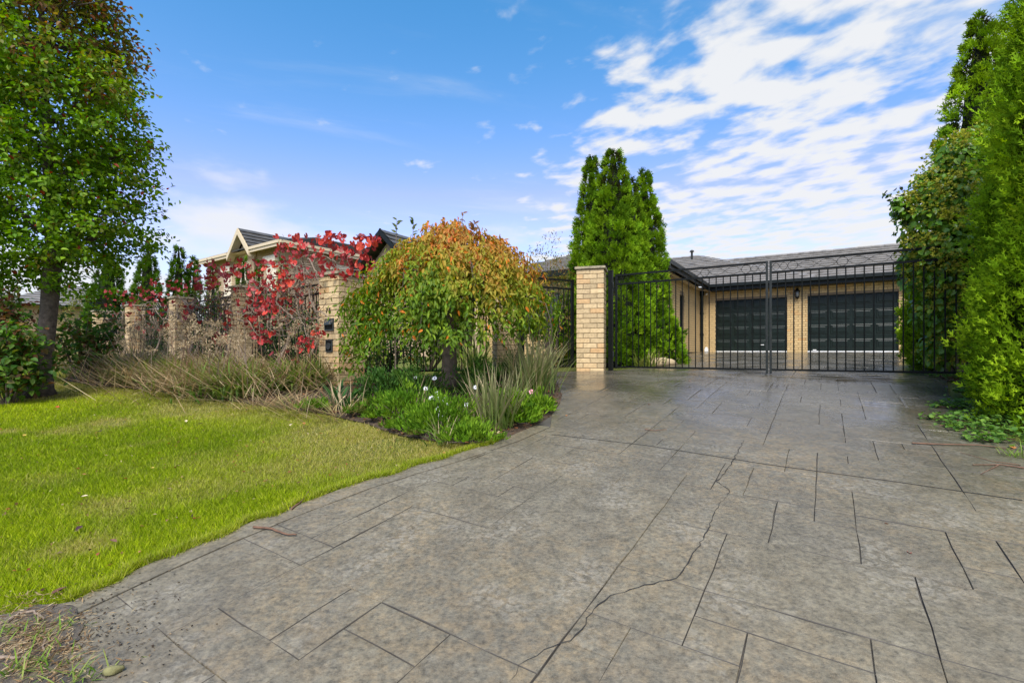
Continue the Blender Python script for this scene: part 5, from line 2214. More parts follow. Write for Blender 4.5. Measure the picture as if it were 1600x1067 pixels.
# ------------------------------------------------------------------ dry lily clumps along the fence foot
def head_meshes():
    out = []
    for k in range(5):
        rs = np.random.default_rng(800 + k)
        n = 34
        dr = unit(rs.normal(size=(n, 3)) * np.array([1, 1, 0.8]) + np.array([0, 0, 0.3]))
        pos = np.zeros((n, 3))
        l_ = rs.uniform(0.04, 0.075, n)
        c1 = palette(rs, n, [(0.42, 0.31, 0.18), (0.32, 0.23, 0.13), (0.5, 0.4, 0.26)])
        g1 = leaf_geo(pos, dr, rand_dir(rs, n), l_, 0.004, c1, 0.1)
        g2 = leaf_geo(dr * (l_ * 0.85)[:, None], dr + rand_dir(rs, n) * 0.5, rand_dir(rs, n), rs.uniform(0.014, 0.03, n), 0.015, c1 * 0.85, 0.3)
        V, F, C = merge([g1, g2])
        out.append(npmesh('seed_head', V, F, MT['straw'], C))
    return out


HEADS = head_meshes()


def build_dry_clumps():
    labs = ['dry lily clump with green straps right at the foot of the letterbox pillar', 'wide dry lily clump just left of the letterbox pillar', 'sprawling straw coloured lily clump before the first fence panel',
            'dry lily clump in front of the first fence pillar left of the letterbox', 'dry seed headed lily clump between the first and second fence pillars', 'greenish lily clump spilling to the lawn left of the first fence pillar',
            'dense dry lily clump before the second fence pillar', 'dry lily clump between the second and third fence pillars', 'low dry lily clump on the lawn side of the third fence panel',
            'dry lily clump in front of the third fence pillar', 'grey brown lily clump between the third and fourth fence pillars', 'dry lily clump at the foot of the fourth fence pillar', 'leftmost dry lily clump nearest to the big tree', 'low green lily clump at the lawn edge below the letterbox pillar', 'flattened straw clump at the lawn edge left of the letterbox pillar', 'low mixed green and straw clump at the lawn edge before the first fence pillar', 'flattened straw clump at the lawn edge before the second fence pillar']
    spec = [(0.1, 0.66, 1.0), (0.8, 0.85, 0.8), (1.6, 0.7, 0.35), (2.5, 0.8, 0.4), (3.4, 0.8, 0.3), (2.0, 1.25, 0.6), (4.6, 0.95, 0.3), (5.8, 0.9, 0.3), (6.3, 1.35, 0.5), (7.6, 0.9, 0.2), (9.0, 0.9, 0.25), (10.3, 0.9, 0.25), (11.6, 0.9, 0.3), (0.3, 1.15, 1.0), (1.1, 1.35, 0.3), (3.0, 1.45, 0.7), (4.7, 1.5, 0.3)]
    for i, ((t, off, green), lab) in enumerate(zip(spec, labs)):
        off = off + (0.22 if i else 0.0)
        rs = np.random.default_rng(300 + i)
        q = P75 + FDIR * t + FNOR * off
        z = gz(*q) + 0.01
        o = thing('dry_lily_clump', lab, 'plant', (q[0], q[1], z), 0, 'dry lily clumps along the fence')
        # green and yellowing straps
        n = int(250 + 110 * green)
        root = np.stack([rs.normal(0, 0.20, n), rs.normal(0, 0.16, n), np.zeros(n)], 1)
        root[:, 2] = g(root[:, 0] + q[0], root[:, 1] + q[1]) - z
        cols = np.where((rs.uniform(0, 1, n) < 0.55 + 0.4 * green)[:, None], palette(rs, n, [(0.075, 0.16, 0.02), (0.12, 0.20, 0.03), (0.17, 0.22, 0.04)]), palette(rs, n, [(0.30, 0.22, 0.11), (0.24, 0.17, 0.09), (0.36, 0.27, 0.15)]))
        V, F, C = blades(root, rs.uniform(0, 6.28, n), rs.uniform(0.3, 1.1, n), rs.uniform(0.6, 1.5, n), rs.uniform(0.35, 0.7, n), rs.uniform(0.016, 0.03, n), cols, 5, cols * 0.8 + np.array([0.07, 0.05, 0.02]))
        put('strap_leaves', npmesh('strap_leaves', V, F, MT['leaf'], C), o)
        # collapsed straw, leaning to the lawn
        n = 330
        root = np.stack([rs.normal(0, 0.42, n), rs.normal(0, 0.34, n), np.zeros(n)], 1)
        root[:, 2] = g(root[:, 0] + q[0], root[:, 1] + q[1]) - z + rs.uniform(0, 0.22, n)
        lawn = math.atan2(FNOR[1], FNOR[0])
        az = rs.choice([lawn, lawn + 1.1, lawn - 1.3], n) + rs.normal(size=n) * 0.6
        cols = palette(rs, n, [(0.42, 0.30, 0.16), (0.33, 0.23, 0.12), (0.24, 0.16, 0.085), (0.50, 0.39, 0.23)])
        V, F, C = blades(root, az, rs.uniform(0.8, 1.5, n), rs.uniform(0.0, 0.45, n), rs.uniform(0.3, 0.75, n), rs.uniform(0.005, 0.013, n), cols, 4)
        so = put('straw', npmesh('straw', V, F, MT['straw'], C), o)
        so['kind'] = 'stuff'
        # dry flower stems with umbel seed heads
        rr = random.Random(300 + i)
        mb = MB()
        heads = []
        for k in range(rr.randint(11, 16)):
            a = rr.uniform(0, 6.28)
            ln = rr.uniform(0.5, 1.05)
            lean = rr.uniform(0.05, 0.8)
            b = Vector((rr.gauss(0, 0.2), rr.gauss(0, 0.15), 0))
            e = b + Vector((math.cos(a) * math.sin(lean) * ln, math.sin(a) * math.sin(lean) * ln, math.cos(lean) * ln))
            mb.tube([b, b.lerp(e, 0.5) + Vector((0, 0, 0.03)), e], [0.005, 0.004, 0.003], 4)
            if rr.random() < 0.85:
                heads.append(tuple(e))
        mb.build('flower_stems', MT['vine_wood'] if i % 2 else MT['twig'], o)
        for e in heads:
            q_ = put('seed_head', HEADS[rr.randrange(5)], o, e, (rr.uniform(-.6, .6), rr.uniform(-.6, .6), rr.uniform(0, 6.28)))
            k_ = rr.uniform(0.8, 1.35)
            q_.scale = (k_, k_, k_)


build_dry_clumps()


# ------------------------------------------------------------------ flower bed plants
def strap_clump(name, label, px, py, n, L, W, seed, cols, lean=(0.03, 0.55), curve=(0.1, 0.9), spread=0.12, tip=None, zoff=0.0, cat='plant', d=None):
    rs = np.random.default_rng(seed)
    q = pick(px, py) if d is None else np.array(at_px(px, d))
    z = gz(*q) + 0.008
    o = thing(name, label, cat, (q[0], q[1], z))
    root = np.stack([rs.normal(0, spread, n), rs.normal(0, spread, n), np.zeros(n)], 1)
    root[:, 2] = g(root[:, 0] + q[0], root[:, 1] + q[1]) - z
    az = np.arctan2(root[:, 1], root[:, 0]) + rs.normal(size=n) * 0.7
    c = palette(rs, n, cols, 0.14)
    V, F, C = blades(root, az, rs.uniform(*lean, n), rs.uniform(*curve, n), L * rs.uniform(0.45, 1.15, n), W * rs.uniform(0.7, 1.2, n), c, 6, tip if tip is None else np.array(tip))
    put('strap_leaves', npmesh('strap_leaves', V, F, MT['leaf'], C), o)
    # dry stalks
    m = max(8, n // 10)
    root = np.stack([rs.normal(0, spread, m), rs.normal(0, spread, m), np.zeros(m)], 1)
    V, F, C = blades(root, rs.uniform(0, 6.28, m), rs.uniform(0.1, 0.8, m), rs.uniform(0, 1.4, m), L * rs.uniform(0.6, 1.25, m), np.full(m, W * 0.55), palette(rs, m, [(0.42, 0.33, 0.2), (0.34, 0.25, 0.15)]), 6)
    put('dry_stalks', npmesh('dry_stalks', V, F, MT['straw'], C), o)
    return o


def mound(name, label, px, py, rx, rz, n, seed, cols, L=0.05, W=0.012, cat='plant', d=None, mat='leaf_soft', core=True, zmin=0.02, upward=0.9):
    rs = np.random.default_rng(seed)
    q = pick(px, py) if d is None else np.array(at_px(px, d))
    z = gz(*q) + 0.008
    o = thing(name, label, cat, (q[0], q[1], z))
    ncl = max(12, n // 26)
    dd = rand_dir(rs, ncl)
    dd[:, 2] = np.abs(dd[:, 2])
    sh = 1 + 0.16 * np.sin(np.arctan2(dd[:, 1], dd[:, 0]) * 3 + seed)
    cen = dd * np.array([rx, rx * 0.85, rz]) * (rs.uniform(0.5, 1.05, ncl) * sh)[:, None]
    idx = rs.integers(0, ncl, n)
    pos = cen[idx] + rs.normal(size=(n, 3)) * np.array([0.035, 0.035, 0.028]) * (rx / 0.3) ** 0.5
    pos[:, 2] = np.maximum(pos[:, 2], zmin)
    ax = unit(dd[idx] * 0.7 + np.array([0, 0, upward]) + rand_dir(rs, n) * 0.75)
    nr = unit(rand_dir(rs, n) + np.array([0, -0.3, 0.8]))
    ccol = palette(rs, ncl, cols, 0.16)
    hh = np.clip(0.65 + 0.4 * rs.uniform(0, 1, n), 0, 1.2)[:, None]
    V, F, C = leaf_geo(pos, ax, nr, L * rs.uniform(0.6, 1.3, n), W * rs.uniform(0.7, 1.3, n), ccol[idx] * hh, 0.2)
    put('foliage', npmesh('foliage', V, F, MT[mat], C), o)
    mb = MB()
    rr = random.Random(seed)
    for k in range(14):
        c = cen[rr.randrange(ncl)]
        mb.tube([(c[0] * 0.15, c[1] * 0.15, -0.02), (c[0] * 0.55, c[1] * 0.55, c[2] * 0.5), (c[0] * 0.95, c[1] * 0.95, c[2] * 0.95)], [0.007, 0.005, 0.002], 4)
    mb.build('stems', MT['bark_smooth'], o)
    return o


def build_bed():
    g1 = [(0.11, 0.23, 0.014), (0.16, 0.29, 0.018), (0.08, 0.18, 0.012), (0.20, 0.33, 0.024)]
    g2 = [(0.045, 0.115, 0.02), (0.065, 0.15, 0.024), (0.095, 0.185, 0.028)]
    mound('daisy_bush', 'pale green daisy bush left in the bed, below the letterbox pillar', 628, 652, 0.27, 0.26, 1900, 1, g1, 0.055, 0.014)
    mound('daisy_bush', 'white flowering daisy bush in the middle of the bed', 690, 672, 0.33, 0.30, 2600, 2, g1, 0.055, 0.013)
    mound('daisy_bush', 'low bright green daisy bush at the front edge of the bed by the driveway', 735, 690, 0.22, 0.14, 1300, 3, g1, 0.05, 0.014)
    mound('daisy_bush', 'leafy green daisy bush right of the front strap clump', 800, 660, 0.23, 0.25, 1700, 4, g1, 0.06, 0.02)
    mound('daisy_bush', 'small daisy bush with pink flowers at the driveway corner of the bed', 842, 645, 0.17, 0.20, 1100, 5, g1, 0.06, 0.018)
    mound('bed_shrub', 'dark green shrub under the weeping tree beside the letterbox pillar', 598, 628, 0.32, 0.38, 1800, 6, g2, 0.05, 0.026, mat='leaf')
    mound('bed_shrub', 'dark green low shrub left of the weeping tree trunk', 655, 622, 0.36, 0.40, 2000, 7, g2, 0.05, 0.02)
    mound('bed_shrub', 'dark green low shrub right of the weeping tree trunk', 748, 615, 0.34, 0.42, 2000, 8, g2, 0.05, 0.018)
    mound('bed_shrub', 'dark feathery shrub at the foot of the pillar left of the pedestrian gate', 800, 600, 0.34, 0.42, 1700, 9, g2, 0.05, 0.016)
    mound('bed_shrub', 'tiny green weed tuft at the lawn edge of the bed', 585, 656, 0.10, 0.10, 300, 10, g1, 0.05, 0.02)
    wd = g1 + [(0.2, 0.2, 0.05)]
    mound('weed', 'low leafy weed at the lawn edge left of the dark green lily', 492, 640, 0.16, 0.09, 500, 61, wd, 0.05, 0.018)
    mound('weed', 'small weed right of the dark green lily', 556, 648, 0.13, 0.08, 420, 62, wd, 0.05, 0.02)
    mound('weed', 'spreading weed between the dark lily and the pale green daisy bush', 590, 640, 0.18, 0.12, 700, 63, wd, 0.05, 0.018)
    mound('weed', 'low weed at the lawn edge before the pale green daisy bush', 622, 672, 0.15, 0.07, 450, 64, wd, 0.045, 0.016)
    mound('weed', 'flat weed at the lawn edge under the white daisies', 665, 682, 0.14, 0.07, 420, 65, wd, 0.045, 0.016)
    for px_, py_, sd_, lab_ in ((470, 638, 71, 'heap of dry straw on the lawn edge left of the letterbox pillar'), (530, 647, 72, 'heap of dry straw below the dark green lily'), (420, 632, 73, 'loose dry straw at the lawn edge before the dry lilies')):
        strap_clump('straw_heap', lab_, px_, py_, 130, 0.42, 0.009, sd_, [(0.48, 0.36, 0.19), (0.38, 0.27, 0.14), (0.28, 0.19, 0.10), (0.16, 0.2, 0.05)], (0.9, 1.5), (0.0, 0.25), 0.16)
    st_cols = [(0.12, 0.20, 0.04), (0.17, 0.25, 0.05), (0.22, 0.27, 0.08), (0.42, 0.34, 0.17), (0.08, 0.15, 0.03), (0.14, 0.22, 0.04)]
    strap_clump('strap_grass_clump', 'grey green strap leaved clump in front, between two daisy bushes', 775, 666, 170, 0.56, 0.016, 21, st_cols, (0.02, 0.5), (0.0, 0.7), 0.10, (0.24, 0.2, 0.11))
    strap_clump('strap_grass_clump', 'larger strap leaved clump behind, arching over the driveway near the pedestrian gate', 832, 612, 230, 0.80, 0.018, 22, st_cols, (0.02, 0.6), (0.1, 1.1), 0.13, (0.26, 0.22, 0.13))
    # fresh strap tufts among the daisies
    gg = [(0.10, 0.19, 0.03), (0.15, 0.24, 0.04), (0.2, 0.26, 0.06)]
    strap_clump('grass_tuft', 'fresh green grass tuft between the daisy bushes under the white flowers', 690, 692, 26, 0.26, 0.012, 23, gg, (0.1, 0.8), (0.3, 1.3), 0.05)
    strap_clump('grass_tuft', 'slender green grass tuft rising left of the weeping tree trunk', 652, 640, 24, 0.42, 0.011, 24, gg, (0.02, 0.4), (0.3, 1.2), 0.06)
    strap_clump('lily_clump', 'dark green broad leaved lily at the right foot of the letterbox pillar', 530, 636, 30, 0.36, 0.045, 25, [(0.035, 0.10, 0.025), (0.05, 0.13, 0.03)], (0.1, 0.8), (0.2, 0.9), 0.06)
    # stake at the letterbox side
    b = pick(618, 618)
    o = thing('garden_stake', 'thin wooden stake standing under the left edge of the weeping tree', 'stake', (b[0], b[1], gz(*b)))
    mb = MB()
    mb.tube([(0, 0, -0.03), (0.0, 0, 0.5), (-0.01, 0, 1.0)], [0.011, 0.010, 0.009], 7)
    mb.build('stake_shaft', MT['vine_wood'], o)
    mb = MB()
    mb.ring((0, 0, 0.72), 0.016, 0.004, (1, 0, 0), (0, 1, 0), 10, 4)
    mb.build('tie', MT['black_steel'], o)
    # daisies: white at given spots, each on its own stem
    pet = MB()
    n = 13
    for k in range(n):
        a = 2 * math.pi * k / n
        c, s_ = math.cos(a), math.sin(a)
        pet.add([(0.14 * c, 0.14 * s_, 0), (0.62 * c - 0.14 * s_, 0.62 * s_ + 0.14 * c, 0.06), (1.0 * c, 1.0 * s_, 0.02), (0.62 * c + 0.14 * s_, 0.62 * s_ - 0.14 * c, 0.06)], [(0, 3, 2, 1)])
    pw = pet.mesh('petals', MT['petal_white'])
    pp = pet.mesh('petals', MT['petal_pink'])
    eye = MB()
    eye.lathe((0, 0, 0), [(0.2, 0.0), (0.22, 0.08), (0.12, 0.13)], 10)
    ey = eye.mesh('flower_eye', MT['flower_eye'])
    rr = random.Random(4)
    where = ['near the stake', 'top left of the white daisies', 'left of the close white cluster', 'in the close white cluster', 'at the right of the close white cluster']
    fl = [(649, 590, 6.0, 'w', 'white daisy at the back left, farthest from the driveway'), (679, 591, 6.0, 'w', 'white daisy just left of the weeping tree trunk'), (665, 607, 5.6, 'w', 'white daisy alone above the close cluster'),
          (683, 614, 5.5, 'w', 'small half open white daisy right above the cluster'), (674, 622, 5.3, 'w', 'large white daisy at the left end of the close row'), (682, 621, 5.3, 'w', 'second white daisy from the left in the close row'), (690, 625, 5.3, 'w', 'middle white daisy of the close row'),
          (696, 624, 5.3, 'w', 'fourth white daisy of the close row'), (700, 631, 5.2, 'w', 'white daisy at the right end of the close row'), (685, 639, 5.15, 'w', 'white daisy alone below the close row'), (728, 632, 5.2, 'w', 'white daisy beside the front strap clump'),
          (743, 605, 5.4, 'w', 'white daisy behind the front strap clump leaves'), (680, 662, 4.95, 'w', 'left white daisy of the low pair'), (688, 662, 4.95, 'w', 'right white daisy of the low pair'), (698, 669, 4.9, 'w', 'white daisy low at the right by the grass tuft'), (675, 673, 4.9, 'w', 'lowest white daisy near the lawn edge'),
          (804, 618, 5.3, 'p', 'pink flower left of the other pink ones, over the leafy bush'), (830, 612, 5.4, 'p', 'middle pink flower below the large strap clump'), (854, 626, 5.2, 'p', 'rightmost pink flower beside the driveway'), (819, 628, 5.2, 'p', 'small pink bud between the pink flowers')]
    for px, py, d, kd, lab in fl:
        p = P(px, py, d - 0.28)
        zb = gz(p[0], p[1])
        o = thing('daisy' if kd == 'w' else 'pink_flower', lab, 'flower', (p[0], p[1], zb), 0, 'white daisies in the bed' if kd == 'w' else 'pink flowers in the bed')
        r_ = 0.031 * rr.uniform(0.85, 1.15) if kd == 'w' else 0.033
        if 'small' in lab:
            r_ *= 0.7
        mb = MB()
        hh = max(p[2] - zb, 0.05)
        mb.tube([(rr.uniform(-.04, .04), rr.uniform(0, .05), -0.01), (0, 0.01, hh * 0.6), (0, 0.004, hh - 0.004)], 0.0025, 4)
        mb.build('stem', MT['stone_moss'], o)
        ti = (R(rr.uniform(40, 75)), R(rr.uniform(-15, 15)), rr.uniform(-0.4, 0.4))
        q = put('petals', pw if kd == 'w' else pp, o, (0, 0, hh), ti)
        q.scale = (r_, r_, r_)
        put('flower_eye', ey if kd == 'w' else ey, q)
    # mulch chips and fallen leaves in the bed (uncounted litter)
    rs = np.random.default_rng(77)
    n = 9000
    xy = np.stack([rs.uniform(-13, 1.2, n * 3), rs.uniform(3.4, 15, n * 3)], 1)
    ok = inside(bed_poly, xy[:, 0], xy[:, 1])
    xy = xy[ok][:n]
    n = len(xy)
    pos = np.stack([xy[:, 0], xy[:, 1], g(xy[:, 0], xy[:, 1]) + rs.uniform(-0.012, 0.012, n)], 1)
    d = rand_dir(rs, n)
    d[:, 2] *= 0.25
    nr = unit(np.array([0, 0, 1.0]) + rand_dir(rs, n) * 0.5)
    V, F, C = leaf_geo(pos, d, nr, rs.uniform(0.02, 0.075, n), rs.uniform(0.012, 0.045, n), palette(rs, n, [(0.20, 0.09, 0.045), (0.12, 0.07, 0.04), (0.30, 0.13, 0.06), (0.08, 0.05, 0.03), (0.28, 0.2, 0.11)]), 0.25)
    o = put('leaf_litter', npmesh('leaf_litter', V, F, MT['leaf_soft'], C))
    tag(o, 'brown bark chips and fallen leaves scattered over the garden bed', 'leaf litter', kind='stuff')


build_bed()


# ------------------------------------------------------------------ shrubs behind the fence and at the far left
def bush(name, label, x, y, rx, ry, h, n, seed, cols, L=0.07, W=0.04, group=None, cat='shrub', mat='leaf', zc=None):
    rs = np.random.default_rng(seed)
    z = gz(x, y) - 0.01
    o = thing(name, label, cat, (x, y, z), 0, group)
    ncl = max(20, n // 16)
    dd = rand_dir(rs, ncl)
    a = np.arctan2(dd[:, 1], dd[:, 0])
    sh = 1 + 0.17 * np.sin(a * 3 + seed) + 0.1 * np.sin(a * 5 + dd[:, 2] * 6 + seed)
    cen = dd * np.array([rx, ry, h * 0.52]) * (rs.uniform(0.45, 1.0, ncl) ** 0.5 * sh)[:, None] + np.array([0, 0, h * 0.52])
    idx = rs.integers(0, ncl, n)
    pos = cen[idx] + rs.normal(size=(n, 3)) * 0.075
    pos[:, 2] = np.maximum(pos[:, 2], 0.03)
    ax = unit(dd[idx] * 0.6 + rand_dir(rs, n) * 0.8 + np.array([0, 0, -0.1]))
    nr = unit(np.array([0, 0, 0.9]) + dd[idx] * 0.5 + rand_dir(rs, n) * 0.6)
    cc = palette(rs, ncl, cols, 0.16)
    V, F, C = leaf_geo(pos, ax, nr, L * rs.uniform(0.6, 1.3, n), W * rs.uniform(0.7, 1.3, n), cc[idx] * rs.uniform(0.75, 1.2, (n, 1)), 0.18)
    put('foliage', npmesh('foliage', V, F, MT[mat], C), o)
    mb = MB()
    rr = random.Random(seed)
    for k in range(16):
        c = cen[rr.randrange(ncl)]
        mb.tube([(c[0] * 0.1, c[1] * 0.1, -0.02), (c[0] * 0.5, c[1] * 0.5, c[2] * 0.55), tuple(c)], [0.018, 0.011, 0.003], 5)
    mb.build('stems', MT['bark'], o)
    return o


def build_background():
    dk = [(0.018, 0.05, 0.012), (0.03, 0.075, 0.016), (0.045, 0.10, 0.02)]
    md = [(0.04, 0.10, 0.016), (0.065, 0.135, 0.02), (0.09, 0.17, 0.025)]
    G = 'shrubs behind the front fence'
    for t, off, rx, h, n, sd, c, lab in (
            (1.2, -1.1, 0.85, 1.35, 2300, 1, md, 'green shrub showing through the first fence panel left of the letterbox pillar'),
            (2.9, -1.3, 0.9, 1.2, 2300, 2, dk, 'dark shrub behind the first fence pillar left of the letterbox pillar'),
            (4.7, -1.3, 1.0, 1.35, 2500, 3, dk, 'dark shrub showing through the second fence panel'),
            (6.6, -1.4, 1.0, 1.4, 2300, 4, dk, 'dark shrub behind the second fence pillar'),
            (8.6, -1.4, 1.1, 1.3, 2300, 5, dk, 'dark shrub showing through the third fence panel'),
            (10.8, -1.5, 1.2, 1.4, 2300, 6, dk, 'dark shrub showing through the fourth fence panel'),
            (13.2, -1.2, 1.3, 1.6, 2300, 7, md, 'shrub behind the farthest fence panel')):
        q = P75 + FDIR * t + FNOR * off
        bush('fence_shrub', lab, q[0], q[1], rx, rx * 0.7, h, n, 400 + sd, c, 0.075, 0.042, G)
    # behind the splayed panel and the pedestrian gate
    x, y = at_px(670, 9.6)
    bush('fence_shrub', 'bright leafy shrub behind the bars left of the weeping tree trunk', x, y, 0.8, 0.5, 1.15, 1800, 415, md + [(0.2, 0.24, 0.05)], 0.07, 0.035, G)
    x, y = at_px(610, 9.4)
    bush('fence_shrub', 'dark shrub behind the fence panel under the weeping tree', x, y, 0.8, 0.5, 1.1, 1800, 411, dk, 0.07, 0.04, G)
    strap_clump('flax_clump', 'pale yellow green flax showing through the bars behind the weeping tree trunk', 745, 0, 90, 0.75, 0.03, 61, [(0.2, 0.24, 0.06), (0.3, 0.28, 0.1), (0.12, 0.18, 0.04)], (0.05, 0.8), (0.2, 1.2), 0.15, d=9.2)
    strap_clump('flax_clump', 'yellow striped flax at the foot of the cypress group beside the forecourt', 1012, 0, 70, 0.42, 0.03, 62, [(0.3, 0.3, 0.08), (0.2, 0.25, 0.05), (0.1, 0.18, 0.03)], (0.2, 0.9), (0.2, 1.2), 0.14, d=9.6)
    x, y = at_px(866, 11.2)
    bush('courtyard_tree', 'dark weeping shrub seen through the pedestrian gate', x, y, 0.55, 0.5, 1.9, 2400, 413, dk + [(0.10, 0.10, 0.03)], 0.06, 0.025)
    x, y = at_px(862, 9.9)
    bush('courtyard_tree', 'brownish weeping shrub top over the pedestrian gate, right of the orange leaves', x, y, 0.55, 0.4, 2.38, 1900, 414, [(0.17, 0.16, 0.035), (0.13, 0.15, 0.03), (0.25, 0.14, 0.04)], 0.07, 0.022)
    x, y = at_px(905, 9.9)
    conifer('conifer_shrub', 'slim bright conifer seen through the right bars of the pedestrian gate', at_px(886, 10.4)[0], 10.4, 1.55, 0.34, 71, 1600, 0.09, cone_, lump=0.12, cat='shrub')
    for px, d, r_, lab in ((1030, 9.7, 0.17, 'rounded sandstone rock at the foot of the cypress group'), (1044, 10.0, 0.13, 'small tan rock beside the low conifer bush')):
        x, y = at_px(px, d)
        z = gz(x, y)
        bm = bmesh.new()
        bmesh.ops.create_icosphere(bm, subdivisions=2, radius=1)
        rk = random.Random(px)
        for v in bm.verts:
            f = 1 + rk.uniform(-0.14, 0.14)
            v.co = Vector((v.co.x * r_ * 1.25 * f, v.co.y * r_ * f, max(v.co.z * r_ * 0.85 * f, -0.05)))
        me = bpy.data.meshes.new('garden_rock')
        bm.to_mesh(me)
        bm.free()
        me.materials.append(MT['rock'])
        me.polygons.foreach_set('use_smooth', [True] * len(me.polygons))
        tag(put('garden_rock', me, None, (x, y, z + 0.035)), lab, 'rock', 'rocks by the forecourt')
    # far left: neighbour roof and trees beyond
    h = thing('neighbour_house', 'far low cream house with grey roof glimpsed behind the big tree', 'house', (0, 0, 0))
    mb = MB()
    c = np.array(at_px(95, 34))
    rot = Matrix.Rotation(R(143), 3, 'Z')
    zb = gz(*c)
    mb.box((c[0], c[1], zb + 1.4), (12, 7, 3.2), rot)
    mb.build('wall', MT['brick_far'], h)
    u = np.array([math.cos(R(143)), math.sin(R(143))])
    v_ = np.array([-u[1], u[0]])
    v_ = v_ if v_[1] < 0 else -v_
    e0, e1 = c + v_ * 4 - u * 6.5, c + v_ * 4 + u * 6.5
    r0, r1 = c - u * 3, c + u * 3
    b0, b1 = c - v_ * 4 - u * 6.5, c - v_ * 4 + u * 6.5
    roof = MB()
    roof.add([(*e0, zb + 2.95), (*e1, zb + 2.95), (*b1, zb + 2.95), (*b0, zb + 2.95)], [(0, 1, 2, 3)])
    ro = roof.build('roof', MT['cream_trim'], h)
    roof_slope(ro, (*e0, zb + 3.0), (*e1, zb + 3.0), (*r1, zb + 4.7), (*r0, zb + 4.7), 10, MT['roof_tile'])
    roof_slope(ro, (*b0, zb + 3.0), (*e0, zb + 3.0), (*r0, zb + 4.7), (*r0, zb + 4.7), 10, MT['roof_tile'])
    roof_slope(ro, (*e1, zb + 3.0), (*b1, zb + 3.0), (*r1, zb + 4.7), (*r1, zb + 4.7), 10, MT['roof_tile'])
    for px, d, r_, hh, lab in ((-60, 24, 2.0, 4.2, 'dark distant tree at the left edge behind the street tree'), (20, 30, 2.0, 3.6, 'distant rounded tree behind the trunk of the street tree'), (128, 18, 0.8, 2.4, 'slim yellowish shrub between the street tree and the fence end')):
        x, y = at_px(px, d)
        bush('distant_tree', lab, x, y, r_, r_, hh, 3000, int(500 + px + d), dk if r_ > 1 else [(0.14, 0.17, 0.03), (0.10, 0.14, 0.025), (0.2, 0.16, 0.05)], 0.16 if r_ > 1 else 0.08, 0.09 if r_ > 1 else 0.045, cat='tree')
    # boundary trees closing the view behind the houses
    for px, d, r_, hh, lab in ((520, 34, 3.0, 4.2, 'distant tree mass behind the dark gabled bay'), (700, 38, 3.5, 4.4, 'distant tree behind the weeping tree crown'), (1560, 26, 3.0, 4.0, 'tree behind the garage at the right, hidden by the hedge')):
        x, y = at_px(px, d)
        if px < 1000:
            bush('distant_tree', lab, x, y, r_, r_, hh, 2500, int(500 + px), dk, 0.18, 0.1, cat='tree')


build_background()


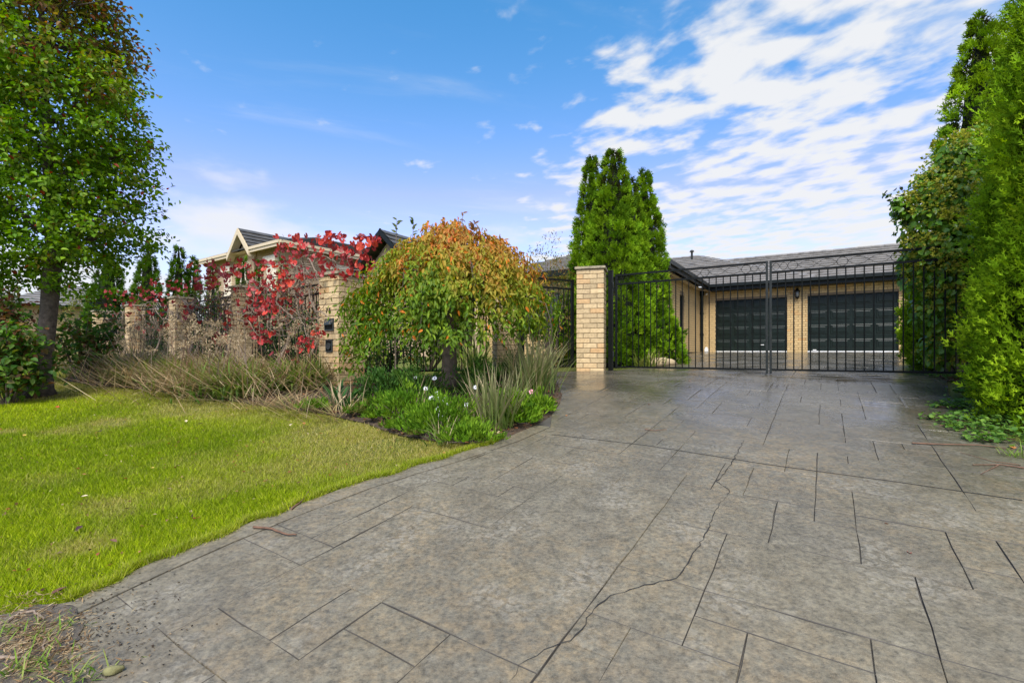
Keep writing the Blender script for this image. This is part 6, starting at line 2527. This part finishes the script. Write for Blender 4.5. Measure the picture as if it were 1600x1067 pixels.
# ------------------------------------------------------------------ ivy on the right hedge
def build_ivy():
    rs = np.random.default_rng(91)
    rr = random.Random(91)
    x0, y0 = at_px(1500, 6.45)
    z0 = gz(x0, y0)
    o = thing('climbing_ivy', 'flowering ivy climbing over the hedge conifers at the right gate end', 'ivy', (x0, y0, z0))
    org = np.array([x0, y0, z0])
    # blobs of ivy (px, py, depth, radius)
    blobs = [(1500, 250, 6.2, .30), (1478, 300, 6.3, .38), (1452, 345, 6.4, .36), (1485, 380, 6.2, .42), (1462, 420, 6.4, .38), (1505, 440, 6.2, .38), (1475, 480, 6.4, .36), (1505, 520, 6.3, .3), (1470, 545, 6.5, .24), (1520, 340, 6.1, .3), (1412, 322, 6.4, .13), (1440, 400, 6.5, .24), (1455, 290, 6.4, .2), (1520, 220, 6.2, .2)]
    P0, A0, N0 = [], [], []
    tot = 5200
    wts = np.array([b[3] ** 2 for b in blobs])
    wts /= wts.sum()
    for (px, py, d, r_), w in zip(blobs, wts):
        n = int(tot * w)
        dd = rand_dir(rs, n)
        p = P(px, py, d) + dd * r_ * rs.uniform(0.3, 1.08, n)[:, None] ** 0.6
        P0.append(p)
        A0.append(unit(dd * 0.4 + rand_dir(rs, n) * 0.5 + np.array([0, 0, -0.7])))
        N0.append(unit(dd + np.array([-0.1, -0.4, 0.5]) + rand_dir(rs, n) * 0.45))
    P0, A0, N0 = map(np.concatenate, (P0, A0, N0))
    n = len(P0)
    col = palette(rs, n, [(0.09, 0.20, 0.016), (0.14, 0.27, 0.02), (0.20, 0.34, 0.026), (0.10, 0.22, 0.018)], 0.16)
    V, F, C = leaf_geo(P0 - org, A0, N0, rs.uniform(0.06, 0.105, n), rs.uniform(0.055, 0.085, n), col, 0.14, True)
    put('ivy_leaves', npmesh('ivy_leaves', V, F, MT['leaf_gloss'], C), o)
    # flower umbels
    parts = []
    for (px, py, d, r_), w in zip(blobs, wts):
        for k in range(max(2, int(62 * w * 6.0))):
            dd = unit(np.array([[rr.gauss(0, 1), rr.gauss(-0.7, 0.8), rr.gauss(0.35, 0.8)]]))[0]
            c = P(px, py, d) + dd * r_ * rr.uniform(0.95, 1.15)
            m = 26
            e = rand_dir(rs, m)
            e[:, 2] = e[:, 2] * 0.7 + 0.15
            rad = rr.uniform(0.05, 0.085)
            cc = palette(rs, m, [(0.34, 0.36, 0.04), (0.42, 0.42, 0.06), (0.28, 0.30, 0.04), (0.36, 0.32, 0.06)], 0.14)
            pos = c + e * rad * 0.75 - org
            parts.append(leaf_geo(pos, e, rand_dir(rs, m), np.full(m, rad * 0.5), np.full(m, rad * 0.42), cc, 0.3))
    V, F, C = merge(parts)
    put('flower_umbels', npmesh('flower_umbels', V, F, MT['leaf_soft'], C), o)
    mb = MB()
    for k in range(26):
        b = blobs[rr.randrange(len(blobs))]
        e = P(b[0], b[1], b[2]) - org
        s0 = Vector((rr.uniform(-0.2, 0.3), rr.uniform(-0.2, 0.2), -0.02))
        mb.tube([s0, s0.lerp(Vector(e), 0.5) + Vector((rr.uniform(-.1, .15), rr.uniform(-.1, .1), 0.1)), Vector(e)], [0.014, 0.009, 0.004], 5)
    sprigs = [(1384, 302), (1398, 330), (1405, 290), (1412, 345), (1392, 312)]
    for px, py in sprigs:
        a = P(1425, 335, 6.4) - org
        e = P(px, py, 6.4) - org
        mb.tube([a, (a + e) / 2 + np.array([0, 0, 0.03]), e], [0.006, 0.005, 0.002], 4)
    mb.build('stems', MT['bark_smooth'], o)
    lp, la = [], []
    for px, py in sprigs:
        a = P(1425, 335, 6.4)
        e = P(px, py, 6.4)
        for k in range(16):
            f = rr.uniform(0.1, 1.05)
            lp.append(a + (e - a) * f + np.array([rr.gauss(0, .02), rr.gauss(0, .02), rr.gauss(0, .02)]))
            la.append((rr.gauss(-0.3, .6), rr.gauss(0, .5), rr.gauss(-0.6, .5)))
    lp, la = np.array(lp), np.array(la)
    n = len(lp)
    V, F, C = leaf_geo(lp - org, la, unit(rand_dir(rs, n) + np.array([0, -0.5, 0.8])), rs.uniform(0.05, 0.09, n), rs.uniform(0.04, 0.06, n), palette(rs, n, [(0.025, 0.07, 0.018), (0.045, 0.10, 0.025), (0.07, 0.09, 0.03)]), 0.15, True)
    put('sprig_leaves', npmesh('sprig_leaves', V, F, MT['leaf_gloss'], C), o)
    # trailing ivy along the foot of the hedge and out over the concrete
    strands = [((1560, 600), (1450, 588), 'ivy runner farthest up the driveway edge, just below the gate'), ((1545, 640), (1460, 636), 'ivy runner creeping out over the concrete below the gate'), ((1555, 665), (1452, 655), 'longest ivy runner reaching left over the concrete'),
               ((1560, 672), (1472, 668), 'ivy runner in the middle of the creeping group'), ((1590, 690), (1515, 688), 'ivy runner nearest to the camera at the hedge foot'), ((1530, 585), (1500, 600), 'short ivy tuft under the right end of the gate'), ((1540, 618), (1500, 615), 'small ivy tuft at the hedge foot')]
    for (a, b, lab) in strands:
        A_, B_ = pick(*a), pick(*b)
        z = gz(*A_)
        so = thing('ivy_runner', lab, 'ivy', (A_[0], A_[1], z), 0, 'ivy runners at the hedge foot')
        mb = MB()
        pts = []
        for k in range(8):
            f = k / 7
            q = A_ + (B_ - A_) * f + np.array([0, 0.04 * math.sin(f * 7 + a[0])])
            pts.append((q[0] - A_[0], q[1] - A_[1], gz(*q) - z + 0.012))
        mb.tube(pts, 0.004, 5)
        mb.build('stem', MT['twig'], so)
        n = 190
        f = rs.uniform(0, 1, n) ** 1.5
        wdt = 0.03 + 0.10 * (1 - f)
        q = A_ + (B_ - A_) * f[:, None] + rs.normal(size=(n, 2)) * wdt[:, None]
        pos = np.stack([q[:, 0] - A_[0], q[:, 1] - A_[1], g(q[:, 0], q[:, 1]) - z + 0.02 + rs.uniform(0, 0.10, n) * (1.1 - f)], 1)
        V, F, C = leaf_geo(pos, unit(rand_dir(rs, n) * np.array([1, 1, 0.4])), unit(np.array([0, -0.2, 1.0]) + rand_dir(rs, n) * 0.35), rs.uniform(0.025, 0.05, n), rs.uniform(0.025, 0.045, n), palette(rs, n, [(0.07, 0.16, 0.025), (0.11, 0.22, 0.03), (0.16, 0.27, 0.04), (0.05, 0.11, 0.02)]), 0.12, True)
        put('ivy_leaves', npmesh('ivy_leaves', V, F, MT['leaf'], C), so)
    # brown litter below the hedge
    n = 1600
    t = rs.uniform(0, 1, n)
    pa_, pb_ = pick(1500, 590), np.array([3.8, 3.0])
    q = pa_ + (pb_ - pa_) * t[:, None] + np.stack([np.abs(rs.normal(0, 0.22, n)) - 0.18, rs.normal(0, 0.1, n)], 1)
    pos = np.stack([q[:, 0], q[:, 1], g(q[:, 0], q[:, 1]) + rs.uniform(0.004, 0.02, n)], 1)
    d = rand_dir(rs, n)
    d[:, 2] *= 0.2
    V, F, C = leaf_geo(pos, d, unit(np.array([0, 0, 1.0]) + rand_dir(rs, n) * 0.4), rs.uniform(0.02, 0.06, n), rs.uniform(0.006, 0.03, n), palette(rs, n, [(0.18, 0.08, 0.04), (0.11, 0.06, 0.035), (0.25, 0.12, 0.06), (0.09, 0.05, 0.03)]), 0.2)
    o2 = put('hedge_litter', npmesh('hedge_litter', V, F, MT['leaf_soft'], C))
    tag(o2, 'brown needles and twig litter along the hedge foot', 'leaf litter', kind='stuff')


build_ivy()


# ------------------------------------------------------------------ lawn grass
def build_grass():
    rs = np.random.default_rng(2024)
    lawn_poly = [np.array(p) for p in EDGE[:7]] + [np.array(p) for p in bed_poly[:13]] + [P75 + FDIR * 15 + FNOR * 0.8, np.array([-16, 16.0]), np.array([-16.0, 3.0]), np.array([-6, 0.6]), np.array([-3.9, 0.6]), np.array([-2.85, 1.6])]
    n0 = 1500000
    r_ = 1.6 + (15.0 - 1.6) * rs.uniform(0, 1, n0) ** 1.9
    a = rs.uniform(R(88), R(152), n0)
    x, y = r_ * np.cos(a), r_ * np.sin(a)
    ok = inside(lawn_poly, x, y)
    x, y, r_ = x[ok], y[ok], r_[ok]
    def fn(x, y, k, s):
        return np.sin(x * k + s + 1.7 * np.sin(y * k * 0.7 + s)) * np.cos(y * k * 1.1 - s + 1.3 * np.sin(x * k * 0.6)) 
    dist_bed = np.full(len(x), 9.0)
    bb = np.array(bed_poly[:13])
    for i in range(len(bb) - 1):
        p, q = bb[i], bb[i + 1]
        d = q - p
        f = np.clip(((x - p[0]) * d[0] + (y - p[1]) * d[1]) / (d @ d), 0, 1)
        dist_bed = np.minimum(dist_bed, np.hypot(x - p[0] - f * d[0], y - p[1] - f * d[1]))
    tb = pick(60, 616)
    dist_tree = np.hypot(x - tb[0], y - tb[1])
    dry = np.clip(0.8 - dist_bed / 1.3, 0, 1) + np.clip(0.9 - dist_tree / 0.9, 0, 1) + 0.6 * np.clip(fn(x, y, 1.1, 0.4) + 0.55 * fn(x, y, 2.9, 2.0) + 0.3 * fn(x, y, 7.3, 1.0), 0, 1)
    dry = np.clip(dry, 0, 1)
    bare = np.clip((fn(x, y, 1.7, 4.1) + 0.6 * fn(x, y, 5.3, 0.7) - 0.85) * 1.6, 0, 1)
    dry = np.clip(dry + bare, 0, 1)
    thin = rs.uniform(0, 1, len(x)) > 0.62 * dry * (fn(x, y, 3.5, 1.0) > -0.2)
    x, y, r_, dry = x[thin], y[thin], r_[thin], dry[thin]
    # ragged fringe hanging over the concrete border
    ed = np.array(EDGE[:8])
    k_ = rs.integers(0, len(ed) - 1, 16000)
    f_ = rs.uniform(0, 1, 16000)[:, None]
    pe = ed[k_] * (1 - f_) + ed[k_ + 1] * f_
    nd = unit(ed[k_ + 1] - ed[k_])
    wob = 0.022 * np.sin(pe[:, 0] * 9 + 3 * np.sin(pe[:, 1] * 7)) + 0.012 * np.sin(pe[:, 1] * 31)
    pe = pe + np.stack([nd[:, 1], -nd[:, 0]], 1) * (wob + rs.normal(size=16000) * 0.016 - 0.012)[:, None]
    m_ = len(x)
    x, y = np.concatenate([x, pe[:, 0]]), np.concatenate([y, pe[:, 1]])
    r_ = np.hypot(x, y)
    dry = np.concatenate([dry, rs.uniform(0, 0.6, 16000)])
    n = len(x)
    az = rs.uniform(0, 6.28, n)
    lean = rs.uniform(0.35, 1.45, n)
    L = rs.uniform(0.022, 0.052, n) * (1 - 0.25 * dry) * (1 + 0.02 * r_)
    W = rs.uniform(0.0026, 0.0044, n) * (0.75 + 0.15 * r_)
    root = np.stack([x, y, g(x, y) - 0.029], 1)
    root[m_:, 2] += 0.028
    h = np.stack([np.cos(az), np.sin(az), np.zeros(n)], 1)
    a2 = az + rs.normal(size=n) * 0.8
    sd_ = np.stack([-np.sin(a2), np.cos(a2), np.zeros(n)], 1)
    up = np.array([0, 0, 1.0])
    tip = root + (h * np.sin(lean)[:, None] + up * np.cos(lean)[:, None]) * L[:, None]
    V = np.stack([root - sd_ * W[:, None] / 2, root + sd_ * W[:, None] / 2, tip], 1).reshape(-1, 3)
    F = np.arange(3 * n).reshape(n, 3)
    patch = fn(x, y, 0.9, 3.0) * 0.5 + fn(x, y, 2.3, 5.0) * 0.35 + fn(x, y, 6.1, 1.5) * 0.25
    gr = palette(rs, n, [(0.20, 0.285, 0.003), (0.265, 0.355, 0.005), (0.36, 0.42, 0.02), (0.115, 0.19, 0.003), (0.085, 0.14, 0.004)], 0.14)
    gr = gr * (1 + 0.42 * patch[:, None] * np.array([1.1, 0.8, 0.6]))
    dr = palette(rs, n, [(0.36, 0.30, 0.10), (0.30, 0.26, 0.05), (0.46, 0.38, 0.17), (0.24, 0.25, 0.03)], 0.12)
    w = np.clip(dry * 0.9 + rs.normal(size=n) * 0.2 + 0.02, 0, 1)[:, None]
    col = gr * (1 - w) + dr * w
    C = np.repeat(col[:, None, :], 3, 1)
    C[:, 2] *= 1.15
    o = put('lawn_grass', npmesh('lawn_grass', V, F, MT['grass'], C.reshape(-1, 3)))
    tag(o, 'short bright green lawn grass with dry straw patches', 'grass', kind='stuff')
    # weeds and longer grass at the dirt corner and the right edge
    k = 0
    for px, py, nn, L_, lab in ((30, 1050, 34, 0.10, 'grass tuft in the lower left corner of the dirt patch'), (128, 1058, 30, 0.11, 'grass tuft beside the mossy stone'), (20, 985, 40, 0.08, 'grass tuft at the left edge of the dirt patch'),
                               (108, 978, 18, 0.08, 'small grass tuft at the driveway side of the dirt patch'), (60, 1000, 26, 0.07, 'small grass tuft in the middle of the dirt patch'), (75, 1045, 26, 0.09, 'grass tuft right of the lower left corner tuft'), (1590, 712, 60, 0.16, 'bright grass tuft at the hedge foot on the right edge')):
        q = pick(px, py)
        z = gz(*q) + (0.004 if px < 1000 else 0)
        o = thing('grass_tuft', lab, 'grass', (q[0], q[1], z), 0, 'grass tufts at the driveway edges')
        rt = np.stack([rs.normal(0, 0.045, nn), rs.normal(0, 0.035, nn), np.full(nn, -0.003)], 1)
        V, F, C = blades(rt, rs.uniform(0, 6.28, nn), rs.uniform(0.5, 1.35, nn), rs.uniform(0.1, 0.5, nn), 0.75 * L_ * rs.uniform(0.5, 1.2, nn), np.full(nn, 0.0038), palette(rs, nn, [(0.13, 0.24, 0.03), (0.18, 0.30, 0.04), (0.25, 0.30, 0.08)]), 4)
        ob = put('grass_blades', npmesh('grass_blades', V, F, MT['grass'], C), o)
        ob['kind'] = 'stuff'


build_grass()


# ------------------------------------------------------------------ small things on the ground
def build_small():
    rr = random.Random(66)

    def stick(name, label, pts_px, r0, mat='twig', group=None, fork=None):
        P2 = [pick(*p) for p in pts_px]
        o_ = P2[0]
        z = gz(*o_)
        o = thing(name, label, 'stick', (o_[0], o_[1], z), 0, group)
        mb = MB()
        pts = []
        for i in range(len(P2) - 1):
            for k in range(4):
                q = P2[i] + (P2[i + 1] - P2[i]) * k / 4
                pts.append((q[0] - o_[0] + rr.uniform(-.004, .004), q[1] - o_[1] + rr.uniform(-.004, .004), gz(*q) - z + r0 + 0.004))
        q = P2[-1]
        pts.append((q[0] - o_[0], q[1] - o_[1], gz(*q) - z + r0 + 0.004))
        n = len(pts)
        mb.tube(pts, [r0 * (1 - 0.5 * k / n) for k in range(n)], 6)
        mb.build('stick_body', MT[mat], o)
        if fork:
            mb = MB()
            a, b = pick(*fork[0]), pick(*fork[1])
            mb.tube([(a[0] - o_[0], a[1] - o_[1], gz(*a) - z + r0 + 0.002), (b[0] - o_[0], b[1] - o_[1], gz(*b) - z + 0.006)], [r0 * 0.7, r0 * 0.3], 5)
            mb.build('side_twig', MT[mat], o)
    stick('stick', 'thin curved brown stick on the concrete near the lawn edge', [(397, 826), (425, 829), (450, 838), (463, 838)], 0.0065)
    stick('stick', 'long dry twig lying on the concrete below the ivy runners', [(1425, 694), (1470, 696), (1530, 697), (1585, 704)], 0.006)
    stick('stick', 'forked dark twig at the right edge of the driveway', [(1600, 733), (1565, 728), (1520, 728)], 0.005, fork=((1560, 728), (1532, 742)))
    stick('stick', 'second dark twig just above the forked one at the right edge', [(1595, 728), (1550, 722), (1500, 708)], 0.003)
    stick('stick', 'small twig on the upper driveway beside the control joint', [(1008, 672), (1022, 674), (1042, 672)], 0.004)
    stick('stick', 'long pale stick in the lower left corner', [(0, 1030), (25, 1031), (45, 1032)], 0.006, 'vine_wood')
    stick('stick', 'crooked pale root in the dirt patch', [(10, 975), (30, 962), (52, 958), (70, 970)], 0.006, 'vine_wood')
    stick('stick', 'short pale twig near the mossy stone', [(70, 1000), (68, 1018), (78, 1028)], 0.004, 'vine_wood')
    stick('stick', 'stick lying along the lawn edge halfway up the driveway', [(455, 797), (470, 786), (482, 770)], 0.005)
    # mossy stone
    q = pick(176, 1052)
    bm = bmesh.new()
    bmesh.ops.create_icosphere(bm, subdivisions=2, radius=1)
    for v in bm.verts:
        f = 1 + rr.uniform(-0.22, 0.22)
        v.co = Vector((v.co.x * 0.028 * f, v.co.y * 0.016 * f, v.co.z * 0.014 * f))
    me = bpy.data.meshes.new('mossy_stone')
    bm.to_mesh(me)
    bm.free()
    me.materials.append(MT['stone_moss'])
    me.polygons.foreach_set('use_smooth', [True] * len(me.polygons))
    tag(put('mossy_stone', me, None, (q[0], q[1], gz(*q) + 0.011), (0, 0, 0.5)), 'small mossy stone on the concrete in the lower left', 'stone')
    # single fallen leaves
    lf = MB()
    lf.add([(0, 0, 0), (0.3, -0.26, 0.1), (0.7, -0.2, 0.08), (1, 0, 0.03), (0.7, 0.2, 0.12), (0.3, 0.26, 0.1), (0.5, 0, -0.02)], [(0, 1, 6), (1, 2, 6), (2, 3, 6), (3, 4, 6), (4, 5, 6), (5, 0, 6)])
    cols = {'brown': (0.13, 0.06, 0.035), 'orange': (0.5, 0.2, 0.06), 'red': (0.5, 0.03, 0.03), 'pale': (0.55, 0.45, 0.28), 'dark': (0.06, 0.025, 0.025), 'yellow': (0.5, 0.36, 0.06)}
    mm = {k: simple('fallen_' + k, c, 0.6, var=0.2, scale=40) for k, c in cols.items()}
    ms = {k: lf.mesh('fallen_leaf', m) for k, m in mm.items()}
    L_ = [(128, 826, 'dark', 0.05, 'dark curled leaf on the middle of the lawn'), (86, 638, 'red', 0.06, 'bright red leaf on the grass before the big tree'), (172, 848, 'brown', 0.045, 'brown leaf on the near lawn right of the dark one'),
          (318, 664, 'brown', 0.05, 'brown leaf on the lawn in front of the dry lilies'), (152, 677, 'dark', 0.05, 'dark leaf on the lawn left of centre'), (474, 663, 'orange', 0.05, 'orange leaf on the lawn below the letterbox pillar'), (453, 668, 'pale', 0.045, 'pale leaf left of the orange one on the lawn'),
          (384, 700, 'orange', 0.04, 'small orange leaf on the mid lawn'), (291, 662, 'pale', 0.05, 'pale leaf on the lawn before the dry lilies'), (138, 778, 'pale', 0.035, 'pale speck leaf on the near lawn'), (695, 712, 'orange', 0.06, 'orange leaf at the tip of the lawn by the driveway'),
          (733, 692, 'orange', 0.06, 'rust leaf under the low daisy bush at the driveway edge'), (778, 678, 'pale', 0.05, 'pink brown leaf at the edge of the bed'), (884, 649, 'orange', 0.04, 'orange leaf lying on the wet concrete right of the bed'), (80, 930, 'brown', 0.07, 'curled brown leaf where the border meets the dirt patch'),
          (1422, 865, 'red', 0.035, 'tiny red leaf on the concrete at the right'), (1012, 632, 'orange', 0.035, 'small leaf on the wet concrete below the left gate leaf'), (1080, 596, 'brown', 0.04, 'brown leaf on the wet concrete near the gate'), (1382, 818, 'brown', 0.025, 'tiny brown leaf above the red one'),
          (1558, 618, 'orange', 0.06, 'dry orange leaf at the hedge foot'), (1585, 702, 'orange', 0.07, 'rust coloured leaf below the near hedge conifer'), (36, 684, 'yellow', 0.05, 'yellow leaf on the far left lawn'), (235, 735, 'yellow', 0.035, 'small yellow leaf on the middle lawn'), (195, 800, 'brown', 0.04, 'brown leaf on the near lawn before the concrete border'), (1505, 584, 'orange', 0.07, 'large orange leaf under the right gate end'), (1330, 580, 'pale', 0.04, 'pale leaf beyond the right gate leaf')]
    for px, py, k, sz, lab in L_:
        q = pick(px, py)
        lift = 0.03 if px < 640 and py < 900 else 0.006
        ob = put('fallen_leaf', ms[k], None, (q[0], q[1], gz(*q) + lift * 0.6), (rr.uniform(-.3, .3), rr.uniform(-.3, .3), rr.uniform(0, 6.28)))
        ob.scale = (sz, sz, sz)
        tag(ob, lab, 'leaf', 'single fallen leaves')
    # small leaf bits caught in the turf
    rl = np.random.default_rng(15)
    n = 900
    ang = rl.uniform(R(95), R(148), n)
    dd_ = rl.uniform(2.6, 9.5, n)
    x, y = dd_ * np.cos(ang), dd_ * np.sin(ang)
    lp = [np.array(p) for p in EDGE[:7]] + [np.array(p) for p in bed_poly[:13]] + [P75 + FDIR * 12 + FNOR * 1.2, np.array([-12, 6.0]), np.array([-6, 1.0])]
    ok = inside(lp, x, y)
    x, y = x[ok], y[ok]
    n = len(x)
    pos = np.stack([x, y, g(x, y) + rl.uniform(-0.015, 0.004, n)], 1)
    V, F, C = leaf_geo(pos, rand_dir(rl, n) * np.array([1, 1, 0.3]), unit(np.array([0, 0, 1.0]) + rand_dir(rl, n) * 0.5), rl.uniform(0.012, 0.035, n), rl.uniform(0.006, 0.02, n), palette(rl, n, [(0.16, 0.08, 0.04), (0.30, 0.18, 0.08), (0.08, 0.045, 0.03), (0.45, 0.36, 0.2), (0.35, 0.1, 0.05)]), 0.3)
    tag(put('lawn_litter', npmesh('lawn_litter', V, F, MT['leaf_soft'], C)), 'small brown leaf bits scattered through the lawn', 'leaf litter', kind='stuff')
    # crumbs of dirt on the concrete near the corner
    rs = np.random.default_rng(5)
    n = 420
    px = rs.normal(170, 60, n)
    py = rs.normal(970, 50, n)
    pos = []
    for a, b in zip(px, py):
        if 40 < a < 420 and 880 < b < 1075:
            q = pick(a, b)
            pos.append((q[0], q[1], gz(*q) + 0.003))
    pos = np.array(pos)
    n = len(pos)
    V, F, C = leaf_geo(pos, rand_dir(rs, n) * np.array([1, 1, 0.3]), unit(np.array([0, 0, 1.0]) + rand_dir(rs, n) * 0.4), rs.uniform(0.004, 0.016, n), rs.uniform(0.003, 0.009, n), palette(rs, n, [(0.03, 0.025, 0.02), (0.07, 0.05, 0.035), (0.3, 0.22, 0.13)]), 0.35)
    o = put('dirt_crumbs', npmesh('dirt_crumbs', V, F, MT['leaf_soft'], C))
    tag(o, 'dark crumbs of soil scattered on the concrete by the dirt patch', 'dirt', kind='stuff')
    n = 1500
    q = np.array([pick(a, b) for a, b in zip(rs.normal(60, 45, n), rs.normal(1005, 38, n).clip(930, 1090))])
    pos = np.stack([q[:, 0], q[:, 1], g(q[:, 0], q[:, 1]) + rs.uniform(0.004, 0.014, n)], 1)
    V, F, C = leaf_geo(pos, rand_dir(rs, n) * np.array([1, 1, 0.2]), unit(np.array([0, 0, 1.0]) + rand_dir(rs, n) * 0.4), rs.uniform(0.01, 0.05, n), rs.uniform(0.002, 0.006, n), palette(rs, n, [(0.40, 0.28, 0.15), (0.26, 0.16, 0.08), (0.14, 0.09, 0.05), (0.45, 0.36, 0.22)]), 0.3)
    o = put('bark_litter', npmesh('bark_litter', V, F, MT['leaf_soft'], C))
    tag(o, 'straw and bark shreds lying on the dirt patch', 'leaf litter', kind='stuff')


build_small()
